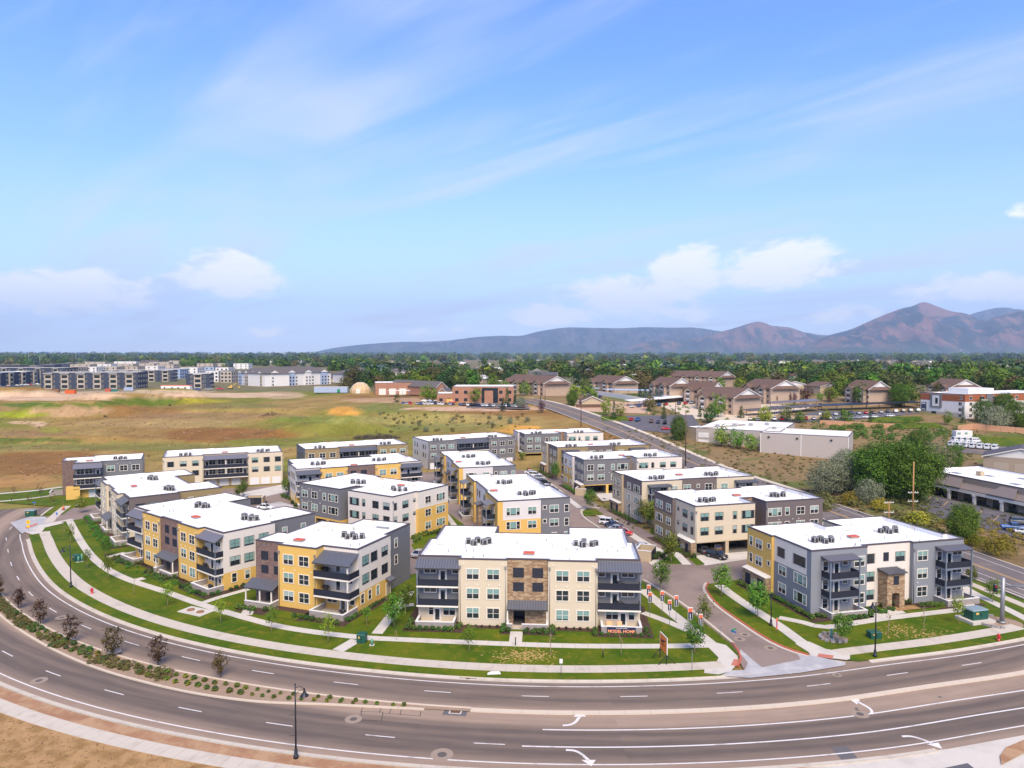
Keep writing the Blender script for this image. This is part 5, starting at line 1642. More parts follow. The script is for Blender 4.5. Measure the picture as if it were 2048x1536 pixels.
# orange and white apartment block
OB = far_block('apartment_block', 'white and rust panelled apartment block with grey framed recess', (1841, 822), (1928, 837), 12.6, 16, 'far_white', cat='apartment building', win=False, base=(3.0, 'putty'))
OB2 = OB.root
def obx(x0, x1, y0, y1, z0, z1, m, nm):
    b = MB(); b.box(x0, x1, y0, y1, z0, z1); return b.build(nm, m, OB2)
ol = OB.len
obx(-.08, ol + .08, -.08, 16.08, 8.9, 12.3, 'rust_panel', 'panel_band')
obx(ol * .24, ol * .5, -.5, -.085, 5.2, 12.2, 'slate', 'frame'); obx(ol * .29, ol * .45, -.56, -.502, 5.8, 11.6, 'cap', 'recess_panel'); obx(ol * .36, ol * .42, -.6, -.562, 7.2, 10.2, 'glass', 'window')
obx(ol * .02, ol * .14, -.2, -.085, 3.2, 7.6, 'navy_wall', 'banner'); obx(ol * .03, ol * .12, -.24, -.205, 6.6, 7.2, 'far_white', 'banner_text'); obx(ol * .03, ol * .12, -.24, -.205, 3.6, 4.0, 'far_white', 'banner_text')
obx(ol * .27, ol * .37, -.3, -.085, 0, 3.0, 'glass', 'door')
for s in range(4):
    for k in range(3):
        y = 2.0 + 5.0 * k
        obx(ol + .09, ol + .16, y, y + 1.4, .9 + 3.05 * s, 2.4 + 3.05 * s, 'blind', 'window')
        if k % 3 == 1: obx(ol + .02, ol + 1.6, y + 1.9, y + 4.6, .1 + 3.05 * s, .3 + 3.05 * s, 'far_white', 'balcony'); obx(ol + 1.5, ol + 1.6, y + 1.9, y + 4.6, .3 + 3.05 * s, 1.3 + 3.05 * s, 'far_white', 'balcony_rail')
OC = far_block('apartment_block', 'rust topped right wing of the white apartment block with stacked balconies', (1929, 837.5), (2130, 822), 12.9, 26, 'far_white', cat='apartment building', trim='w', storeys=4, cols=9, top=(9.0, 'rust_panel'))
for k, u in enumerate((.16, .30, .44, .62, .8)):
    x = OC.len * u
    for s in range(1, 4):
        b = MB(); b.box(x - 2, x + 2, -1.5, -.02, 3.1 * s - .2, 3.1 * s); b.box(x - 2, x + 2, -1.5, -1.42, 3.1 * s, 3.1 * s + 1.0); b.build('balcony', 'far_white', OC.root)
        b = MB(); b.box(x - 1.6, x + 1.6, -.09, -.085, 3.1 * s + .05, 3.1 * s + 2.3); b.build('balcony_door', 'glass', OC.root)
b = MB(); b.box(OC.len * .2, OC.len * .26, -.4, -.1, 0, 12.7); b.build('stair_panel', 'slate', OC.root)
b = MB(); b.box(12, 30, 8, 20, 12.3, 15.4); b.build('roof_house', 'far_white', OC.root)

# brown brick offices, fire station garage, barn, dome and trailer beyond the field
BB = far_block('office_building', 'brown brick two storey office with dark glazed entrance', (905, 806), (1028, 806), 10.0, 26, 'far_brick', storeys=2, cols=7, cat='office')
BL = far_block('office_building', 'lower brick wing of the office with yellow doorway', (874, 806.5), (906, 806.2), 6.0, 20, 'far_brick', storeys=1, cols=2, cat='office')
b = MB(); b.box(BB.len * .48, BB.len * .74, -.6, -.01, 0, 9.2); b.build('glazed_entrance', 'glass', BB.root)
b = MB(); b.box(BB.len * .52, BB.len * .66, -1.4, -.61, 0, 7.6); b.build('entrance_bay', 'far_brick', BB.root)
b = MB(); b.box(BL.len * .6, BL.len * .95, -.3, -.01, 0, 2.8); b.build('doorway', 'yellow', BL.root)
FG = far_block('garage_building', 'wide brown brick service garage with cream roller doors', (751, 789), (837, 788), 8.2, 24, 'far_brick', win=False, cat='garage')
for k in range(4):
    u = FG.len * (.08 + .235 * k)
    b = MB(); b.box(u, u + FG.len * .16, -.06, -.003, 0, 4.2); b.build('roller_door', 'trim', FG.root)
SHL = thing('canopy_shelter', 'open white roofed shelter before the brick garage', 'shelter', T(776, 793), 0)
b = MB(); b.box(0, 14, 0, 4, 3.6, 4.0); b.build('roof', 'far_white', SHL)
for x in (.2, 4.6, 9.2, 13.6):
    b = MB(); b.box(x, x + .2, .2, .4, 0, 3.6); b.build('post', 'galv', SHL)
gable_house('barn', 'red walled barn with brown roof left of the brick office', (872, 792), (893, 791), (850, 784), 6.0, 3.4, 'far_brick', 'grey_shingle', cat='barn', ends='far_brick')
gable_house('barn', 'lower brown roofed porch wing beside the red barn', (876, 796), (893, 796), (866, 790), 4.0, 2.4, 'far_brick', 'grey_shingle', cat='barn', ends='far_brick')
far_block('office_building', 'low cream commercial block behind the brick office', (1000, 778), (1052, 777), 6.5, 16, 'tan_stucco', storeys=1, cols=5, cat='office')
dm = T(721, 786)
dome = thing('dome_tent', 'ribbed cream fabric dome tent at the edge of the field', 'tent', dm)
R_ = 7.2; b = MB(); rb = MB()
for i in range(5):
    for k in range(14):
        def pt(i, k, s=1.0):
            e = (math.pi / 2) * i / 5; a = 2 * math.pi * k / 14
            return (s * R_ * math.cos(e) * math.cos(a), s * R_ * math.cos(e) * math.sin(a), s * R_ * 1.05 * math.sin(e))
        b.face([pt(i, k), pt(i, k + 1), pt(i + 1, k + 1), pt(i + 1, k)])
        if i == 0: rb.tube([pt(j, k, 1.01) for j in range(6)], .12, 4)
b.build('fabric', 'fabric', dome); rb.build('ribs', 'trim', dome)
b = MB(); b.box(-1.5, 1.5, -R_ - .6, -R_ + 1.5, 0, 3.2); b.build('porch', 'trim', dome)
tr = T(628, 787)
tl = thing('site_trailer', 'pale blue site trailer left of the dome tent', 'trailer', tr, .02)
b = MB(); b.box(0, 23, 0, 4, .6, 4.4, 0); b.box(-.1, 23.1, -.1, 4.1, 4.4, 4.6, 1); b.build('body', ['far_blue', 'far_white'], tl)
b = MB(); b.box(16, 18, -.08, -.003, .6, 3.0); b.build('door', 'sign_green', tl)

# long hotel-like block with brown hipped roof
def hip_block(name, label, pa, pb, h, depth, rise, walls, roof='grey_shingle', group=None):
    A, B = T(*pa), T(*pb)
    ln = (B.xy - A.xy).length
    root = thing(name, label, 'apartment building', (A.x, A.y, min(A.z, B.z) - .4), math.atan2(B.y - A.y, B.x - A.x), group)
    b = MB(); b.box(0, ln, 0, depth, 0, h, 0, skip=(1,)); b.build('wall', walls[0], root)
    o = 1.0
    b = MB()
    e0, e1 = (-o, -o), (ln + o, depth + o); m = depth / 2
    A1_, B1_, C1_, D1_ = (-o, -o, h), (ln + o, -o, h), (ln + o, depth + o, h), (-o, depth + o, h)
    R0, R1_ = (m, m, h + rise), (ln - m, m, h + rise)
    b.face([A1_, B1_, R1_, R0]); b.face([B1_, C1_, R1_]); b.face([C1_, D1_, R0, R1_]); b.face([D1_, A1_, R0])
    b.build('roof', roof, root)
    n = max(3, int(ln / 14))
    for k in range(n):
        x = ln * (k + .5) / n
        b = MB(); b.box(x - 3.5, x + 3.5, -1.2, -.003, 0, h + .5); b.build('bay', walls[(k % 2) + 1 if len(walls) > 2 else 0], root)
        b = MB(); b.face([(x - 4.2, -1.7, h + .3), (x + 4.2, -1.7, h + .3), (x, -1.7, h + 2.4)]); b.face([(x - 4.2, -1.7, h + .3), (x, -1.7, h + 2.4), (x, 3, h + 2.4), (x - 4.2, .5, h + .3)], 1); b.face([(x, -1.7, h + 2.4), (x + 4.2, -1.7, h + .3), (x + 4.2, .5, h + .3), (x, 3, h + 2.4)], 1)
        b.build('bay_roof', ['far_white', roof], root)
        for s in range(int(h // 2.9)):
            for dx in (-2.2, 1.0, 5.2):
                b = MB(); b.box(x + dx, x + dx + 1.3, -1.3 if dx < 4 else -.08, -1.202 if dx < 4 else -.003, .9 + 2.9 * s, 2.3 + 2.9 * s); b.build('window', 'glass', root)
    return root
hip_block('apartment_block', 'white and blue four storey apartment block with long brown hipped roof', (530, 773), (662, 768), 11.5, 26, 5.5, ('far_white', 'far_white', 'far_blue'))
hip_block('apartment_block', 'blue and cream end wing of the brown roofed apartment block', (477, 769), (530, 773), 11.0, 22, 5.0, ('far_white', 'far_blue', 'putty'))
hip_block('apartment_block', 'brown roofed apartment block half hidden by trees behind the dome', (690, 766), (760, 764), 9.0, 24, 5.0, ('far_white', 'far_white', 'putty'))
hip_block('apartment_block', 'brown roofed apartment block behind the brick garage', (778, 765), (826, 764), 9.0, 20, 5.0, ('far_white', 'far_white', 'putty'))

# dark modern apartments beyond the field, townhouses behind them
def navy_block(label, pa, pb, h=13.0, depth=20, bays=5, wall='navy_wall', bay='putty', group='dark modern apartment blocks'):
    k = far_block('apartment_block', label, pa, pb, h, depth, wall, cat='apartment building', storeys=3, cols=bays * 2, trim='w', group=group)
    for i in range(bays):
        u = k.len * (i + .5) / bays
        b = MB(); b.box(u - 2.8, u + 2.8, -1.3, -.01, 0, h - 1.2); b.build('balcony_bay', bay, k.root)
        for s in range(3):
            b = MB(); b.box(u - 2.1, u + 2.1, -1.36, -1.305, 1.0 + 3.9 * s, 3.4 + 3.9 * s); b.build('balcony_opening', 'glass', k.root)
        b = MB(); b.box(u - 3.4, u + 3.4, -2.2, 2, h - .9, h - .6); b.build('eave', 'far_white', k.root)
    return k
navy_block('dark navy apartment block with pale balcony bays facing the field', (82, 778), (276, 777), 13.4, 20, 6)
navy_block('dark navy apartment block at the left edge of the view', (-20, 776), (80, 768), 12.5, 20, 4)
navy_block('short dark blue apartment block with grey centre panel', (372, 776), (420, 775.5), 12.0, 22, 1)
navy_block('dark apartment row set behind the navy block', (205, 764), (345, 763), 12.0, 20, 5, bay='putty')
navy_block('dark apartment row beyond the parking at the left', (-40, 757), (130, 758), 13.0, 20, 5)
town = 0; TH = {}
for (x, y, w_, wall) in ((140, 752, 34, 'putty'), (178, 750, 30, 'far_white'), (215, 749, 36, 'putty'), (258, 748, 34, 'putty'), (298, 747, 36, 'far_white'), (160, 741, 40, 'putty'), (205, 740, 34, 'far_white'), (246, 739, 40, 'putty'), (290, 738, 36, 'putty'),
                        (330, 741, 34, 'putty'), (345, 757, 30, 'far_blue'), (378, 752, 34, 'far_white'), (414, 750, 28, 'far_blue'), (444, 752, 26, 'far_white'), (410, 738, 32, 'putty'), (446, 737, 34, 'putty'), (482, 738, 30, 'far_white'), (425, 764, 24, 'far_white'), (452, 765, 22, 'putty'), (318, 733, 40, 'putty'), (250, 731, 44, 'far_white'), (190, 732, 40, 'putty'), (120, 738, 36, 'navy_wall'), (60, 748, 40, 'navy_wall'), (20, 744, 40, 'navy_wall'), (90, 742, 36, 'navy_wall'), (360, 728, 44, 'putty'), (420, 727, 40, 'brownwall'), (300, 727, 36, 'brownwall'), (470, 728, 36, 'brownwall')):
    k = far_block('town_house', {'putty': 'flat roofed putty coloured town house in the dense cluster beyond the field', 'far_white': 'flat roofed white town house in the dense cluster beyond the field', 'far_blue': 'flat roofed blue town house in the dense cluster beyond the field', 'navy_wall': 'flat roofed navy town house in the dense cluster beyond the field', 'brownwall': 'flat roofed brown town house in the dense cluster beyond the field'}[wall],
                  (x - w_ / 2, y), (x + w_ / 2, y), 11.5, 22, wall, storeys=3, cols=3, group='%s town houses beyond the field' % wall.replace('far_', '').replace('_wall', ''), cat='town house', roof='far_white' if town % 3 else 'dark_roof')
    wname = wall.replace('far_', '').replace('_wall', '').replace('wall', '')
    TH.setdefault(wname, []).append((x, k.root))
    town += 1
for wname, v in TH.items():
    for n_, (x, o) in enumerate(sorted(v, key=lambda q: q[0])): o['label'] = 'flat roofed %s town house, %s %s one from the left beyond the field' % (wname, ORD[n_], wname)
# school, halls and highway walls in the trees on the right
for (pa, pb, h, m, lab) in (((1512, 729), (1556, 729), 10, 'far_brick', 'red brick school hall in the far trees'), ((1556, 728), (1590, 728), 9, 'far_white', 'white roofed school wing in the far trees'), ((1590, 729), (1612, 729), 8, 'tan_stucco', 'sand coloured school annexe in the far trees'),
                            ((1640, 729), (1700, 730), 9, 'yellow', 'yellow and sand school building in the far trees'), ((1690, 731), (1722, 731), 7, 'far_brick', 'red brick annexe of the yellow school'), ((1392, 728), (1438, 728), 7, 'tan_brick', 'orange brick hall in the middle trees'),
                            ((1310, 735), (1352, 735), 7, 'far_white', 'long white store in the middle trees'), ((1450, 740), (1480, 740), 7, 'far_white', 'white house front in the middle trees'), ((1675, 712), (1720, 713), 15, 'putty', 'pale apartment blocks near the horizon'), ((575, 726), (606, 726), 9, 'far_white', 'white hall behind the brown roofed block'), ((540, 727), (560, 727), 9, 'far_white', 'small white hall behind the brown roofed block')):
    far_block('hall', lab, pa, pb, h, 30, m, win=False, cat='building', roof='far_white')
def wall_line(name, label, pts, h, m, seg=12.0, th=.5, cat='wall'):
    P = [T(*p) for p in pts]
    root = thing(name, label, cat, P[0])
    for a, c in zip(P[:-1], P[1:]):
        n = max(1, int((c - a).length / seg)); n = min(n, 60)
        for k in range(n):
            p, q = a.lerp(c, k / n) - P[0], a.lerp(c, (k + .985) / n) - P[0]
            d = (q - p).normalized(); nn = Vector((-d.y, d.x, 0)) * th / 2
            b = MB(); b.mesh8([p - nn + Vector((0, 0, -.6)), q - nn + Vector((0, 0, -.6)), q + nn + Vector((0, 0, -.6)), p + nn + Vector((0, 0, -.6)), p - nn + Vector((0, 0, h)), q - nn + Vector((0, 0, h)), q + nn + Vector((0, 0, h)), p + nn + Vector((0, 0, h))])
            b.build('wall_panel', m, root)
    return root
wall_line('sound_wall', 'long pale concrete highway wall crossing the trees on the right', [(1560, 740), (1760, 746), (2060, 757)], 8.0, 'sound_wall', 26)
wall_line('sound_wall', 'pale highway wall among the middle trees', [(1090, 727), (1240, 728), (1400, 730)], 9.0, 'sound_wall', 40)
wall_line('boundary_wall', 'pink block wall below the white apartment block', [(1640, 848), (1790, 856)], 2.0, 'pink_wall', 5)
wall_line('boundary_wall', 'pink block wall in front of the olive trees', [(1915, 862), (1945, 858), (2060, 868)], 2.6, 'pink_wall', 5)
wall_line('boundary_wall', 'white construction wall behind the brown bungalow', [(1180, 789), (1250, 799), (1292, 808)], 3.0, 'far_white', 5)
wall_line('boundary_wall', 'low tan wall along the apartment parking', [(1500, 838), (1650, 838)], 1.8, 'tan_stucco', 5)
# bungalow by the street
gable_house('bungalow', 'small brown roofed bungalow behind a wooden fence', (1164, 812), (1206, 812), (1158, 804), 3.2, 2.6, 'tan_stucco', 'brown_shingle', ends='tan_stucco')
wall_line('wooden_fence', 'dark board fence round the bungalow garden', [(1152, 815), (1165, 815.5), (1210, 815)], 1.9, 'wood_dark', 2.4, .1, 'fence')
# carports
def carport(label, pts, m, w=6.0, h=3.0):
    P = [T(*p) for p in pts]
    root = thing('carport', label, 'carport', P[0], group=None)
    for a, c in zip(P[:-1], P[1:]):
        d = (c - a); n = Vector((-d.y, d.x, 0)).normalized() * w
        A_, C_ = a - P[0], c - P[0]
        b = MB(); b.mesh8([A_ + Vector((0, 0, h)), C_ + Vector((0, 0, h)), C_ + n + Vector((0, 0, h + .5)), A_ + n + Vector((0, 0, h + .5)), A_ + Vector((0, 0, h + .25)), C_ + Vector((0, 0, h + .25)), C_ + n + Vector((0, 0, h + .75)), A_ + n + Vector((0, 0, h + .75))])
        b.build('roof', m, root)
        k = max(2, int(d.length / 7))
        for i in range(k + 1):
            p = A_.lerp(C_, i / k) + n * .5
            b = MB(); b.box(p.x - .1, p.x + .1, p.y - .1, p.y + .1, p.z - .4, p.z + h + .3); b.build('post', 'dark_steel', root)
carport('long dark carport in front of the brick apartment houses', [(1500, 834), (1570, 829), (1645, 823)], 'dark_roof')
carport('black carport beside the white apartment block', [(1650, 823), (1740, 820), (1842, 816)], 'dark_steel')
carport('pale carport roof near the maroon tree', [(1548, 818), (1640, 812)], 'seam_light')
carport('white carport roof over the red car', [(1262, 814), (1330, 808), (1384, 803)], 'far_white')
carport('blue grey carport roof before the spruces', [(1210, 789), (1300, 791)], 'far_blue')
carport('blue grey carport roof at the brick apartment corner', [(1310, 806), (1384, 801)], 'far_blue')
carport('far blue carport roof beside the end apartment house', [(1145, 782), (1185, 787)], 'far_blue')
carport('dark carport at the left edge before the navy blocks', [(-10, 783), (40, 781)], 'dark_steel')
# surfaced lots and lawns over the land
def land_sheet(name, pp, m, dz=.12, n=6):
    """sheet draped on the land: a px quad subdivided"""
    a, b_, c, d = [Vector((x, y)) for x, y in pp]
    mb = MB()
    G = [[None] * (n + 1) for _ in range(n + 1)]
    A_, B_, C_, D_ = T(*a), T(*b_), T(*c), T(*d)
    for i in range(n + 1):
        for j in range(n + 1):
            p = A_.lerp(B_, j / n).lerp(D_.lerp(C_, j / n), i / n)
            G[i][j] = (p.x, p.y, float(zt(p.x, p.y)) + dz)
    for i in range(n):
        for j in range(n):
            mb.face([G[i][j], G[i][j + 1], G[i + 1][j + 1], G[i + 1][j]])
    o = mb.build(name, m); o['kind'] = 'structure'
    return o
land_sheet('parking_lot', [(1235, 848), (1400, 852), (1385, 830), (1250, 832)], 'asphalt_new')
land_sheet('parking_lot', [(1250, 858), (1395, 872), (1400, 852), (1235, 846)], 'asphalt_new', .14)
land_sheet('parking_lot', [(1500, 846), (1690, 842), (1850, 826), (1640, 822)], 'asphalt_new')
land_sheet('parking_lot', [(1385, 838), (1500, 842), (1640, 812), (1290, 802)], 'concrete_warm', .1)
land_sheet('parking_lot', [(800, 815), (1060, 818), (1050, 804), (800, 797)], 'asphalt_street', .12)
land_sheet('parking_lot', [(1150, 822), (1300, 828), (1290, 806), (1150, 800)], 'pink_dirt', .09)
land_sheet('lawn_far', [(1728, 846), (1830, 846), (1846, 833), (1752, 835)], 'lawn', .2)
land_sheet('lawn_far', [(1790, 858), (1890, 856), (1870, 846), (1790, 848)], 'lawn', .2)
land_sheet('lawn_far', [(1205, 842), (1262, 842), (1250, 832), (1200, 833)], 'lawn', .2)
land_sheet('lawn_far', [(1910, 890), (2060, 895), (2060, 876), (1915, 872)], 'lawn', .2)
land_sheet('yard', [(1905, 905), (2060, 915), (2060, 896), (1905, 888)], 'asphalt_street', .15)

# ------------------------------------------------------------------ mountains
def rock_mat(name, hue=(.20, .115, .09), veg_shade=(.055, .075, .045), town=0.0, zmax=1200.):
    m, t, b = new_mat(name)
    v = N(t, 'ShaderNodeTexCoord').outputs['Object']
    sx = N(t, 'ShaderNodeSeparateXYZ'); L(t, v, sx.inputs[0])
    sv = VM('MULTIPLY', v, (.0042, .0006, .0014), t)
    n = M('ADD', M('MULTIPLY', NOISE(v, .0012, 6, .6, t), .5, t), M('MULTIPLY', NOISE(sv, 1.0, 7, .68, t, .6), .5, t), t)
    c = MIX(RAMP(n, [(.46, 0), (.54, 1)], t), veg_shade, hue, t)  # dark streaks: growth, plus gully shade put into the colour to sharpen the relief
    lowz = M('MULTIPLY', RAMP(M('DIVIDE', sx.outputs[2], zmax, t), [(.06, 1), (.30, 0)], t), .85, t)
    c = MIX(lowz, c, (.05, .075, .06), t)
    vo = N(t, 'ShaderNodeTexVoronoi'); vo.inputs['Scale'].default_value = .011; L(t, v, vo.inputs['Vector'])
    dots = M('MULTIPLY', RAMP(vo.outputs['Distance'], [(.10, 1), (.2, 0)], t), M('MULTIPLY', RAMP(M('DIVIDE', sx.outputs[2], zmax, t), [(.02, 1), (.22, 0)], t), RAMP(NOISE(v, .0009, 3, .6, t), [(.46, 0), (.6, 1)], t), t), t)
    c = MIX(M('MULTIPLY', dots, town, t), c, (.8, .78, .75), t)
    L(t, c, b.inputs['Base Color'])
    b.inputs['Roughness'].default_value = 1.0; b.inputs['Specular IOR Level'].default_value = 0
    bn = N(t, 'ShaderNodeBump'); bn.inputs['Strength'].default_value = 1.0; bn.inputs['Distance'].default_value = 60
    L(t, NOISE(v, .004, 6, .6, t), bn.inputs['Height']); L(t, bn.outputs[0], b.inputs['Normal'])
rock_mat('rock_far', (.085, .075, .08), (.028, .04, .045), .9)
rock_mat('rock_mid', (.19, .10, .08), (.04, .045, .045), .9)
rock_mat('rock_near', (.19, .095, .075), (.035, .04, .042), .9)
def range_(name, skyline, dist, depth, m, seed, step=70.0):
    """a mountain range: ridge heights read off the skyline, spurs running down toward the viewer"""
    K = np.array(skyline, float)
    xs_px = np.arange(K[0, 0], K[-1, 0] + 1, 3.0)
    ridge = np.array([catmull(x, K) for x in xs_px])
    nv = 64
    V, Q = [], []
    r = random.Random(seed)
    off = Vector((r.uniform(-99, 99), r.uniform(-99, 99), 0))
    for j in range(nv):
        s = j / (nv - 1)            # 0 ridge line ... 1 foot
        for i, x in enumerate(xs_px):
            d = dist + depth * (1 - s)
            X = (x - CX) / F * d
            crest = (712 - ridge[i]) / F * (dist + depth) + 26
            prof = (1 - s) ** 1.15
            p = Vector((X * .00075 + d * .0002, d * .00030, 0)) + off
            rd = abs(noise.noise(p)) * 1.0 + abs(noise.noise(p * 2.3)) * .55 + abs(noise.noise(p * 5.1)) * .28 + abs(noise.noise(p * 11.0)) * .13
            e = math.sin(math.pi * min(1, s * 1.02)) ** .6
            h = crest * (prof + e * (.46 - 1.15 * rd) * (1 - .5 * s))
            if s == 0: h *= 1 + .02 * noise.noise(Vector((X * .004, seed, 0)))
            h = min(h, crest * (1 - .35 * s))
            edge = min(1, (i + 1) / 14, (len(xs_px) - i) / 14)
            V.append((X, d, PLATEAU - 8 + max(0, h) * (edge if s > .03 else 1)))
        # (columns share the same azimuths, so the crest stays on the skyline read from the picture)
    n = len(xs_px)
    for j in range(nv - 1):
        for i in range(n - 1):
            Q.append((j * n + i, (j + 1) * n + i, (j + 1) * n + i + 1, j * n + i + 1))
    # back slope
    base = len(V)
    for i, x in enumerate(xs_px):
        d = dist + depth * 1.6
        V.append(((x - CX) / F * d, d, PLATEAU - 8))
    for i in range(n - 1):
        Q.append((base + i, i, i + 1, base + i + 1))
    me = bpy.data.meshes.new(name); me.from_pydata(V, [], Q); me.materials.append(MAT[m])
    me.polygons.foreach_set('use_smooth', np.ones(len(Q), bool)); me.update()
    o = link(name, me); o['kind'] = 'structure'
    return o
range_('mountains_far', [(590, 714), (615, 711), (640, 701), (700, 691), (790, 684), (850, 683), (900, 680), (950, 674), (1000, 671), (1040, 671), (1080, 662), (1130, 655), (1180, 655), (1240, 656), (1290, 654), (1345, 655), (1390, 655), (1440, 662), (1500, 672), (1600, 664), (1650, 670), (1760, 668), (1900, 640), (1960, 622), (2000, 615), (2060, 622), (2200, 640), (2350, 655), (2500, 690), (2600, 712)], 17000, 5500, 'rock_far', 3)
range_('mountains_middle', [(1190, 712), (1240, 700), (1300, 682), (1360, 680), (1420, 668), (1470, 655), (1515, 643), (1545, 651), (1580, 655), (1620, 668), (1680, 680), (1760, 690), (1850, 705), (1900, 713)], 14500, 3800, 'rock_mid', 8)
range_('mountains_near', [(1560, 713), (1610, 690), (1650, 672), (1700, 658), (1750, 636), (1790, 620), (1820, 612), (1846, 604), (1870, 612), (1900, 622), (1935, 628), (1960, 640), (1990, 632), (2030, 622), (2070, 616), (2140, 610), (2220, 626), (2330, 640), (2450, 668), (2600, 700), (2660, 713)], 12000, 4200, 'rock_near', 21)
# ------------------------------------------------------------------ trees
def crown_mesh(name, m, seed, clumps, per, rad, leaf, shape='round', z0=0.0, fill=.55, spread=.30, m2=None):
    """leaf cards gathered in clumps through the crown's volume; rad = (rx, ry, rz) half sizes, centre at z0 + rz"""
    r = np.random.default_rng(seed)
    rx, ry, rz = rad
    n = clumps
    u = r.normal(size=(n, 3)); u /= np.linalg.norm(u, axis=1)[:, None]
    k = fill + (1 - fill) * r.random(n) ** .6
    c = u * k[:, None]
    if shape == 'cone':
        h = r.random(n) ** 1.5
        a = r.uniform(0, 2 * np.pi, n); q = (1 - h) * (fill + (1 - fill) * r.random(n))
        c = np.stack([q * np.cos(a), q * np.sin(a), h * 2 - 1], 1)
    elif shape == 'vase':
        h = r.random(n); a = r.uniform(0, 2 * np.pi, n); q = (.18 + .82 * np.sin(np.pi * np.clip(h * .78 + .10, 0, 1))) * np.sqrt(r.random(n)) * .95
        c = np.stack([q * np.cos(a), q * np.sin(a), h * 2 - 1], 1)
    elif shape == 'dome':
        c[:, 2] = np.abs(c[:, 2]) * 1.6 - .62
    c += r.normal(scale=.06, size=c.shape)
    sz = r.uniform(.65, 1.25, n)
    P = np.repeat(c, per, 0) * np.array([rx, ry, rz]) + r.normal(size=(n * per, 3)) * np.repeat(sz, per)[:, None] * np.array([rx, ry, rz * .8]) * spread * .6
    P[:, 2] += z0 + rz
    N_ = len(P)
    a = r.normal(size=(N_, 3)); a /= np.linalg.norm(a, axis=1)[:, None]
    nn = P - np.array([0, 0, z0 + rz * .7]); nn /= np.linalg.norm(nn, axis=1)[:, None] + 1e-6
    nn = nn * .9 + r.normal(size=(N_, 3)) * .6 + np.array([0, 0, .35]); nn /= np.linalg.norm(nn, axis=1)[:, None]
    t = np.cross(nn, a); t /= np.linalg.norm(t, axis=1)[:, None] + 1e-9
    b_ = np.cross(nn, t)
    s = leaf * r.uniform(.55, 1.25, N_)[:, None]
    V = np.stack([P - t * s * .5, P - b_ * s * .32 + nn * s * .08, P + t * s * .5, P + b_ * s * .32 + nn * s * .08], 1).reshape(-1, 3)
    Q = np.arange(N_ * 4).reshape(-1, 4)
    me = bpy.data.meshes.new(name)
    me.from_pydata(V.tolist(), [], Q.tolist())
    me.materials.append(MAT[m])
    if m2:
        me.materials.append(MAT[m2])
        me.polygons.foreach_set('material_index', (r.random(N_) < .35).astype(np.int32))
    me.update()
    return me
def trunk_mesh(name, h, r0, r1, limbs, seed, reach=(1, 1), m='bark', lean=0.05):
    rr = random.Random(seed)
    b = MB()
    pts = [Vector((rr.uniform(-lean, lean) * i, rr.uniform(-lean, lean) * i, h * i / 4)) for i in range(5)]
    b.tube(pts, [r0 + (r1 - r0) * i / 4 for i in range(5)], 6)
    for k in range(limbs):
        t = rr.uniform(.45, .95); p = pts[0].lerp(pts[-1], t); a = rr.uniform(0, 6.28)
        e = p + Vector((math.cos(a) * reach[0] * rr.uniform(.5, 1), math.sin(a) * reach[0] * rr.uniform(.5, 1), reach[1] * rr.uniform(.5, 1)))
        mid = p.lerp(e, .5) + Vector((0, 0, .08 * reach[1]))
        b.tube([p, mid, e], [r1 * .8, r1 * .5, r1 * .2], 4, cap=False)
    return b.mesh(name, m)
KIND = {}
def kind(name, variants):
    KIND[name] = variants
def mk(name, m, n, h, w, leaf, clumps, per, shape='round', tr=.28, r0=.22, barkm='bark', fill=.5, m2=None, spread=.30, sq=1.0):
    vs = []
    for k in range(n):
        q = 1 + .12 * math.sin(k * 2.1)
        rz = h * (1 - tr) / 2
        vs.append((trunk_mesh('trunk', h * (tr + .3), r0, r0 * .45, 5, k + 5, (w * .32, h * .3), barkm),
                   crown_mesh('crown', m, 100 + k * 7 + len(name), clumps, per, (w / 2 * q, w / 2 * (2 - q) * sq, rz), leaf, shape, h * tr, fill, spread, m2)))
    kind(name, vs)
# heights are 1:1 metres; scaled per tree
mk('broad', 'leaf_green', 4, 11, 9.5, .95, 70, 16, tr=.12)
mk('bright', 'leaf_bright', 3, 9, 8, .8, 60, 16, tr=.12)
mk('dark', 'leaf_dark', 3, 11, 8, .9, 60, 16, tr=.1)
mk('conifer', 'leaf_dark', 2, 10, 4.6, .6, 80, 12, 'cone', tr=.05)
mk('spruce', 'leaf_blue', 2, 7, 4.4, .5, 80, 12, 'cone', tr=.05)
mk('olive', 'leaf_olive', 2, 10, 8.5, .9, 60, 15, tr=.12)
mk('big', 'leaf_deep', 3, 18, 15, .56, 300, 50, tr=.02, r0=.45, spread=.20, fill=.58, m2='leaf_fresh')
mk('silver', 'leaf_silver', 3, 11, 12, .46, 200, 40, tr=.0, r0=.3, spread=.22, fill=.58)
mk('straw', 'leaf_tan', 1, 12, 11, .4, 110, 22, tr=.05, r0=.3, spread=.26, m2='leaf_silver')
mk('maroon', 'leaf_maroon', 2, 7, 6, .5, 70, 16, tr=.04)
mk('plum', 'leaf_plum', 5, 4.0, 2.6, .25, 72, 14, 'vase', tr=.20, r0=.08, fill=.3, spread=.22, m2='leaf_rust')
mk('sapling', 'leaf_bright', 5, 4.4, 1.8, .24, 52, 12, tr=.32, r0=.05, barkm='bark_pale', fill=.2, spread=.34, m2='leaf_green')
mk('bare', 'leaf_tan', 2, 3.6, 1.1, .12, 16, 4, tr=.36, r0=.045, barkm='bark_pale', fill=.2, spread=.36)
mk('street', 'leaf_green', 4, 5.2, 3.0, .28, 80, 20, tr=.26, r0=.08, barkm='bark_pale', fill=.35, m2='leaf_bright')
mk('redbud', 'leaf_maroon', 2, 3.6, 2.0, .2, 26, 7, tr=.3, r0=.05, fill=.25)
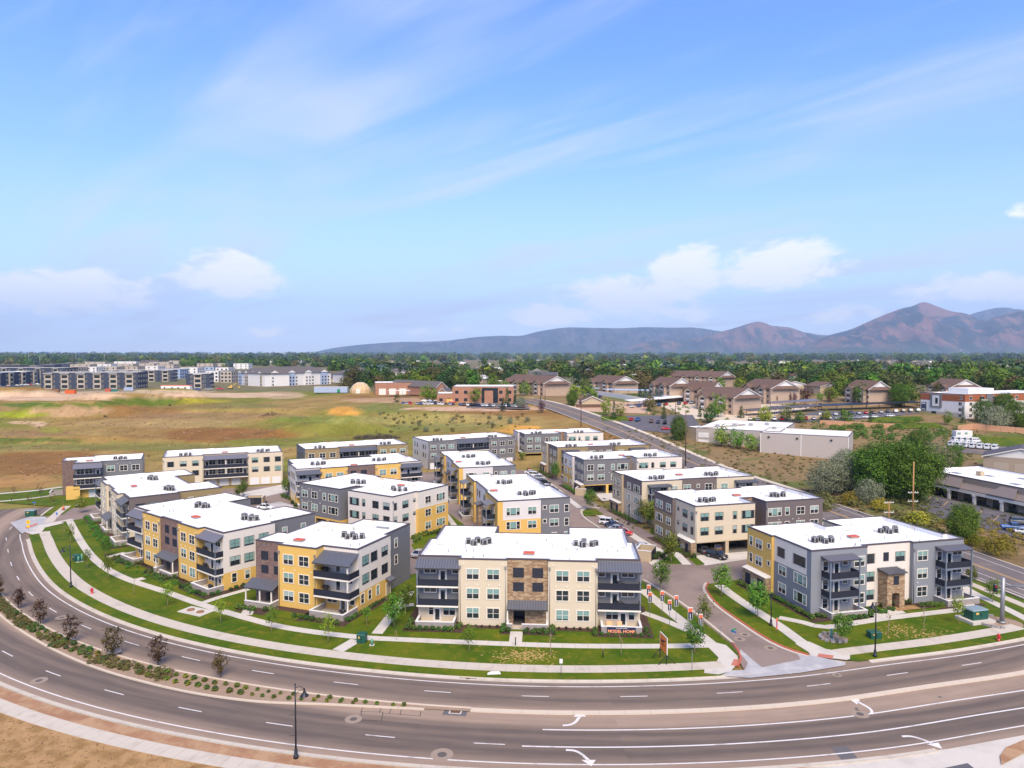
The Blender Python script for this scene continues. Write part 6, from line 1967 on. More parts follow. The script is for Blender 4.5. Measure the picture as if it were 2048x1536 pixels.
mk('goldbush', 'leaf_yellowgreen', 2, 5, 7, .4, 110, 20, 'dome', tr=.0, r0=.12, m2='leaf_gold')
def tree(name, label, loc, k, h=None, i=None, group=None, wide=1.0, cat='tree'):
    vs = KIND[k]
    v = vs[(i if i is not None else random.randrange(len(vs))) % len(vs)]
    o = thing(name, label, cat, loc, random.uniform(0, 6.28), group)
    hh = {'broad': 11, 'bright': 9, 'dark': 11, 'conifer': 10, 'spruce': 7, 'olive': 10, 'big': 18, 'silver': 11, 'straw': 12, 'maroon': 7, 'plum': 4, 'sapling': 4.4, 'bare': 3.6, 'street': 5.2, 'redbud': 3.6, 'goldbush': 5}[k]
    s = (h or hh) / hh
    o.scale = (s * wide, s * wide, s)
    link('trunk', v[0], o); link('crown', v[1], o)
    return o
Z0 = .11
# purple-leaf trees in the median
for k, (x, y, h) in enumerate(((-6, 1196, 4.0), (37, 1216, 3.3), (81, 1248, 3.7), (143.5, 1285, 3.8), (224.7, 1313, 4.2), (316, 1330, 3.9), (441, 1354, 3.3))):
    tree('plum_tree', ORD[k] + ' purple-leaf tree in the planted median counting from the left', at(x, y, .1), 'plum', h, k, 'purple-leaf trees in the median')
# young trees of the lawns: pixel of the foot, kind, height, what it stands by
YT = [(128, 1070, 'bare', 3.2, 'bare staked sapling on the lawn near the side street corner'), (141, 1086, 'sapling', 4.4, 'slim sapling on the lawn right behind the left lamp post'), (174, 1136, 'sapling', 3.8, 'leafy sapling beside the green cabinet on the left lawn'),
      (216, 1159, 'sapling', 4.6, 'sapling on the left lawn above the red hydrant'), (269, 1189, 'bare', 3.6, 'nearly bare sapling between hydrant and long yellow building'), (335, 1213, 'sapling', 4.2, 'sapling in a mulch ring left of the concrete vault pad'), (442, 1246, 'sapling', 4.0, 'sapling right of the concrete vault pad'),
      (543, 1265, 'sapling', 4.2, 'sapling before the brick entry of the short yellow building'), (656, 1286, 'sapling', 4.6, 'staked sapling before the corner terrace of the short yellow building'), (734, 1253, 'sapling', 3.4, 'small sapling on the lawn right of the short yellow building'),
      (788, 1255, 'street', 5.4, 'leafy young tree left of the diagonal walk beside the model home'), (811, 1227, 'street', 5.0, 'leafy young tree further up the diagonal walk by the model home'), (793, 1280, 'bare', 2.2, 'tiny bare sapling by the walk left of the model home'),
      (938, 1304, 'sapling', 4.0, 'thin pale sapling before the left terrace of the model home'), (1100, 1311, 'bare', 4.4, 'thin bare sapling beside the dry grass patch at the model home'), (1243, 1312, 'bare', 4.0, 'bare staked sapling before the MODEL HOME sign'), (1389, 1306, 'street', 4.6, 'leafy young tree at the corner right of the orange sign'),
      (1408, 1260, 'sapling', 5.4, 'feathery sapling on the verge among the banner posts'), (1322, 1182, 'street', 5.6, 'leafy young tree behind the first banner posts'), (1443, 1192, 'street', 5.6, 'young tree at the red kerb turning by the corner building'), (1515, 1236, 'street', 6.0, 'staked young tree on the verge before the corner building stone base'),
      (1685, 1288, 'street', 4.6, 'round leafy young tree beside the little stone ring'), (1776, 1269, 'bare', 4.6, 'bare staked sapling before the stone entry tower'), (1849, 1263, 'bare', 4.4, 'bare staked sapling right of the stone entry tower'), (1916, 1247, 'sapling', 4.6, 'leafy sapling beside the large green utility box'),
      (1944, 1171, 'street', 3.6, 'small street tree behind the right balconies of the corner building'), (1985, 1204, 'street', 4.0, 'small street tree on the verge of the two lane street'),
      (1342, 1126, 'street', 6.4, 'leafy tree in the planted corner beside the trash enclosure'), (1180, 1021, 'street', 5.8, 'young tree on the kerbed island of the courtyard'), (1110, 960, 'street', 6.0, 'courtyard tree before the khaki building'), (1305, 1057, 'street', 7.0, 'broad courtyard tree against the cream and tan building'), (1288, 1048, 'street', 6.0, 'second courtyard tree against the cream and tan building'),
      (487, 993, 'street', 5.0, 'leafy tree before the white garage doors'), (478, 1000, 'street', 4.2, 'smaller leafy tree before the white garage doors'), (573, 990, 'street', 5.2, 'leafy tree beside the blue parked car in the rear court'), (163, 1026, 'street', 4.6, 'young tree where the side street passes the cream building'),
      (82, 996, 'redbud', 4.6, 'reddish sapling by the upper walk left of the brick tower'), (28, 992, 'redbud', 3.2, 'small dark sapling at the far left walk'), (58, 1010, 'redbud', 3.0, 'dark red sapling on the far left lawn'), (107, 1012, 'redbud', 3.6, 'red-leaved sapling before the brick stair tower'), (127, 1018, 'bare', 3.4, 'bare sapling beside the orange cone'),
      (212, 1113, 'street', 3.8, 'small tree at the terrace between cream and yellow buildings'), (1045, 925, 'street', 4.6, 'young tree in the rear court by the red motorbike')]
for x, y, k, h, lab in YT:
    tree('young_tree', lab, at(x, y, .12), k, h, None, 'young trees of the grounds')
# larger trees of the right bank and the lots
BT = [(1762, 996, 'big', 17, 1.1, 'tallest dense green tree of the clump on the street bank'), (1818, 1004, 'big', 17.5, 1.05, 'broad green tree at the right of the bank clump'), (1722, 968, 'big', 11, 1.1, 'green tree behind the silver ones on the bank'), (1790, 965, 'big', 14, 1.2, 'dark green tree in the back of the bank clump'), (1850, 985, 'big', 12, 1.0, 'green tree by the corner of the shop row'),
      (1655, 990, 'silver', 10.5, 1.0, 'silver-leaved tree nearest the street on the bank'), (1702, 985, 'silver', 11.5, 1.0, 'silver-leaved tree against the green clump'), (1690, 950, 'silver', 9, .9, 'silver-leaved tree behind on the bank'), (1738, 1008, 'silver', 7, .9, 'low silver-leaved tree under the wires'),
      (1878, 950, 'straw', 13, .9, 'straw coloured half dead tree behind the green clump'), (1903, 945, 'big', 10, .9, 'green tree between the straw tree and the shed'), (1926, 1082, 'big', 8.5, 1.0, 'bushy green tree beside the shop parking'), (1838, 905, 'big', 10, 1.0, 'green tree below the pink wall'),
      (1443, 893, 'bright', 8.6, 1.0, 'first bright green tree before the long workshop'), (1474, 897, 'bright', 8.2, .95, 'middle bright green tree before the long workshop'), (1502, 902, 'bright', 7.2, .9, 'last bright green tree before the long workshop'),
      (1357, 880, 'big', 11, .85, 'round green tree at the corner of the dark parking lot'), (1144, 811, 'big', 9, .9, 'round green tree beside the street opposite the field'), (1212, 832, 'bright', 9, .7, 'light green tree on the grass island by the street'), (1228, 838, 'conifer', 9, .9, 'dark conifer on the grass island by the street'), (1241, 833, 'bright', 7, .8, 'light green tree right of the island conifer'),
      (1436, 835, 'bright', 12, .75, 'tall bright tree before the nearest brick apartment house'), (1482, 836, 'conifer', 6, 1.5, 'rounded dark conifer at the apartment corner'), (1400, 834, 'conifer', 6, .9, 'small conifer by the apartment parking'), (1328, 838, 'conifer', 8, .9, 'dark conifer at the end of the parked row'),
      (1798, 812, 'big', 13, .95, 'large bright tree before the far brick apartment house'), (1612, 800, 'maroon', 8, 1.2, 'dark maroon tree by the low brown roofed house'), (1640, 802, 'bright', 5, .8, 'small bright tree right of the maroon tree'), (1083, 823, 'maroon', 6, .8, 'round maroon shrub tree beside the street'),
      (1990, 858, 'silver', 11, 1.1, 'large silver tree above the right pink wall'), (1965, 845, 'big', 12, .9, 'green tree in front of the white apartment block'), (2040, 856, 'big', 13, 1.0, 'dark green tree at the right edge'), (2010, 835, 'big', 13, .9, 'green tree behind the silver one at the right edge'), (1925, 846, 'conifer', 8, .7, 'slim dark conifer at the apartment block steps'), (1895, 850, 'bright', 7, .7, 'narrow tree before the white apartment block'), (1740, 846, 'conifer', 7, .6, 'slim conifer by the far lawn'),
      (852, 800, 'bright', 9, .9, 'bright tree left of the brick office'), (866, 802, 'bright', 8, .9, 'second bright tree left of the brick office'), (952, 806, 'bright', 9, .95, 'bright tree before the brick office'), (1014, 812, 'conifer', 10, .8, 'tall conifer at the right of the brick office'), (1030, 812, 'conifer', 9, .7, 'conifer right of the brick office'), (1006, 822, 'conifer', 7, 1.1, 'bushy dark tree at the edge of the office parking'), (1042, 815, 'silver', 6, .8, 'silver shrub tree at the office drive'), (794, 806, 'olive', 5, .8, 'sparse olive tree at the office yard'), (1128, 788, 'bright', 7, 1.2, 'light round tree behind the end apartment house'),
      (2000, 1112, 'goldbush', 4.6, 1.0, 'spreading yellow flowering bush beside the street'), (1955, 1095, 'goldbush', 3, .9, 'low yellow bush behind the corner building'), (1700, 1010, 'goldbush', 4, .8, 'yellowish bush under the power lines'), (1760, 1020, 'goldbush', 3.4, 1.0, 'tawny bush at the foot of the wooden pole'), (1835, 1050, 'goldbush', 3.6, 1.2, 'tawny bush below the shop parking')]
XT = [(1150, 796), (1172, 787), (1260, 779), (1285, 783), (1330, 777), (1400, 792), (1480, 781), (1528, 793), (1600, 781), (1635, 779), (1662, 803), (1700, 800), (1722, 808), (1785, 792), (1830, 806), (1852, 812), (1010, 792), (985, 778), (1050, 792), (690, 784), (735, 779), (822, 779), (846, 782), (1120, 778), (1205, 779), (1345, 793), (1440, 783), (1560, 780), (1680, 790), (1745, 794), (1815, 794), (1880, 798), (1530, 846), (1600, 846), (1690, 848), (1300, 822), (1180, 806), (1420, 846), (1652, 842), (1572, 842)]
for k, (x, y) in enumerate(XT):
    kk = ('bright', 'broad', 'bright', 'olive')[k % 4]
    tree('garden_tree', {'bright': 'bright green', 'broad': 'mid green', 'olive': 'olive'}[kk] + ' garden tree standing between the apartment houses and yards', T(x, y), kk, (5.0 if y > 830 else 8.5) + (k * 7 % 5) * .8, k, kk + ' garden trees between the houses', 1.05)
for x, y, k, h, w, lab in BT:
    tree('tree', lab, T(x, y), k, h, None, None, w, 'bush' if k == 'goldbush' else 'tree')
for k, x in enumerate((1280, 1290, 1300, 1312, 1322)):
    tree('spruce_tree', ORD[k] + ' blue spruce from the left before the brick apartment house', T(x, 802 + k * .6), 'spruce', 7 + (k % 2) * 1.2, k, 'blue spruces in a row')
for k, (x, y) in enumerate(((1545, 808), (1552, 808), (1580, 807), (1590, 807), (1658, 806))):
    tree('columnar_shrub', ORD[k] + ' dark maroon columnar shrub from the left along the apartment end wall', T(x, y), 'maroon', 6.5, k, 'maroon columnar shrubs', .35, 'shrub')

# ---- the wooded suburb: nearest trees one by one, the rest as one mass
lim = [(-80, 731), (340, 731), (470, 741), (480, 764), (676, 766), (690, 774), (745, 779), (860, 780), (900, 783), (1000, 774), (1060, 780), (1150, 779), (1300, 781), (1380, 768), (1500, 776), (1660, 788), (1780, 797), (1850, 776), (2130, 800)]
lx, ly = [p[0] for p in lim], [p[1] for p in lim]
pts = []
avoid = [(470, 735, 668, 775), (130, 726, 350, 760), (1505, 722, 1725, 733), (1385, 722, 1440, 730), (620, 764, 700, 790), (745, 775, 845, 790), (1056, 765, 1145, 800), (1190, 770, 1280, 790), (1375, 764, 1470, 776), (1480, 785, 1610, 810)]
# houses among the trees
HP = []
for k in range(420):
    if len(HP) >= 105: break
    x = random.uniform(690, 2060); y = 712 + math.exp(random.uniform(math.log(9), math.log(56)))
    if y > np.interp(x, lx, ly) - 3 or any(a - 8 <= x <= c + 8 and b_ <= y <= d for a, b_, c, d in avoid): continue
    p = T(x, y)
    if noise.noise(Vector((p.x * .010, p.y * .005, 3))) > .3: continue
    w = random.uniform(9, 14); ln = random.uniform(12, 26); a = random.uniform(-.4, .4) + (math.pi / 2 if random.random() < .5 else 0)
    C_ = (p.x, p.y, p.z); E_ = (p.x + w * math.cos(a), p.y + w * math.sin(a), p.z); S_ = (p.x - ln * math.sin(a), p.y + ln * math.cos(a), p.z)
    rf, wl = random.choice(('brown_shingle', 'grey_shingle', 'dark_roof', 'cap')), random.choice(('far_white', 'tan_stucco', 'tan_brick', 'putty'))
    rn, wn_ = {'brown_shingle': 'brown', 'grey_shingle': 'grey', 'dark_roof': 'dark', 'cap': 'pale'}[rf], {'far_white': 'white', 'tan_stucco': 'sand', 'tan_brick': 'brick', 'putty': 'putty'}[wl]
    HP.append((x, y)); gable_house('suburban_house', '%s walled house with %s gabled roof among the suburb trees' % (wn_, rn), C_, E_, S_, 4.2, 3.0, wl, rf, group='%s walled %s roofed suburban houses' % (wn_, rn), ends=wl)

while len(pts) < 6800:
    x = rng.uniform(-90, 2140)
    y = 712 + math.exp(rng.uniform(math.log(1.6), math.log(90)))
    if y > np.interp(x, lx, ly): continue
    if any(a <= x <= c and b_ <= y <= d for a, b_, c, d in avoid): continue
    if any(-14 < x - hx < 14 + 500 / (hy - 705) and -1 < y - hy < 5.5 for hx, hy in HP): continue
    p = T(x, y)
    if noise.noise(Vector((p.x * .010, p.y * .005, 3))) < -.10: continue
    pts.append((y, p, x))
pts.sort(key=lambda q: -q[0])
kinds_ = ['broad'] * 6 + ['bright'] * 3 + ['dark'] * 6 + ['olive'] * 4 + ['conifer'] * 3 + ['maroon']
TLAB = {'broad': ('mid green leafy', 'broad'), 'bright': ('bright green leafy', 'bright'), 'dark': ('dark green leafy', 'dark'), 'olive': ('olive brown leafy', 'olive'), 'conifer': ('pointed dark conifer', 'conifer'), 'maroon': ('maroon leaved', 'maroon')}
near = pts[:290]
for y, p, x in near:
    k = random.choice(kinds_)
    side = 'beyond the field' if x < 620 else ('behind the brick garage and office' if x < 1060 else ('behind the middle apartment houses' if x < 1480 else ('behind the right hand apartment houses' if x < 1800 else 'behind the white apartment block')))
    tree('suburb_tree', TLAB[k][0] + ' tree in the wooded suburb ' + side, p, k, random.uniform(9.0, 16.5) * (.75 if k == 'maroon' else 1), None, TLAB[k][1] + ' suburb trees ' + side, random.uniform(1.05, 1.3))
# mass: instances of low crowns on a point cloud
src = bpy.data.collections.new('far_tree_sources')
def small_crown(m, k, shape='round'):
    o = bpy.data.objects.new('far_crown_source', crown_mesh('far_crown', m, 900 + k, 26, 8, (4.6, 4.6, 4.0), 2.1, shape, .2, .5, .34))
    src.objects.link(o)
for k, m in enumerate(('leaf_green', 'leaf_deep', 'leaf_deep', 'leaf_green', 'leaf_bright', 'leaf_dark', 'leaf_dark', 'leaf_dark', 'leaf_olive', 'leaf_olive', 'leaf_blue')):
    small_crown(m, k)
me = bpy.data.meshes.new('woodland')
far_ = pts[290:]
me.from_pydata([tuple(p) for _, p, _ in far_], [], [])
sa = me.attributes.new('size', 'FLOAT', 'POINT')
sa.data.foreach_set('value', [random.choice((.8, 1.1, 1.5, 1.9)) * random.uniform(.9, 1.2) * (1 + max(0, (p.y - 1500) / 1500.0)) ** .8 for _, p, _ in far_])
wood = link('woodland', me); tag(wood, 'mass of suburban trees stretching away to the horizon', 'woodland', kind='stuff')
ng = bpy.data.node_groups.new('scatter_trees', 'GeometryNodeTree')
ng.interface.new_socket('Geometry', in_out='INPUT', socket_type='NodeSocketGeometry'); ng.interface.new_socket('Geometry', in_out='OUTPUT', socket_type='NodeSocketGeometry')
gi, go = ng.nodes.new('NodeGroupInput'), ng.nodes.new('NodeGroupOutput')
ip = ng.nodes.new('GeometryNodeInstanceOnPoints'); ci = ng.nodes.new('GeometryNodeCollectionInfo')
ci.inputs['Collection'].default_value = src; ci.inputs['Separate Children'].default_value = True; ci.inputs['Reset Children'].default_value = True
ip.inputs['Pick Instance'].default_value = True
rv = ng.nodes.new('FunctionNodeRandomValue'); rv.data_type = 'FLOAT_VECTOR'; rv.inputs[1].default_value = (0, 0, 6.28)
na = ng.nodes.new('GeometryNodeInputNamedAttribute'); na.data_type = 'FLOAT'; na.inputs['Name'].default_value = 'size'
lk = ng.links.new
lk(gi.outputs[0], ip.inputs['Points']); lk(ci.outputs[0], ip.inputs['Instance']); lk(rv.outputs[0], ip.inputs['Rotation']); lk(na.outputs[0], ip.inputs['Scale']); lk(ip.outputs[0], go.inputs[0])
md = wood.modifiers.new('scatter', 'NODES'); md.node_group = ng
#
leaf('weed_straw', (.28, .20, .09), (.40, .31, .15)); leaf('weed_green', (.08, .09, .02), (.16, .15, .04))
# ---- tufts and weeds of the open field: one mass
def tufts(name, n, region, m, hmin, hmax, label, seed):
    r = random.Random(seed); b = MB()
    k = 0
    while k < n:
        x, y = r.uniform(*region[0]), 712 + math.exp(r.uniform(math.log(region[1][0] - 712), math.log(region[1][1] - 712)))
        p = T(x, y)
        if p.x > stx_(p.y) - 9 and region[0][1] < 1200: 
            continue
        i = int(np.clip(np.searchsorted(TY[:, 0], p.y), 0, len(TY) - 1)); j = int(np.clip(np.searchsorted(TX[0], p.x), 0, TX.shape[1] - 1))
        z = TZ[i, j] - .1
        for _ in range(3):
            a = r.uniform(0, 6.28); w = r.uniform(.25, .7); h = r.uniform(hmin, hmax)
            ox, oy = r.uniform(-.5, .5), r.uniform(-.5, .5)
            c, s = math.cos(a) * w, math.sin(a) * w
            b.face([(p.x + ox - c, p.y + oy - s, z), (p.x + ox + c, p.y + oy + s, z), (p.x + ox + c * .6 + .15, p.y + oy + s * .6, z + h), (p.x + ox - c * .9, p.y + oy - s * .9 + .1, z + h * .8)])
        k += 1
    tag(b.build(name, m), label, 'grass', kind='stuff')
tufts('dry_grass', 1800, ((-60, 1060), (806, 960)), 'weed_straw', .12, .38, 'dry straw grass tufts all over the open field', 4)
tufts('scrub_weeds', 1500, ((1180, 2060), (850, 1060)), 'weed_green', .2, .6, 'low scrub on the bank beyond the street', 6)
for k, (x, y, s) in enumerate(((852, 864, 2.4), (838, 850, 1.8), (1000, 838, 2.2), (1020, 846, 2.6), (985, 850, 1.6), (905, 842, 1.5), (760, 830, 1.6), (1055, 842, 2.0))):
    tree('field_shrub', ORD[k] + ' silver green shrub on the slope below the office parking', T(x, y), 'silver', s, k, 'silver shrubs on the slope', 1.0, 'shrub')
def heap_obj(name, label, px, py, w, h, m, n, seed):
    c = T(px, py); r = random.Random(seed); b = MB()
    for k in range(n):
        a = r.uniform(0, 6.28); q = math.sqrt(r.random()); x, y = w * q * math.cos(a), w * .35 * q * math.sin(a); z = h * (1 - q) * r.random()
        d = Vector((r.uniform(-1, 1), r.uniform(-1, 1), r.uniform(-.3, .5))).normalized() * r.uniform(.6, 1.8)
        b.tube([Vector((x, y, z)), Vector((x, y, z)) + d], r.uniform(.06, .16), 4)
    tag(b.build(name, m, None, c), label, 'brush pile', kind='stuff')
heap_obj('brush_pile', 'dark heap of cut branches behind the khaki building', 752, 876, 11, 3.2, 'bark', 420, 1)
heap_obj('brush_pile', 'small dark heap of branches out in the field', 545, 836, 9, 3.6, 'wood_dark', 380, 2)

# ------------------------------------------------------------------ shrubs, beds
def ball(n=150, seed=1, m='leaf_green', flat=.85):
    return crown_mesh('foliage', m, seed, 34, 8, (.5, .5, .5 * flat), .17, 'round', .0, .8, .2)
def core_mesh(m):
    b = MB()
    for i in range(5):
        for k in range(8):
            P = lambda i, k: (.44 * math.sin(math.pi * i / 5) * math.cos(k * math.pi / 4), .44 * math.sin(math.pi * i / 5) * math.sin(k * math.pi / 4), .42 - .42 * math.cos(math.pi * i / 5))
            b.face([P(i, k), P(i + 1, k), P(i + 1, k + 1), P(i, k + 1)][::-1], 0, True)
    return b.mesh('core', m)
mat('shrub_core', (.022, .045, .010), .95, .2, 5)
leaf('leaf_box', (.05, .11, .014), (.11, .19, .025))
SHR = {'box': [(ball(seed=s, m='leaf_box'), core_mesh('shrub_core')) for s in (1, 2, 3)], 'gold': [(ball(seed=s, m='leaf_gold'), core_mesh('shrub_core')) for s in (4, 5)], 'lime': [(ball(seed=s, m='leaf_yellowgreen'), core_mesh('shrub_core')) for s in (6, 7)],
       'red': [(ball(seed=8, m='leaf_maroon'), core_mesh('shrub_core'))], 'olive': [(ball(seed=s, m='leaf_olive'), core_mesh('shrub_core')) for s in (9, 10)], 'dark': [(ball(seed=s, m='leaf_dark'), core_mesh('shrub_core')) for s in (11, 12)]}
def shrub(loc, k, s, label, group, tall=1.0):
    v = random.choice(SHR[k])
    o = thing('shrub', label, 'shrub', loc, random.uniform(0, 6), group)
    o.scale = (s, s * random.uniform(.9, 1.1), s * tall)
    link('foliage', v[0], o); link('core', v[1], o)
def local(B, x, y, z=.0):
    c, s = math.cos(B.ang), math.sin(B.ang); l = B.root.location
    return (l.x + c * x - s * y, l.y + s * x + c * y, l.z + z)
def bed(B, rects, m='mulch', name='planting_bed', z=.016):
    for q in rects:
        if len(q) == 4 and not isinstance(q[0], tuple):
            x0, x1, y0, y1 = q; q = [(x0, y0), (x1, y0), (x1, y1), (x0, y1)]
        sheet(name, [local(B, x, y)[:2] for x, y in q], B.root.location.z + z, m)
def shrub_mass(B, pts, ks, s, who):
    V, Q, n = [], [], 0
    for x, y in pts:
        k = random.choice(ks); me = random.choice(SHR[k])[0]
        a = np.empty(len(me.vertices) * 3); me.vertices.foreach_get('co', a); a = a.reshape(-1, 3) * s * random.uniform(.8, 1.15)
        p = local(B, x + random.uniform(-.15, .15), y + random.uniform(-.15, .15)); V.append(a + np.array(p)); Q.append(np.arange(len(a)).reshape(-1, 4) + n); n += len(a)
    me = bpy.data.meshes.new('shrubbery'); me.from_pydata(np.concatenate(V).tolist(), [], np.concatenate(Q).tolist()); me.materials.append(MAT['leaf_box'])
    tag(link('shrubbery', me), 'low mixed shrubs in the bed of the ' + who, 'shrubbery', kind='stuff')
def px_mass(name, label, spots, m, smin, smax, flat=.8, ground=None):
    """bushy ground cover as one mass; spots are world points"""
    V, Q, n = [], [], 0
    for p in spots:
        me = random.choice(SHR['box'])[0]
        a = np.empty(len(me.vertices) * 3); me.vertices.foreach_get('co', a); a = a.reshape(-1, 3) * random.uniform(smin, smax) * np.array([1, 1, flat])
        V.append(a + np.array(tuple(p))); Q.append(np.arange(len(a)).reshape(-1, 4) + n); n += len(a)
    me = bpy.data.meshes.new(name); me.from_pydata(np.concatenate(V).tolist(), [], np.concatenate(Q).tolist()); me.materials.append(MAT[m])
    tag(link(name, me), label, 'undergrowth', kind='stuff')
def px_box(n, x0, x1, y0, y1): return [T(random.uniform(x0, x1), random.uniform(y0, y1)) for _ in range(n)]
def shrub_row(B, pts, k, s, who, tall=.95):
    for x, y in pts:
        shrub(local(B, x + random.uniform(-.1, .1), y + random.uniform(-.1, .1)), k if isinstance(k, str) else random.choice(k), s * random.uniform(.85, 1.12), 'round clipped shrub in the mulch bed of the ' + who, 'shrubs in the beds of the ' + who, tall)
def front_beds(B, who, L_=34.7, ks='box', mass=False):
    bed(B, [(-1.7, 7.6, -4.4, -.02), (7.6, 13.3, -2.5, -1.3), (13.3, 14.95, -4.5, -1.3), (16.7, 21.6, -4.5, -.8), (21.6, 27.3, -2.6, -1.3), (27.3, L_ + 1.6, -4.5, -.02), (-1.7, -.02, -.02, 9), (L_ + .02, L_ + 1.6, -.02, 9)])
    row = [(-.9 + .95 * k, -3.75) for k in range(8)] + [(6.7, -2.7), (6.9, -1.9), (-1.0, -2.6), (-1.0, -1.6), (-1.0, -.6)]
    row += [(13.7, -3.9), (13.8, -3.0), (13.8, -2.1), (14.5, -3.6), (17.2, -3.8), (18.2, -3.9), (19.2, -3.9), (20.2, -3.9), (21.2, -3.9), (21.2, -2.9), (21.2, -2.0)]
    row += [(27.6, -3.9), (27.6, -2.9), (27.7, -2.0)] + [(28.6 + 1.0 * k, -3.85) for k in range(8)] + [(L_ + .8, -2.7), (L_ + .8, -1.6)]
    if mass: return shrub_mass(B, row, ks, .9, who)
    sz = lambda x, y: .6 if (x > 28 and y < -3 and B is A1) else .88
    for q in row: shrub_row(B, [q], ks, sz(*q), who)
    shrub_row(B, [(8.2 + 1.1 * k, -1.9) for k in range(5)] + [(22.2 + 1.1 * k, -1.9) for k in range(5)], ('olive', 'red'), .5, who)
    shrub_row(B, [(17.4, -2.7), (18.6, -2.8), (19.8, -2.8), (20.6, -2.7)], ('red', 'olive', 'box'), .7, who)
front_beds(A1, 'model home')
front_beds(A2, 'long yellow building', 35.4, ('box', 'dark', 'olive'))
front_beds(A3, 'cream building by the side street', 35.6, ('dark', 'olive', 'box'), True)
shrub_mass(A2, [(random.uniform(1, 33), random.uniform(-5.0, -3.2)) for _ in range(26)], ('dark', 'olive', 'box'), .8, 'long yellow building')
shrub_mass(A3, [(random.uniform(1, 33), random.uniform(-5.4, -3.2)) for _ in range(26)], ('dark', 'olive', 'box', 'red'), .8, 'cream building by the side street')
shrub_row(A2, [(36.2, .8 + 1.2 * k) for k in range(8)], ('dark',), .85, 'long yellow building')
bed(H1, [(.2, 13.4, -5.4, -.95), (13.4, 20.9, -4.9, 1.0), (19.72, 21.2, 1.0, 9.5), (12.0, 13.5, -4.4, -.95)])
bed(H1, [(6.0, 12.2, -5.3, -2.6)], 'lawn', 'lawn_patch', .024)
shrub_row(H1, [(-.2 + .85 * k, -4.3) for k in range(5)] + [(11.4 + 1.15 * k, -4.4) for k in range(8)] + [(20.3, -2.6), (20.4, -1.4), (20.4, -.4), (20.4, .8), (5.0, -3.6)], 'box', .9, 'short yellow building')
shrub_row(H1, [(20.5, 1.6 + .95 * k) for k in range(7)], ('olive', 'dark'), .75, 'short yellow building')
bed(R6, [(-1.8, 1.7, -4.3, 8.6), (1.7, 10.3, -5.1, -4.05), (8.6, 10.8, -4.6, -1.15), (-3.2, -1.55, 8.6, 15.6), (13.6, 22.5, -3.4, -.25), (22.5, 31.6, -4.8, -3.85)])
bed(R6, [(15.0, 19.6, -3.3, -1.6)], 'dry_grass', 'lawn_patch', .024)
shrub_row(R6, [(-1.0, 7.6 - .95 * k) for k in range(12)] + [(1.2, -2.8), (.4, -2.2)] + [(2.4 + 1.0 * k, -4.7) for k in range(6)] + [(9.0 + .9 * (k % 3), -2.2 - .9 * (k // 3)) for k in range(7)], 'box', .95, 'corner building')
shrub_row(R6, [(-2.5, 9.2 + .85 * k) for k in range(8)], ('box', 'olive'), .95, 'corner building')
shrub_row(R6, [(13.8 + .8 * k, -.95) for k in range(8)], ('red', 'red', 'olive'), .8, 'corner building', 1.2)
shrub_row(R6, [(20.6 + .7 * k, -2.5 - .12 * k) for k in range(6)] + [(14.0, -2.4), (14.4, -3.0), (11.4, -3.4), (12.3, -3.6)], 'box', .9, 'corner building')
bed(R5, [(-3.2, -.97, -1.0, 16.5)]); shrub_mass(R5, [(-1.9 + .3 * (k % 2), -.6 + 1.05 * k) for k in range(15)], ('box', 'dark', 'olive'), 1.05, 'cream carport building')
bed(R4, [(-3.0, -.02, -1.0, 16.0)]); shrub_mass(R4, [(-1.9 + .4 * (k % 2), -.6 + 1.2 * k) for k in range(13)], ('dark', 'olive'), 1.05, 'cream and tan building')
bed(R3, [(-3.0, -.7, -.6, 17.0)]); shrub_mass(R3, [(-1.9, -.4 + 1.2 * k) for k in range(13)], ('dark', 'box'), 1.05, 'grey and white carport building')
bed(R2, [(-3.4, -.02, -1.0, 16.0)]); shrub_mass(R2, [(-2.4, -.4 + 1.4 * k) for k in range(11)], ('dark', 'olive'), 1.05, 'khaki and brown building')
shrub_row(D1, [(33.0, 9.2 + 1.1 * k) for k in range(8)], ('box', 'lime'), 1.0, 'grey and white courtyard building')
for k, (x, y) in enumerate(((826, 1078), (832, 1075), (838, 1073), (845, 1070), (852, 1068), (830, 1084), (838, 1080))):
    shrub(at(x, y, .12), 'lime', 1.15, 'lime green shrub beside the meter wall in the court', 'lime shrubs by the meter wall')
for k, (x, y) in enumerate(((573, 997), (580, 1000), (566, 995), (586, 1008), (592, 1014), (590, 1022), (584, 1026))):
    shrub(at(x, y, .12), random.choice(('lime', 'dark')), 1.4, 'mounded shrub at the corner of the rear court', 'shrubs of the rear court corner')
for k, (x, y) in enumerate(((1311, 1118), (1318, 1112), (1326, 1116), (1334, 1108), (1370, 1100), (1376, 1106), (1382, 1110), (1366, 1094), (1360, 1090), (1388, 1116))):
    shrub(at(x, y, .12), random.choice(('dark', 'box', 'olive')), 1.25, 'shrub in the planted corner by the trash enclosure', 'shrubs by the trash enclosure')
px_mass('undergrowth', 'green scrub on the bank below the pink wall', px_box(110, 1630, 1800, 852, 880) + px_box(50, 1800, 1925, 860, 905), 'leaf_green', 1.2, 3.4)
px_mass('undergrowth', 'tangled green scrub beside the street under the tree clump', px_box(90, 1640, 1860, 985, 1022) + px_box(60, 1780, 1960, 1030, 1085), 'leaf_olive', 1.0, 3.0)
px_mass('undergrowth', 'yellow flowering scrub beside the shop parking', px_box(70, 1870, 2060, 1045, 1100), 'leaf_gold', .7, 1.8)
px_mass('undergrowth', 'low scrub on the open bank before the beige warehouse', px_box(70, 1400, 1680, 900, 960) + px_box(40, 1290, 1420, 862, 905), 'leaf_olive', .6, 1.7)
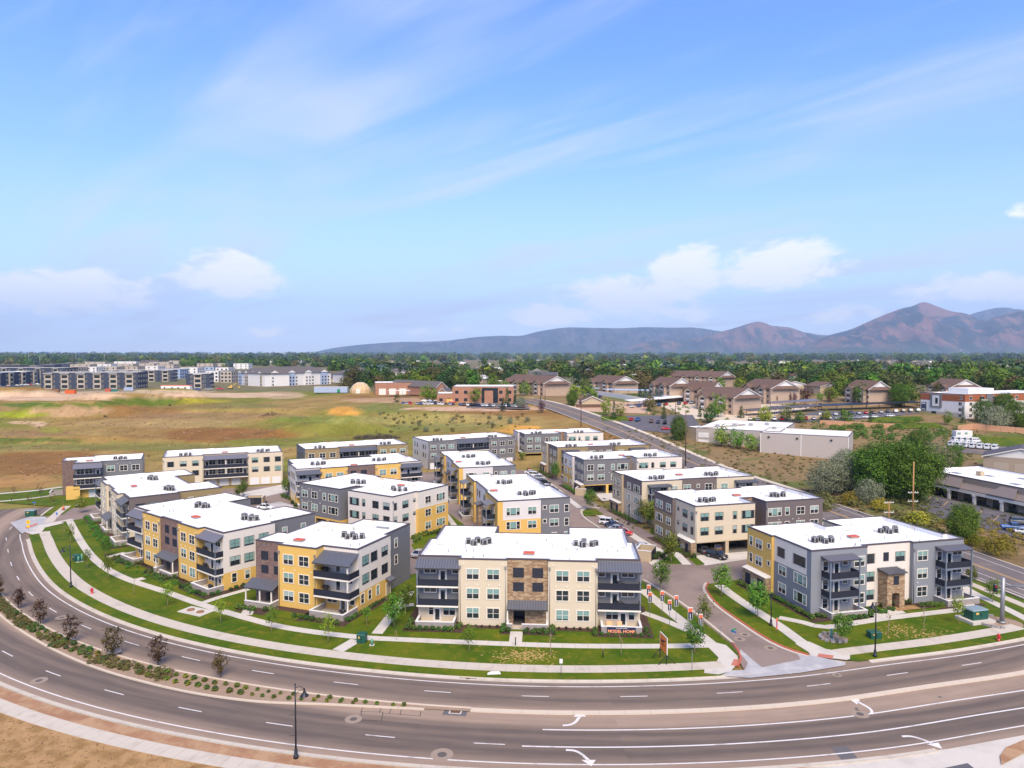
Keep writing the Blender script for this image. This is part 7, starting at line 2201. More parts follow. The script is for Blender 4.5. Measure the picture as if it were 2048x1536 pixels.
px_mass('undergrowth', 'bushes of the wild slope below the office parking', px_box(90, 760, 1060, 826, 866), 'leaf_olive', .6, 2.0)
px_mass('undergrowth', 'green planting round the apartment parking lots', px_box(70, 1400, 1850, 836, 850) + px_box(30, 1290, 1400, 812, 830), 'leaf_green', .9, 2.2)
px_mass('undergrowth', 'dark weeds dotted over the tan spoil heap', px_box(130, 85, 215, 814, 834), 'leaf_olive', .5, 1.3)
px_mass('undergrowth', 'green weeds along the grassy spoil bank', px_box(120, 200, 345, 793, 812), 'leaf_olive', .6, 1.6)
px_mass('ground_cover', 'low spreading plants filling the left part of the planted median', [(*arc(148.95 + random.uniform(.1, .85) * (mednear(t_) - 149.1), t_), .06) for t_ in [random.uniform(-136, -112) for _ in range(130)]], 'weed_green', .6, 1.5, .55)
# median planting
mi = 0
th = -133.0
while th < -99.0:
    w = mednear(th) - 148.75
    kind_ = 'gold' if (-118 < th < -114.2 or -127.5 < th < -125) else ('lime' if th > -114 else random.choice(('lime', 'box', 'olive')))
    for rr_ in ([148.75 + w * .26, 148.75 + w * .62] if w > 1.6 else [148.75 + w * .45]):
        p = arc(rr_ + random.uniform(-.12, .12), th + random.uniform(-.08, .08))
        big_ = (th < -117 and random.random() < .25)
        s = (random.uniform(.62, .85) if kind_ != 'gold' else .6) * (1.0 if th < -107 else .72)
        nm = {'gold': 'golden flowering', 'lime': 'light green', 'box': 'dark green', 'olive': 'olive green'}[kind_]
        shrub((p[0], p[1], .1), kind_, s * (1.35 if big_ else 1), nm + ' low shrub in the gravel of the planted median', nm + ' shrubs of the median', .9)
    th += .62 if th > -114 else .80
for k in range(18):
    th = random.uniform(-133, -114); p = arc(148.9 + random.uniform(.3, .8) * (mednear(th) - 148.75), th)
    shrub((p[0], p[1], .08), 'olive', random.uniform(.9, 1.5), 'spreading olive ground cover in the planted median', 'spreading plants of the median', .5)
b = MB()
def boulder(seed, s):
    r = random.Random(seed); b = MB()
    P = lambda i, k: tuple(Vector((math.sin(math.pi * i / 4) * math.cos(k * 1.0472), math.sin(math.pi * i / 4) * math.sin(k * 1.0472), .5 - .5 * math.cos(math.pi * (4 - i) / 4))) * s * (1 + .25 * math.sin(seed + i * 2.3 + k * 1.7 * (0 < i < 4))))
    for i in range(4):
        for k in range(6): b.face([P(i, k), P(i + 1, k), P(i + 1, (k + 1) % 6), P(i, (k + 1) % 6)])
    return b.mesh('boulder', 'boulder_stone')
mat('boulder_stone', (.30, .27, .25), .9, .2, 2)
tag(link('boulder', boulder(3, .85), None, at(229, 1309, .1)), 'grey boulder at the foot of a median tree', 'boulder')
# ------------------------------------------------------------------ vehicles
PAINT = {'white': (.66, .66, .66), 'silver': (.36, .37, .39), 'grey': (.13, .135, .145), 'black': (.012, .012, .015), 'red': (.50, .015, .02), 'blue': (.05, .12, .30), 'dark blue': (.02, .03, .08), 'brown': (.16, .09, .06), 'teal': (.02, .16, .14)}
for k, c in PAINT.items():
    m = mat('paint ' + k, c, .28, .02, 1, metal=.15 if k in ('silver', 'grey', 'blue') else 0, spec=.6)
mat('car_glass', (.012, .015, .018), .05, .1, 1, spec=.8)
mat('rim', (.34, .34, .35), .35, .05, 3, metal=.7)
mat('tail_light', (.30, .008, .008), .3, .02, 2)
mat('head_light', (.70, .70, .68), .2, .02, 2)
def car_body(b, kind):
    """lofted body: stations along x give half width, sill, waist"""
    if kind == 'suv':
        ST_ = [(-2.3, .74, .42, .92), (-2.22, .88, .34, 1.08), (-1.5, .93, .28, 1.10), (0, .95, .26, 1.08), (1.1, .94, .28, 1.06), (1.95, .90, .32, .96), (2.28, .72, .40, .80)]
    elif kind == 'truck':
        ST_ = [(-2.8, .88, .55, 1.05), (-2.75, .95, .48, 1.10), (-1.5, .97, .42, 1.12), (0, .98, .40, 1.14), (1.3, .97, .42, 1.14), (2.4, .94, .45, 1.06), (2.75, .8, .52, .92)]
    elif kind == 'van':
        ST_ = [(-2.7, .86, .42, 1.1), (-2.65, .97, .34, 1.2), (-1.5, 1.0, .3, 1.2), (0, 1.0, .3, 1.2), (1.4, .99, .3, 1.15), (2.4, .92, .34, 1.0), (2.7, .75, .42, .8)]
    else:
        ST_ = [(-2.3, .70, .40, .72), (-2.2, .84, .32, .88), (-1.5, .90, .26, .92), (0, .92, .24, .90), (1.0, .91, .25, .88), (1.9, .87, .30, .76), (2.28, .66, .38, .62)]
    rings = []
    for x, w, z0, z1 in ST_:
        rings.append([(x, -w * .92, z0), (x, -w, z0 + .16), (x, -w * .99, z1 - .14), (x, -w * .86, z1), (x, w * .86, z1), (x, w * .99, z1 - .14), (x, w, z0 + .16), (x, w * .92, z0)])
    for u, v in zip(rings[:-1], rings[1:]):
        for k in range(8):
            q = (k + 1) % 8
            b.face([u[k], u[q], v[q], v[k]][::-1], 0, True)
    b.face(rings[0][::-1][::-1]); b.face(rings[-1][::-1])
    return ST_
def cabin(kind):
    return {'suv': (-2.15, -1.85, .55, 1.25, 1.04, 1.66, .86, .70), 'sedan': (-1.75, -1.05, .25, 1.05, .86, 1.40, .80, .60), 'truck': (-.75, -.55, .55, 1.25, 1.08, 1.78, .88, .72), 'van': (-2.62, -2.5, 1.1, 1.9, 1.15, 2.25, .96, .86)}[kind]
def car_meshes(kind, col):
    k = ('car', kind, col)
    if k in CACHE: return CACHE[k]
    b = MB(); ST_ = car_body(b, kind); body = b
    if kind == 'truck':
        b.box(-2.7, -.85, -.8, .8, 1.06, 1.125, 0)
    x0, x1, x2, x3, zb, ztp, wb, wt = cabin(kind)
    g = MB()
    lo = [(x0, -wb, zb), (x3, -wb, zb), (x3, wb, zb), (x0, wb, zb)]; hi = [(x1, -wt, ztp), (x2, -wt, ztp), (x2, wt, ztp), (x1, wt, ztp)]
    for i in range(4):
        j = (i + 1) % 4
        if kind == 'van' and i in (0, 2, 3):
            body.face([lo[i], lo[j], hi[j], hi[i]]); continue
        g.face([lo[i], lo[j], hi[j], hi[i]])
    top = MB()
    body.box(x1 - .05, x2 + .06, -wt - .03, wt + .03, ztp - .02, ztp + .05)
    for s in (-1, 1):     # pillars
        for (xa, xb) in ((x0, x1), (x3, x2), ((x0 + x3) / 2 - .1, (x1 + x2) / 2 - .1)):
            body.tube([(xa, s * (wb + .005), zb), (xb, s * (wt + .005), ztp)], .05, 4, cap=False)
    lights = MB()
    xe, xr = ST_[-1][0], ST_[0][0]
    zf, zr = ST_[-1][3], ST_[0][3]
    for s in (-1, 1):
        lights.box(xe - .16, xe + .02, s * .62 - .17, s * .62 + .17, zf - .2, zf - .06, 0)
        lights.box(xr - .02, xr + .1, s * .66 - .16, s * .66 + .16, zr - .2, zr + .0, 1)
    wh = MB(); R_ = .34 if kind in ('sedan',) else .39
    wh.tube([(0, -.12, 0), (0, .12, 0)], R_, 14, 0); wh.tube([(0, -.135, 0), (0, .135, 0)], R_ * .6, 10, 1)
    axle = {'sedan': (-1.38, 1.42), 'suv': (-1.4, 1.42), 'truck': (-1.7, 1.75), 'van': (-1.6, 1.75)}[kind]
    if kind == 'van':
        for s in (-1, 1):
            for xa in (-2.2, -1.2, -.2, .7): g.box(xa, xa + .75, s * .945 - .015, s * .945 + .015, 1.45, 1.9)
        g.box(-2.64, -2.56, -.6, .6, 1.4, 1.95)
    res = (body.mesh('body', 'paint ' + col), g.mesh('cabin_glass', 'car_glass'), lights.mesh('lamps', ['head_light', 'tail_light']), wh.mesh('wheel', ['tyre', 'rim']), axle, R_, {'sedan': .80, 'suv': .82, 'truck': .86, 'van': .88}[kind])
    CACHE[k] = res
    return res
def car(label, loc, heading, kind='sedan', col='grey', group=None, parts=True):
    bm, gm, lm, wm_, axle, R_, tw = car_meshes(kind, col)
    o = thing('parked_car' if kind != 'van' else 'parked_van', label, 'car' if kind != 'van' else 'van', loc, D2R(heading), group)
    link('body', bm, o); link('cabin_glass', gm, o); 
    if parts: link('lamps', lm, o)
    for ax in axle:
        for s in (-1, 1):
            link('wheel', wm_, o, (ax, s * tw, R_))
    return o
FC = [((1434, 1116), -65 + 15, 'suv', 'black', 'black car parked on the concrete before the open carport'), ((1403, 1104), 105, 'sedan', 'grey', 'dark car inside the left bay of the open carport'), ((1426, 1100), 105, 'suv', 'brown', 'dark red tailed car inside the open carport'),
      ((1217, 1049), -22, 'suv', 'white', 'pale SUV with red tail lamps first in the row of parked cars'), ((1228, 1054), -22, 'sedan', 'dark blue', 'dark blue car second in the row of parked cars'), ((1236, 1062), -22, 'sedan', 'silver', 'silver car third in the row of parked cars'), ((1246, 1069), -22, 'sedan', 'red', 'bright red car behind the model home roof'),
      ((1288, 1099), -20, 'sedan', 'silver', 'silver sedan beside the trash enclosure'), ((531, 1018), -15, 'sedan', 'white', 'white sedan by the low wall in the rear court'), ((160, 1012), -62, 'suv', 'black', 'black car before the garage of the brick tower building'),
      ((840, 1112), 60, 'sedan', 'silver', 'silver car half hidden right of the short yellow building'), ((590, 985), 70, 'suv', 'dark blue', 'dark blue car beyond the courtyard tree'), ((1196, 946), 100, 'sedan', 'grey', 'dark car in the carport of the grey and white building'), ((1224, 948), 100, 'sedan', 'silver', 'silver car in the carport of the grey and white building'), ((1078, 905), 100, 'sedan', 'grey', 'dark car in the rearmost carport'), ((1086, 913), 60, 'sedan', 'white', 'white car leaving the rearmost carport'),
      ((2028, 1060), -20, 'truck', 'blue', 'light blue pickup in the shop parking'), ((2050, 1068), -20, 'sedan', 'silver', 'silver car at the right edge of the shop parking'), ((2040, 1048), -20, 'suv', 'grey', 'grey car behind the blue pickup')]
for (x, y), hd, kd, col, lab in FC:
    car(lab, at(x, y, .13), hd, kd, col)
cols = ['white', 'silver', 'black', 'grey', 'white', 'dark blue', 'black', 'red']
row = [(1062, 948), (1070, 953), (1078, 958), (1088, 970), (1095, 977), (1102, 983), (1110, 990), (1118, 996)]
for k, (x, y) in enumerate(row):
    cc = ('white', 'white', 'silver', 'black', 'white', 'dark blue', 'black', 'grey')[k]
    car(ORD[k] + ' car of the courtyard row from the back, ' + cc, at(x, y, .13), -20, ('sedan', 'suv', 'sedan', 'suv')[k % 4], cc, 'cars parked in the courtyard row')
def lot(name, a, c, n, hd, where, jitter=6, kinds=('sedan', 'suv', 'sedan', 'truck'), dz=.14, pal=None):
    A_, C_ = T(*a), T(*c)
    r = random.Random(len(where))
    seen = {}
    for k in range(n):
        p = A_.lerp(C_, k / max(1, n - 1)); p.z = float(zt(p.x, p.y)) + dz
        if r.random() < .08: continue
        cc = r.choice(pal or ('white', 'silver', 'grey', 'black', 'white', 'red', 'blue', 'dark blue', 'white', 'silver', 'brown'))
        kd = r.choice(kinds)
        car('%s %s parked %s' % (cc, {'sedan': 'sedan', 'suv': 'wagon', 'truck': 'pickup', 'van': 'van'}[kd], where), p, hd + r.uniform(-jitter, jitter), kd, cc, '%s %ss parked %s' % (cc, kd, where), parts=False)
lot('l', (806, 809), (1046, 815), 34, -80, 'in the long row before the brick office')
lot('l', (850, 804), (905, 806), 6, 10, 'near the office doorway')
lot('l', (1263, 841), (1330, 848), 6, 70, 'in the dark lot by the street')
lot('l', (1332, 860), (1345, 862), 1, 10, 'alone by the round tree', pal=('red',))
lot('l', (1265, 815), (1384, 808), 10, 60, 'under the white carport')
lot('l', (1540, 820), (1640, 813), 11, 70, 'under the pale carport')
lot('l', (1500, 842), (1690, 838), 13, 70, 'in the apartment lot behind the warehouse')
lot('l', (1640, 832), (1835, 823), 14, 75, 'before the black carport')
lot('l', (1700, 838), (1780, 834), 6, 10, 'beside the far lawn', pal=('white', 'white', 'silver'))
lot('l', (1905, 893), (1990, 900), 7, 40, 'in the yard behind the trees', kinds=('van',), pal=('white',))
lot('l', (1915, 884), (1950, 886), 4, 20, 'at the back of the yard', kinds=('van',), pal=('white',))
lot('l', (0, 775), (75, 770), 10, 30, 'at the left edge apartments')
lot('l', (30, 784), (78, 783), 4, 0, 'on the dirt road by the navy block', kinds=('truck', 'sedan'))
lot('l', (395, 781), (440, 780), 3, 0, 'on the dirt lot by the short navy block', kinds=('truck',))
lot('l', (1150, 790), (1200, 796), 5, 60, 'by the construction wall', kinds=('truck', 'suv'))
tr_ = thing('caravan', 'small white caravan in the grassy yard', 'caravan', T(1912, 876), .1)
b = MB(); b.box(0, 8, 0, 2.6, .5, 3.2); b.build('body', 'far_white', tr_); b = MB(); b.box(.6, 2.2, -.05, -.003, 1.6, 2.5); b.box(4.2, 5.6, -.05, -.003, 1.6, 2.5); b.build('window', 'blind', tr_)
for x in (2.4, 5.0):
    b = MB(); b.tube([(x, .1, .36), (x, .4, .36)], .36, 10); b.build('wheel', 'tyre', tr_)
tr_ = thing('site_office', 'long white site office with orange roof stripe beyond the dirt road', 'trailer', T(322, 783.5), 0)
b = MB(); b.box(0, 21, 0, 4, .9, 4.4, 0); b.box(-.1, 21.1, -.1, 4.1, 4.4, 4.75, 1); b.box(.3, 20.7, .2, 3.8, 0, .9, 2); b.build('body', ['far_white', 'orange_plastic', 'dark_steel'], tr_)
for x in (2, 7.5, 12, 17):
    b = MB(); b.box(x, x + 1.2, -.06, -.003, 2.1, 3.3); b.build('window', 'glass', tr_)
for k, (x, y, m, l_, lab) in enumerate(((130, 788, 'orange_plastic', 6.5, 'large orange container on the dirt beyond the field'), (100, 786, 'rust', 5.5, 'rusty container left of the orange one'), (210, 785, 'red_kerb', 3.4, 'small red machine on the dirt beyond the field'), (222, 787, 'teal', 4, 'dark teal bin on the dirt beyond the field'), (248, 782, 'far_blue', 6, 'dark skip near the navy block'))):
    p = T(x, y); o = thing('container', lab, 'container', p, .1 * k)
    mm = m if m in MAT else 'paint ' + m
    b = MB(); b.box(0, l_, 0, 2.4, .2, 2.6)
    for j in range(int(l_ / .6)): b.box(.2 + .6 * j, .45 + .6 * j, -.06, -.003, .3, 2.5)
    b.build('body', mm, o); b = MB(); b.box(-.08, l_ + .08, -.08, 2.48, 2.6, 2.72); b.build('lid', mm, o)
ex = thing('excavator', 'yellow excavator parked on the far site road', 'excavator', T(461, 778), .3)
b = MB(); b.box(-1.8, 1.8, -1.3, -.7, 0, .8); b.box(-1.8, 1.8, .7, 1.3, 0, .8); b.build('tracks', 'tyre', ex)
b = MB(); b.box(-1.6, 1.2, -1.2, 1.2, .8, 2.0); b.box(.2, 1.3, -1.1, -.1, 2.0, 3.2); b.build('cab', 'yellow', ex)
b = MB(); b.tube([(1.2, .3, 1.8), (4.0, .3, 4.4), (6.2, .3, 2.0)], .28, 6); b.box(5.8, 6.8, -.3, .9, .9, 2.0); b.build('boom', 'yellow', ex)
# red motorbike in the rear court
mb_ = thing('motorbike', 'red motorbike standing in the rear court', 'motorbike', at(1058, 941, .13), .6)
for x in (-.7, .7):
    b = MB(); b.tube([(x, -.07, .32), (x, .07, .32)], .32, 12); b.build('wheel', 'tyre', mb_)
b = MB(); b.tube([(-.6, 0, .7), (-.1, 0, .78), (.35, 0, .95), (.5, 0, .8)], [.14, .17, .2, .1], 8); b.tube([(.45, 0, .95), (.72, 0, .32)], .05, 6); b.tube([(-.3, 0, .6), (-.7, 0, .32)], .05, 6); b.build('frame', 'paint red', mb_)
b = MB(); b.tube([(.42, -.38, 1.1), (.42, .38, 1.1)], .03, 6); b.tube([(.42, 0, .9), (.42, 0, 1.1)], .03, 6); b.build('handlebar', 'dark_steel', mb_)
b = MB(); b.box(-.75, .1, -.14, .14, .84, .95); b.build('saddle', 'tyre', mb_)

# ------------------------------------------------------------------ posts, signs, boxes
def lamp_post(label, loc, h, rz=0.0, arm=True, arms=1.4):
    o = thing('lamp_post', label, 'street lamp', loc, rz, None)
    b = MB(); b.tube([(0, 0, 0), (0, 0, .25), (0, 0, .3), (0, 0, .9), (0, 0, 1.0)], [.27, .27, .2, .17, .12], 12); b.build('base', 'dark_steel', o)
    b = MB(); b.tube([(0, 0, .95), (0, 0, h)], [.1, .065], 10); b.tube([(0, 0, h), (0, 0, h + .14)], [.09, .02], 8); b.build('pole', 'dark_steel', o)
    if arm:
        b = MB(); b.tube([(0, 0, h - .35), (arms * .5, 0, h - .2), (arms, 0, h - .45)], .035, 6); b.tube([(0, 0, h - 1.1), (arms * .5, 0, h - .6), (arms, 0, h - .5)], .025, 6); b.build('arm', 'dark_steel', o)
        b = MB(); b.tube([(arms, 0, h - .42), (arms, 0, h - .7), (arms, 0, h - .9), (arms, 0, h - 1.2)], [.08, .12, .2, .46], 14, cap=False); b.tube([(arms, 0, h - 1.12), (arms, 0, h - 1.2)], [.3, .2], 10, 1); b.build('lamp_shade', ['dark_steel', 'trim'], o)
    else:
        b = MB(); b.tube([(0, 0, h), (0, 0, h + .25), (0, 0, h + .5)], [.1, .22, .14], 12); b.tube([(0, 0, h + .5), (0, 0, h + .62)], [.3, .05], 12); b.build('lantern', 'dark_steel', o)
    for z in (2.4, 4.6):
        if arm: 
            b = MB(); b.tube([(0, 0, z), (-.7, 0, z - .05)], .02, 5); b.build('banner_arm', 'dark_steel', o)
    return o
lamp_post('tall black lamp post on the near verge of the boulevard', at(592, 1516, .1), 7.8, .0, arms=.95)
lamp_post('black lamp post on the left lawn strip of the boulevard', at(142, 1174, .11), 7.6, 3.1)
lamp_post('black lamp post on the verge before the corner building', at(1750, 1313, .11), 7.6, 1.4)
lamp_post('short black lantern post beside the corner building walk', at(1542, 1251, .11), 4.4, 0, False)
lamp_post('black lantern post in the rear court before the garages', at(533, 1052, .12), 5.6, 0, False)
lamp_post('slim lantern post by the stone end of the cream and tan building', at(1258, 1050, .12), 4.6, 0, False)
for k, (x, y, lab) in enumerate(((1031, 1291, 'short black bollard light at the model home walk'), (1206, 1315, 'black garden post on the lawn right of the dry patch'), (500, 1228, 'dark bollard light at the short yellow building walk'), (211, 1116, 'dark bollard light at the cream building walk'), (23, 1001, 'dark bollard light at the far left walk'))):
    o = thing('bollard_light', lab, 'bollard', at(x, y, .11), .3 * k)
    b = MB(); b.tube([(0, 0, 0), (0, 0, 1.05)], .075, 8); b.build('post', 'dark_steel', o); b = MB(); b.tube([(0, 0, 1.05), (0, 0, 1.2)], [.12, .1], 8); b.build('cap', 'rust', o)
def hydrant(label, loc):
    o = thing('fire_hydrant', label, 'hydrant', loc)
    b = MB(); b.tube([(0, 0, 0), (0, 0, .08), (0, 0, .1), (0, 0, .62), (0, 0, .7), (0, 0, .84)], [.2, .2, .13, .13, .17, .04], 10); b.build('barrel', 'paint red', o)
    b = MB(); b.tube([(-.26, 0, .48), (.26, 0, .48)], .075, 8); b.tube([(0, -.26, .45), (0, 0, .45)], .09, 8); b.build('nozzles', 'paint red', o)
    o.scale = (1.25,) * 3
hydrant('red fire hydrant on the left lawn strip', at(184, 1187, .11)); hydrant('red fire hydrant on the verge before the corner building', at(1997, 1281, .11))
o = thing('traffic_cone', 'orange barrier drum at the side street edge', 'drum', at(127, 1020, .12)); b = MB(); b.tube([(0, 0, 0), (0, 0, 1.0)], [.32, .24], 10); b.build('drum', 'orange_plastic', o); b = MB(); b.box(-.4, .4, -.4, .4, 0, .06); b.build('base', 'tyre', o)
def cabinet(label, loc, w, d, h, rz, m='cab_green', pad=None):
    o = thing('utility_cabinet', label, 'utility box', loc, rz)
    z = 0
    if pad:
        b = MB(); b.box(-pad[0] / 2, pad[0] / 2, -pad[1] / 2, pad[1] / 2, 0, pad[2]); b.build('pad', 'concrete_pale', o); z = pad[2]
    b = MB(); b.box(-w / 2, w / 2, -d / 2, d / 2, z, z + h * .9)
    b.mesh8([(-w / 2 - .05, -d / 2 - .05, z + h * .9), (w / 2 + .05, -d / 2 - .05, z + h * .9), (w / 2 + .05, d / 2 + .05, z + h * .9), (-w / 2 - .05, d / 2 + .05, z + h * .9), (-w / 2 + .05, -d / 2 + .05, z + h), (w / 2 - .05, -d / 2 + .05, z + h), (w / 2 - .05, d / 2 - .05, z + h), (-w / 2 + .05, d / 2 - .05, z + h)], 1)
    b.build('body', [m, 'cab_top' if w > 2 else m], o)
    b = MB(); b.box(-.02, .02, -d / 2 - .02, -d / 2 - .002, z + .05, z + h * .85); b.box(.06, .14, -d / 2 - .06, -d / 2 - .002, z + h * .4, z + h * .55); b.build('door_seam', 'dark_steel', o)
    b = MB(); b.box(-w * .3, -w * .12, -d / 2 - .012, -d / 2 - .003, z + h * .55, z + h * .75); b.build('warning_label', 'yellow_paint', o)
    return o
mat('cab_green', (.012, .075, .05), .5, .08, 2); mat('cab_top', (.20, .26, .28), .5, .06, 2); mat('ped_green', (.10, .27, .20), .5, .06, 3)
cabinet('dark green utility box by the walk junction left of the model home', at(724, 1284, .11), 1.25, 1.2, 1.35, -.1)
cabinet('dark green utility box behind the lamp post on the corner lawn', at(1748, 1275, .11), 1.7, 1.2, 1.0, .1)
cabinet('large green utility box on a concrete plinth by the corner building', at(1950, 1241, .11), 3.0, 2.0, 1.6, .25, pad=(4.4, 3.4, .45))
cabinet('green utility box behind the pale pedestals on the left lawn', at(153, 1121, .11), 1.5, 1.0, 1.2, -.6)
cabinet('green and grey utility box at the side street corner', at(62, 1031, .11), 2.2, 1.4, 1.5, .15)
for k, (x, y, h, lab) in enumerate(((744, 1290, .8, 'pale green pedestal right of the utility box'), (157, 1124, 1.1, 'pale green pedestal on the left lawn'), (164, 1123, 1.5, 'tall pale pipe pedestal on the left lawn'), (1663, 1277, 1.4, 'pale green pedestal in the little stone ring'))):
    o = thing('utility_pedestal', lab, 'utility box', at(x, y, .11)); b = MB(); b.tube([(0, 0, 0), (0, 0, h), (0, 0, h + .08)], [.2, .19, .1], 8); b.build('body', 'ped_green', o); b = MB(); b.box(-.35, .35, -.35, .35, 0, .05); b.build('base', 'concrete_pale', o)
# concrete vault pad with two rusty covers, stone ring
vp = thing('vault_pad', 'concrete pad with two rusty round covers on the left lawn', 'vault', at(391, 1223, .1), -.45)
b = MB(); b.box(-2.6, 2.6, -1.4, 1.4, 0, .08); b.build('pad', 'concrete_pale', vp)
for x in (-1.1, 1.1):
    b = MB(); b.tube([(x, 0, .08), (x, 0, .2), (x, 0, .26)], [.62, .6, .3], 14); b.build('cover', 'rust', vp)
for k, (x, y, R_, a0, a1, lab) in enumerate(((1668, 1277, 2.0, 60, 300, 'low ring of stones round the pedestal and young tree'), (1998, 1245, 3.4, 80, 250, 'low stone wall round the gravel at the right corner'))):
    c = at(x, y, .1); rt = thing('stone_ring', lab, 'stone wall', c)
    n = int(R_ * 5)
    for j in range(n):
        a = D2R(a0 + (a1 - a0) * j / (n - 1)); b = MB(); s = .26
        b.box(-s, s, -.2, .2, 0, .3 + .06 * (j % 3)); q = b.build('stone', 'boulder_stone', rt, (R_ * math.cos(a), R_ * .8 * math.sin(a), 0), a + math.pi / 2)
    sheet('gravel_patch', [(c.x + R_ * math.cos(t), c.y + R_ * .8 * math.sin(t)) for t in np.linspace(0, 6.2, 18)], .112, 'gravel')
# banner posts
mat('banner_navy', (.015, .022, .06), .6, .04, 2); mat('banner_orange', (.60, .13, .055), .6, .05, 2)
for k, (x, y, tp) in enumerate(((1297, 1224, 1170), (1300, 1232, 1184), (1324, 1235, 1182), (1339, 1250, 1200), (1352, 1246, 1191), (1380, 1267, 1215), (1401, 1276, 1228))):
    base = at(x, y, .11); sc = (base.y) / F
    h = (y - tp) * sc / .955
    o = thing('banner_post', ORD[k] + ' orange and navy sales banner on a post counting from the model home', 'banner', base, -.12 + .05 * k, 'sales banners along the entrance walk')
    b = MB(); b.tube([(0, 0, 0), (0, 0, h)], .035, 6); b.build('post', 'galv', o)
    bw, bh = (.62, 1.75) if k != 5 else (.75, 1.95)
    z1 = h - .02; z0 = z1 - bh
    b = MB(); b.box(-bw / 2, bw / 2, -.05, -.036, z0, z1); b.build('panel', 'far_white', o)
    b = MB(); b.box(-bw / 2 + .04, bw / 2 - .04, -.062, -.052, z0 + bh * .62, z1 - .14); b.build('orange_field', 'banner_orange', o)
    b = MB(); b.box(-bw / 2 + .04, bw / 2 - .04, -.062, -.052, z0 + .06, z0 + bh * .62 - .004); b.build('navy_field', 'banner_navy', o)
    b = MB(); b.box(-.05, .05, -.07, -.063, z0 + .16, z0 + .34); b.box(-.05, .06, -.07, -.063, z0 + .4, z0 + .62); b.box(-.06, .05, -.07, -.063, z0 + .68, z0 + .94); b.build('lettering', 'far_white', o)
# orange board on braced legs
bs = at(1327, 1322, .11)
o = thing('sign_board', 'orange board with a black swoosh on braced black legs', 'sign', bs, -1.40); o.scale = (.82, .82, .92)
b = MB(); b.box(-1.5, 1.5, -.04, .04, 1.45, 3.9); 
mat('orange_sign', (.80, .20, .035), .6, .04, 1)
b.build('board', 'orange_sign', o)
b = MB(); b.box(-1.54, 1.54, -.06, .06, 3.9, 3.98); b.box(-1.56, -1.5, -.06, .06, 1.43, 3.9); b.box(1.5, 1.56, -.06, .06, 1.43, 3.9); b.build('edge_trim', 'far_white', o)
for yy in (-.05, .05):
    b = MB(); b.tube([(.9, yy, 3.3), (.2, yy, 3.05), (-.6, yy, 2.9), (-1.0, yy, 3.1)], [.03, .13, .15, .05], 6); b.tube([(-.9, yy, 2.6), (0, yy, 2.45), (.7, yy, 2.55)], [.03, .07, .03], 6); b.build('swoosh', 'tyre', o)
for x in (-1.4, 1.4):
    b = MB(); b.box(x - .07, x + .07, -.12, .0, 0, 1.6); b.build('leg', 'dark_steel', o)
    for s in (-1, 1):
        b = MB(); b.tube([(x, -.06, 1.4), (x, s * 1.5, 0)], .06, 5); b.build('brace', 'dark_steel', o)
def text_mesh(body, size, depth, m, name):
    cu = bpy.data.curves.new(name, 'FONT'); cu.body = body; cu.size = size; cu.extrude = depth; cu.align_x = 'CENTER'
    cu.offset = .018
    tmp = bpy.data.objects.new('tmp', cu); COL.objects.link(tmp)
    bpy.context.view_layer.update()
    me = bpy.data.meshes.new_from_object(tmp.evaluated_get(bpy.context.evaluated_depsgraph_get()))
    bpy.data.objects.remove(tmp); bpy.data.curves.remove(cu)
    me.materials.clear(); me.materials.append(MAT[m]); me.name = name
    return me
mat('letter_orange', (.85, .34, .16), .5, .04, 2)
sg = thing('terrace_sign', 'navy banner reading MODEL HOME on the terrace wall', 'sign', local(A1, 31.6, -3.03), A1.ang)
b = MB(); b.box(-2.15, 2.15, -.1, -.05, .08, 1.0); b.build('panel', 'banner_navy', sg)
t1 = link('lettering', text_mesh('MODEL HOME', .62, .01, 'letter_orange', 'lettering'), sg, (0, -.115, .17)); t1.rotation_euler = (math.pi / 2, 0, 0); t1.scale = (1.02, 1, 1)
b = MB()
for k in range(9): b.box(-.78 + .18 * k + (.05 if k > 4 else 0), -.64 + .18 * k + (.05 if k > 4 else 0), -.112, -.101, .79, .88 - .02 * (k % 2))
b.build('small_lettering', 'far_white', sg)
# street name signs and road signs
def post_sign(name, label, loc, h, plates, rz=0):
    o = thing(name, label, 'sign', loc, rz)
    b = MB(); b.tube([(0, 0, 0), (0, 0, h)], .035, 6); b.build('post', 'galv', o)
    for (kind_, w, hh, z, m, ang) in plates:
        b = MB()
        if kind_ == 'rect': b.box(-w / 2, w / 2, -.05, -.035, z, z + hh)
        elif kind_ == 'diamond': b.mesh8([(0, -.05, z), (w / 2, -.05, z + w / 2), (0, -.05, z + w), (-w / 2, -.05, z + w / 2), (0, -.036, z), (w / 2, -.036, z + w / 2), (0, -.036, z + w), (-w / 2, -.036, z + w / 2)][:8])
        elif kind_ == 'arrow': b.box(-.05, .05, -.062, -.052, z, z + hh); b.box(-.2, .05, -.062, -.052, z + hh, z + hh + .1)
        q = b.build('plate', m, o); q.rotation_euler = (0, 0, ang)
    return o
mat('sign_yellow', (.80, .46, .01), .5, .03, 2)
post_sign('warning_sign', 'yellow diamond warning sign with arrow at the side street corner', at(57, 1064, .1), 2.9, [('diamond', 1.25, 0, 1.75, 'sign_yellow', 0), ('arrow', 0, .45, 2.1, 'tyre', 0), ('rect', .65, .5, 1.1, 'sign_yellow', 0)])
post_sign('street_name_sign', 'green and blue street name blades at the entrance corner', at(1467, 1298, .11), 3.0, [('rect', 1.0, .24, 2.72, 'sign_green', .5), ('rect', .9, .24, 2.42, 'sign_blue', -.9)])
post_sign('street_name_sign', 'blue street name blades at the side street', at(69, 1026, .11), 3.0, [('rect', 1.0, .24, 2.7, 'sign_blue', .3), ('rect', .9, .24, 2.42, 'sign_blue', -1.0)])
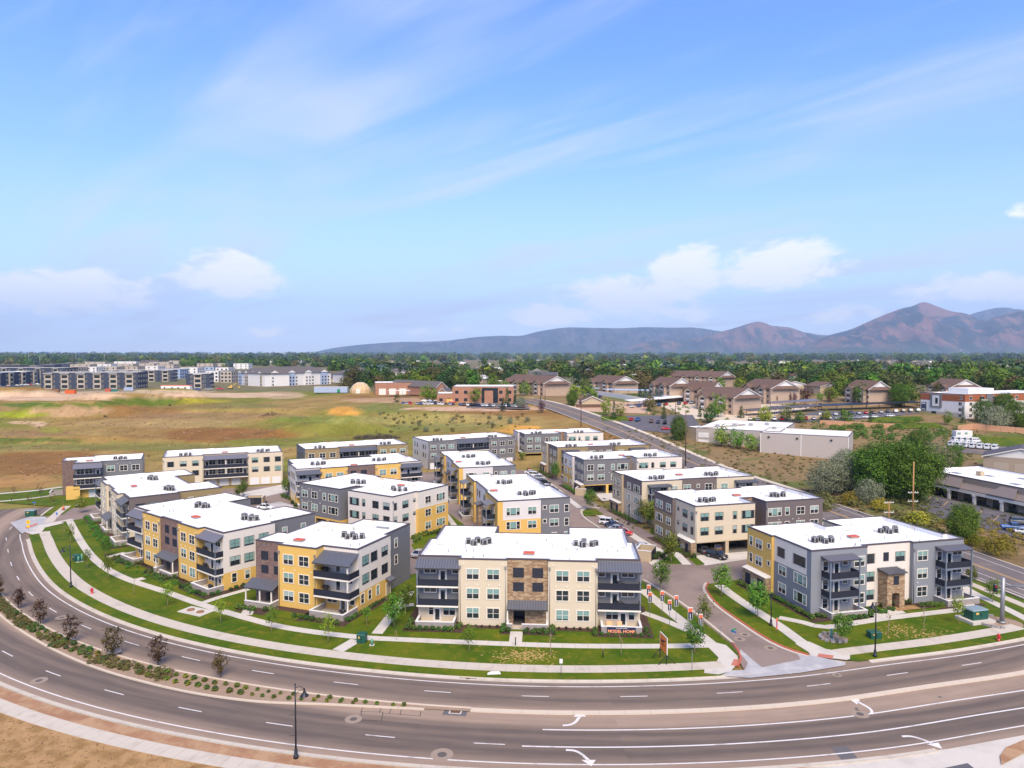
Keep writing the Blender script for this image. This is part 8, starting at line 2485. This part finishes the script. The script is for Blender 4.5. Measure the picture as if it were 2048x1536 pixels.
post_sign('parking_sign', 'blue and white parking sign beside the side street', at(114, 1042, .11), 2.2, [('rect', .45, .6, 1.6, 'sign_blue', 0)])
post_sign('road_sign', 'small white road sign on the verge before the model home', at(1122, 1352, .1), 2.3, [('rect', .42, .6, 1.7, 'far_white', 0)])
post_sign('road_sign', 'thin grey sign post seen edge on at the boulevard corner', at(1384, 1344, .1), 3.0, [('rect', .05, .6, 2.3, 'galv', 0)])
post_sign('road_sign', 'small grey sign on the entrance street verge', at(1440, 1276, .1), 2.0, [('rect', .3, .6, 1.3, 'galv', .6)])
post_sign('marker_sign', 'orange and blue marker panel on the corner building verge', at(1553, 1266, .1), 2.4, [('rect', .32, 1.7, .6, 'banner_orange', .4), ('rect', .26, .8, 1.0, 'sign_blue', .41)])
post_sign('delineator_post', 'thin grey marker post beside the left hydrant', at(152, 1178, .1), 2.0, [])
# traffic signal at the right edge
ts = thing('traffic_signal', 'grey traffic signal mast at the right edge', 'traffic light', at(2004, 1246, .11), 0)
b = MB(); b.tube([(0, 0, 0), (0, 0, 7.2)], [.34, .27], 12); b.tube([(0, 0, 0), (0, 0, .35)], .5, 12); b.build('mast', 'galv', ts)
b = MB(); b.tube([(0, 0, 5.9), (3.0, -1.6, 6.3), (9.0, -5.2, 6.6)], [.17, .14, .08], 8); b.tube([(0, 0, 5.2), (-1.0, .3, 5.25)], .06, 6); b.build('arm', 'galv', ts)
for (x, y, z) in ((-1.0, .3, 4.9), (3.4, -1.9, 5.7)):
    b = MB(); b.box(x - .2, x + .2, y - .2, y + .2, z, z + 1.05); b.build('signal_head', 'dark_steel', ts)
    b = MB(); b.tube([(x, y - .26, z + .86), (x, y - .2, z + .86)], .13, 10); b.build('lens', 'paint red', ts)

# ---- power poles and wires
def power_pole(label, base, h, arms, r=.17, m='wood_pole', rz=.0):
    o = thing('power_pole', label, 'power pole', base, rz)
    b = MB(); b.tube([(0, 0, -.5), (0, 0, h)], [r * 1.25, r * .8], 9); b.build('pole', m, o)
    for z in arms:
        b = MB(); b.box(-1.3, 1.3, -.07, .07, z, z + .14); b.build('crossarm', 'far_white', o)
        for x in (-1.15, -.5, .5, 1.15):
            b = MB(); b.tube([(x, 0, z + .14), (x, 0, z + .42)], [.05, .07], 6); b.build('insulator', 'far_white', o)
    return o
pA = Vector((STREET[2][0] + 16.5, 176, 0)); 
pA = T(1825, 1044); PHt = (1044 - 920) * pA.y / F
power_pole('tall tan wooden power pole on the street bank', pA, PHt * .985, (5.2, 7.4), .2)
pB = T(1777, 1062); power_pole('short wooden pole with two pale crossarms behind the corner building', pB, 7.2, (4.4, 6.8), .16, rz=.2)
pC = T(1371, 932); power_pole('dark wooden power pole beside the street at mid distance', pC, (932 - 822) * pC.y / F, (), .19, 'wood_dark')
pD = T(1162, 853); power_pole('dark wooden power pole at the field side of the street', pD, (853 - 786) * pD.y / F, (), .16, 'wood_dark')
for k, (x, y, tp, lab) in enumerate(((1081, 802, 760, 'thin pole beside the end apartment house'), (1090, 802, 768, 'second thin pole beside the end apartment house'), (1351, 829, 803, 'pole behind the dark parking lot'), (1228, 790, 762, 'pole among the middle apartment houses'), (1615, 800, 762, 'lamp pole by the maroon tree'), (1775, 760, 710, 'tall flag pole in the far trees'), (865, 766, 722, 'slim mast behind the brick garage'), (58, 735, 706, 'pale transmission mast in the far left trees'), (80, 735, 712, 'second pale transmission mast in the far left trees'), (152, 731, 706, 'third pale transmission mast in the far left trees'), (209, 729, 708, 'fourth pale transmission mast in the far left trees'), (569, 727, 703, 'thin red mast near the foot of the mountains'))):
    p = T(x, y); power_pole(lab, p, (y - tp) * p.y / F, (), .16 if y > 780 else .35, 'wood_dark' if y > 755 else 'galv')
def wire(label, pts, sag=1.0, r=.022):
    b = MB(); out_ = []
    for a, c in zip(pts[:-1], pts[1:]):
        for i in range(13):
            t = i / 12; p = a.lerp(c, t); p.z -= sag * 4 * t * (1 - t); out_.append(p)
    b.tube(out_, r, 4, cap=False)
    tag(b.build('power_line', 'dark_steel'), label, 'wire', 'power lines along the street')
eA = pA + Vector((60, -42, 0)); 
for k, (dx, z) in enumerate(((-1.15, 7.8), (1.15, 7.8), (-1.15, 5.6), (1.15, 5.6))):
    wire('thin power line crossing before the shop parking', [pC + Vector((dx, 0, 12 + z * .3)), pA + Vector((dx, 0, z)), eA + Vector((dx, 0, z - 1.5))], 2.2)
for dx, z in ((-1.1, 7.2), (1.1, 7.2), (-1.1, 4.8)):
    wire('thin power line from the short wooden pole', [pC + Vector((dx, 0, 9)), pB + Vector((dx, 0, z)), pB + Vector((46 + dx, -34, z - 1))], 1.8)

# ---- trash enclosures, mail boxes, garden furniture
def enclosure(label, loc, rz, w=5.2, d=3.4, h=2.1, gate=True):
    o = thing('trash_enclosure', label, 'enclosure', loc, rz)
    for nm, q in (('wall', (0, w, d - .25, d)), ('wall', (0, .25, 0, d - .25)), ('wall', (w - .25, w, 0, d - .25))):
        b = MB(); b.box(*q, 0, h); b.box(q[0] - .04, q[1] + .04, q[2] - .04, q[3] + .04, h, h + .1, 1); b.build(nm, ['tan', 'cap'], o)
    if gate:
        b = MB(); b.box(.25, w / 2 - .02, -.06, .0, .12, h - .1); b.build('gate', 'louver', o)
        b = MB(); b.box(w / 2 + .02, w - .25, -.06, .0, .12, h - .1); b.build('gate', 'louver', o)
enclosure('tan walled trash enclosure with dark gate beside the silver sedan', at(1302, 1124, .12), 1.18)
enclosure('tan walled trash enclosure by the island trees', at(1172, 992, .12), 1.2)
enclosure('tan walled trash enclosure in the rear court', at(487, 1010, .12), .1)
ml = thing('mailbox_bank', 'grey mail box shelter in the rear court', 'mailbox', at(550, 1046, .12), .1)
b = MB(); b.box(0, 3.4, 0, 1.0, .7, 2.0); b.build('boxes', 'cap', ml); b = MB(); b.box(-.4, 3.8, -.8, 1.6, 2.5, 2.62); b.build('roof', 'cap', ml)
for x in (.1, 3.1):
    b = MB(); b.box(x, x + .15, .4, .55, 0, 2.5); b.build('post', 'galv', ml)
def chair(label, loc, rz, m1='letter_orange', m2='far_white'):
    o = thing('lounge_chair', label, 'chair', loc, rz)
    b = MB(); b.box(-.36, .36, -.36, .36, .36, .44); b.build('seat', m2, o)
    b = MB(); b.mesh8([(-.36, .30, .44), (.36, .30, .44), (.36, .36, .44), (-.36, .36, .44), (-.36, .52, 1.05), (.36, .52, 1.05), (.36, .58, 1.05), (-.36, .58, 1.05)]); b.build('backrest', m1, o)
    for x in (-.32, .32):
        for y in (-.32, .32):
            b = MB(); b.box(x - .03, x + .03, y - .03, y + .03, 0, .36); b.build('leg', 'wood_pole', o)
chair('left orange lounge chair on the model home terrace', local(A1, 29.9, -1.5, .06), A1.ang)
chair('right orange lounge chair on the model home terrace', local(A1, 31.5, -1.5, .06), A1.ang)
def grill(label, loc, rz):
    o = thing('barbecue_grill', label, 'grill', loc, rz)
    b = MB(); b.tube([(-.4, 0, .85), (.4, 0, .85)], .28, 8); b.build('lid', 'unit_dark', o); b = MB(); b.box(-.35, .35, -.22, .22, .0, .7); b.box(-.8, -.42, -.2, .2, .72, .78); b.box(.42, .8, -.2, .2, .72, .78); b.build('cart', 'unit_dark', o)
grill('dark barbecue grill on the terrace of the short yellow building', local(H1, 18.3, -1.2, .06), H1.ang)
grill('covered dark grill on the terrace of the long yellow building', local(A2, 33.5, -1.5, .06), A2.ang)
for z in (3.06, 6.12):
    grill('dark grill on the %s corner balcony of the short yellow building' % ('lower' if z < 4 else 'upper'), local(H1, 14.0, .3, z), H1.ang)
    grill('dark grill on the %s right balcony of the model home' % ('lower' if z < 4 else 'upper'), local(A1, 31.5, -.6, z), A1.ang)
    grill('dark grill on the %s corner balcony of the long yellow building' % ('lower' if z < 4 else 'upper'), local(A2, 30.0, -.6, z), A2.ang)
bd = thing('white_board', 'white board lying on the verge before the model home', 'board', at(988, 1347, .11), .1); b = MB(); b.prism([(-.9, -.35), (.9, -.35), (.75, .45), (-.3, .55), (-.85, .1)], .02, .08); b.build('sheet', 'far_white', bd)

b = MB(); r_ = random.Random(5)
for k in range(2600):
    t_ = r_.uniform(-128, -92.5); q = arc(r_.uniform(165.3, 176), t_); s = r_.uniform(.05, .22); a = r_.uniform(0, 6.28); h = r_.uniform(.04, .16)
    c, d = math.cos(a) * s, math.sin(a) * s
    b.face([(q[0] - c, q[1] - d, .07), (q[0] + c, q[1] + d, .07), (q[0] + c * .4, q[1] + d * .4 + .05, .08 + h), (q[0] - c * .8, q[1] - d * .8, .08 + h * .7)])
tag(b.build('straw_grass', 'weed_straw'), 'dry straw grass on the bare ground beside the near pavement', 'grass', kind='stuff')
# ---- things in the road surface
mat('cover_iron', (.10, .082, .07), .7, .1, 3); mat('collar', (.27, .205, .155), .9, .08, 2)
def disc(r0, r1, z, n=28):
    b = MB()
    for k in range(n):
        a, c = 2 * math.pi * k / n, 2 * math.pi * (k + 1) / n
        b.face([(r0 * math.cos(a), r0 * math.sin(a), z), (r1 * math.cos(a), r1 * math.sin(a), z), (r1 * math.cos(c), r1 * math.sin(c), z), (r0 * math.cos(c), r0 * math.sin(c), z)])
    return b
for k, (x, y, r, lab) in enumerate(((707, 1438, 1.0, 'manhole beside the saw-cut loops in the turning lane'), (884, 1509, 1.2, 'manhole near the edge line at the bottom of the view'), (124, 1235, 1.0, 'manhole in the far left lane'), (78, 1361, 1.0, 'manhole in the near left lane'), (1674, 1350, .6, 'small valve cover by the entrance apron'), (1713, 1417, .5, 'small valve cover in the turning lane'), (1720, 1428, 1.0, 'manhole under the turning lane line'), (1880, 1394, .5, 'small valve cover right in the turning lane'),
                                    (1490, 1269, .85, 'upper left manhole in the entrance street'), (1479, 1278, .85, 'lower left manhole in the entrance street'), (1541, 1296, .9, 'right manhole in the entrance street'), (1291, 1152, .7, 'manhole in the courtyard junction'), (1335, 1148, .7, 'second manhole in the courtyard junction'))):
    z = .004 if y > 1310 else .121
    o = thing('manhole', lab, 'manhole', at(x, y, z), 0)
    disc(r * .42, r, .004).build('collar', 'collar', o); disc(0.001, r * .42, .007).build('cover', 'cover_iron', o)
for k, (x, y, w, lab) in enumerate(((929, 1354, 1.3, 'left drain grate in the far gutter'), (945, 1355, 1.3, 'right drain grate in the far gutter'), (911, 1423, 1.2, 'drain grate beside the concrete median strip'), (101, 1157, 1.2, 'drain grate in the left gutter'), (1338, 1273 + 0, 1.0, 'drain grate'))[:4]):
    p = at(x, y, .02); o = thing('drain_grate', lab, 'drain', p, math.atan2(p.y - RC.y, p.x - RC.x) + math.pi / 2)
    if k == 2: b = MB(); b.box(-1.4, 1.4, -.9, .9, -.015, -.006); b.build('patch', 'asphalt_patch', o)
    b = MB(); b.box(-w / 2 - .15, w / 2 + .15, -.55, .55, -.004, .01); b.build('frame', 'concrete_pale', o)
    b = MB(); b.box(-w / 2, w / 2, -.38, .38, .01, .014); b.build('pit', 'tyre', o)
    for j in range(7): 
        b = MB(); xx = -w / 2 + w * (j + .5) / 7; b.box(xx - .04, xx + .04, -.38, .38, .014, .03); b.build('bar', 'rust', o)
sheet('road_patch', px_poly([(1660, 1494), (1694, 1492), (1718, 1519), (1684, 1521)], 0), .0045, 'asphalt_patch')
def tar(pp, r=.035):
    P = [at(x, y, .004) for x, y in pp]
    b = MB()
    for a, c in zip(P[:-1], P[1:]):
        d = (c - a).normalized(); n = Vector((-d.y, d.x, 0)) * r
        b.face([a - n, c - n, c + n, a + n])
    o = b.build('tar_seam', 'tyre', road)
tar([(727, 1412), (722, 1423), (724, 1440), (763, 1442), (766, 1424), (722, 1423)]); tar([(727, 1411), (828, 1420)]); tar([(763, 1414), (758, 1426)]); tar([(784, 1416), (778, 1427)]); tar([(803, 1418), (800, 1430)]); tar([(763, 1426), (842, 1432)]); tar([(842, 1422), (840, 1432)]); tar([(763, 1442), (840, 1450)], .02)
def road_arrow(label, c, hd, left=True, m='road_paint', s=1.0):
    o = thing('road_arrow', label, 'road marking', at(c[0], c[1], .005), hd)
    sg_ = 1 if left else -1
    b = MB()
    pts = [(-1.5 + 2.0 * t, sg_ * (1.5 * t * t * t)) for t in np.linspace(0, 1, 8)]
    pts += [(.5 + .22, sg_ * 1.9)]
    w = .17
    for (x0, y0), (x1, y1) in zip(pts[:-1], pts[1:]):
        d = Vector((x1 - x0, y1 - y0)).normalized(); n = Vector((-d.y, d.x)) * w
        b.face([(x0 - n.x, y0 - n.y, 0), (x1 - n.x, y1 - n.y, 0), (x1 + n.x, y1 + n.y, 0), (x0 + n.x, y0 + n.y, 0)])
    hx, hy = pts[-1]
    tri = [(hx - .75, hy - .05 * sg_, 0), (hx + .75, hy - .05 * sg_, 0), (hx + .15, hy + 1.1 * sg_, 0)]
    b.face(tri if left else tri[::-1])
    b.build('paint', m, o); o.scale = (s, s, 1)
road_arrow('white left turn arrow in the middle of the turning lane', (1152, 1450), .05, True, s=1.0)
road_arrow('white left turn arrow at the right of the turning lane', (1748, 1418), .9, True, s=1.0)
road_arrow('white right turn arrow at the bottom centre lane', (1160, 1500), .0, False, s=1.0)
road_arrow('white right turn arrow in the lower right lane', (1828, 1470), .2, False, s=1.0)
road_arrow('white turn arrow on the two lane street', (1985, 1150), -.95, True, s=1.2)
# driveway mouth at the bottom right
sheet('driveway_apron', px_poly([(1596, 1536), (1650, 1525), (1760, 1514), (1900, 1497), (2048, 1470), (2100, 1462), (2100, 1560), (1590, 1560)], .02), .012, 'concrete_pale')
sheet('verge_corner', px_poly([(2003, 1530), (2000, 1512), (2012, 1495), (2048, 1480), (2100, 1465), (2100, 1500), (2048, 1506)], .1), .13, 'dirt')
sheet('driveway', px_poly([(1868, 1540), (1935, 1526), (1960, 1545), (1870, 1560)], .02), .016, 'asphalt_new')
sheet('verge_near_corner', px_poly([(1440, 1548), (1600, 1534), (1690, 1536), (1690, 1580), (1440, 1580)], .1), .05, 'dirt')
# court details: garage drive, parking islands, lawn strips
sheet('garage_apron', px_poly([(330, 1000), (470, 988), (570, 968), (580, 982), (490, 1002), (440, 1010)], .12), .1225, 'concrete_pale')
sheet('court_paving', px_poly([(505, 1060), (600, 1030), (590, 1012), (560, 1003), (512, 1012), (500, 1030)], .12), .1225, 'concrete_grey')
sheet('lawn_court', px_poly([(880, 1012), (935, 1055), (985, 1105), (880, 1105), (870, 1050)], .12), .123, 'lawn')
ppath('walk_court', [(884, 1018), (905, 1046), (930, 1080), (948, 1108)], w=1.4, z=.150)
sheet('lawn_court', px_poly([(822, 1090), (858, 1062), (882, 1062), (878, 1078), (850, 1096), (828, 1100)], .12), .123, 'lawn')
sheet('carport_drive', px_poly([(1372, 1096), (1500, 1072), (1512, 1100), (1496, 1118), (1410, 1131)], .12), .1225, 'concrete_pale')
sheet('carport_drive', px_poly([(1170, 950), (1235, 948), (1235, 1000), (1205, 1002), (1168, 968)], .12), .1225, 'concrete_pale')
sheet('carport_drive', px_poly([(1050, 912), (1110, 905), (1115, 925), (1078, 935), (1045, 930)], .12), .1225, 'concrete_pale')
sheet('planted_corner', px_poly([(1318, 1125), (1345, 1104), (1362, 1100), (1362, 1128), (1340, 1128)], .12), .124, 'lawn')
sheet('planted_corner', px_poly([(1376, 1117), (1390, 1112), (1410, 1128), (1394, 1131)], .12), .124, 'lawn')
ppath('walk_court', [(1350, 1104), (1374, 1129)], w=1.8, z=.150)
ppath('walk_court', [(1165, 1018), (1195, 1028), (1245, 1058), (1300, 1092), (1340, 1108)], w=2.0, z=.150)
sheet('parking_island', px_poly([(1165, 1024), (1172, 1018), (1192, 1019), (1208, 1030), (1168, 1033)], .12), .26, 'lawn')
kerb_line('kerb_island', [(1200, 1016), (1176, 1014), (1163, 1020), (1161, 1028), (1172, 1040), (1206, 1062)], .3, .28, 'concrete', .4, side=1)
ppath('walk_court', [(1060, 938), (1092, 962), (1140, 1000), (1160, 1016)], w=1.7, z=.150)
sheet('trash_pad', px_poly([(1296, 1122), (1318, 1118), (1326, 1136), (1312, 1140)], .12), .1228, 'concrete_pale')
# upper walks at the far left
ppath('walk_left', [(-40, 990), (60, 982), (124, 974)], w=1.7, z=.140); ppath('walk_left', [(-40, 1006), (50, 998), (110, 990)], w=1.3, z=.140)
ppath('walk_left', [(76, 1052), (146, 1038)], w=1.3, z=.141)
# bare dry scrapes in the front lawn
for k, (x, y, n, sx, sy) in enumerate(((1050, 1312, 420, 62, 14), (1800, 1262, 160, 50, 14), (1862, 1270, 90, 40, 10))):
    r = random.Random(k); b = MB()
    for j in range(n):
        p = at(x + r.gauss(0, sx * .5), y + r.gauss(0, sy * .5), .1); s = r.uniform(.03, .16); a = r.uniform(0, 3)
        b.box(p.x - s, p.x + s, p.y - s * .4, p.y + s * .4, .1, .12 + r.uniform(0, .03))
    tag(b.build('turf_clods', 'straw_turf' if 'straw_turf' in MAT else mat('straw_turf', (.40, .26, .10), .95, .25, 2).name), ('dry straw clods scattered on the lawn before the model home', 'dry straw patches before the entry tower', 'dry straw patches right of the entry tower')[k], 'turf', kind='stuff')

# ------------------------------------------------------------------ the air
hz = bpy.data.materials.new('haze_air'); hz.use_nodes = True
ht = hz.node_tree; ht.nodes.clear()
ho = N(ht, 'ShaderNodeOutputMaterial'); hv = N(ht, 'ShaderNodeVolumePrincipled')
hv.inputs['Color'].default_value = (.52, .72, 1.0, 1); hv.inputs['Density'].default_value = 4.2e-5; hv.inputs['Anisotropy'].default_value = 0.0
L(ht, hv.outputs[0], ho.inputs['Volume'])
MAT['haze_air'] = hz
b = MB(); b.box(-31000, 31000, -1500, 27500, -5.0, 2100.0)
hzo = b.build('haze', 'haze_air'); tag(hzo, 'pale blue summer haze over the valley', 'haze', kind='stuff')
for o in list(bpy.data.objects):
    if o.type == 'EMPTY' and not o.children and o.parent is None:
        bpy.data.objects.remove(o)
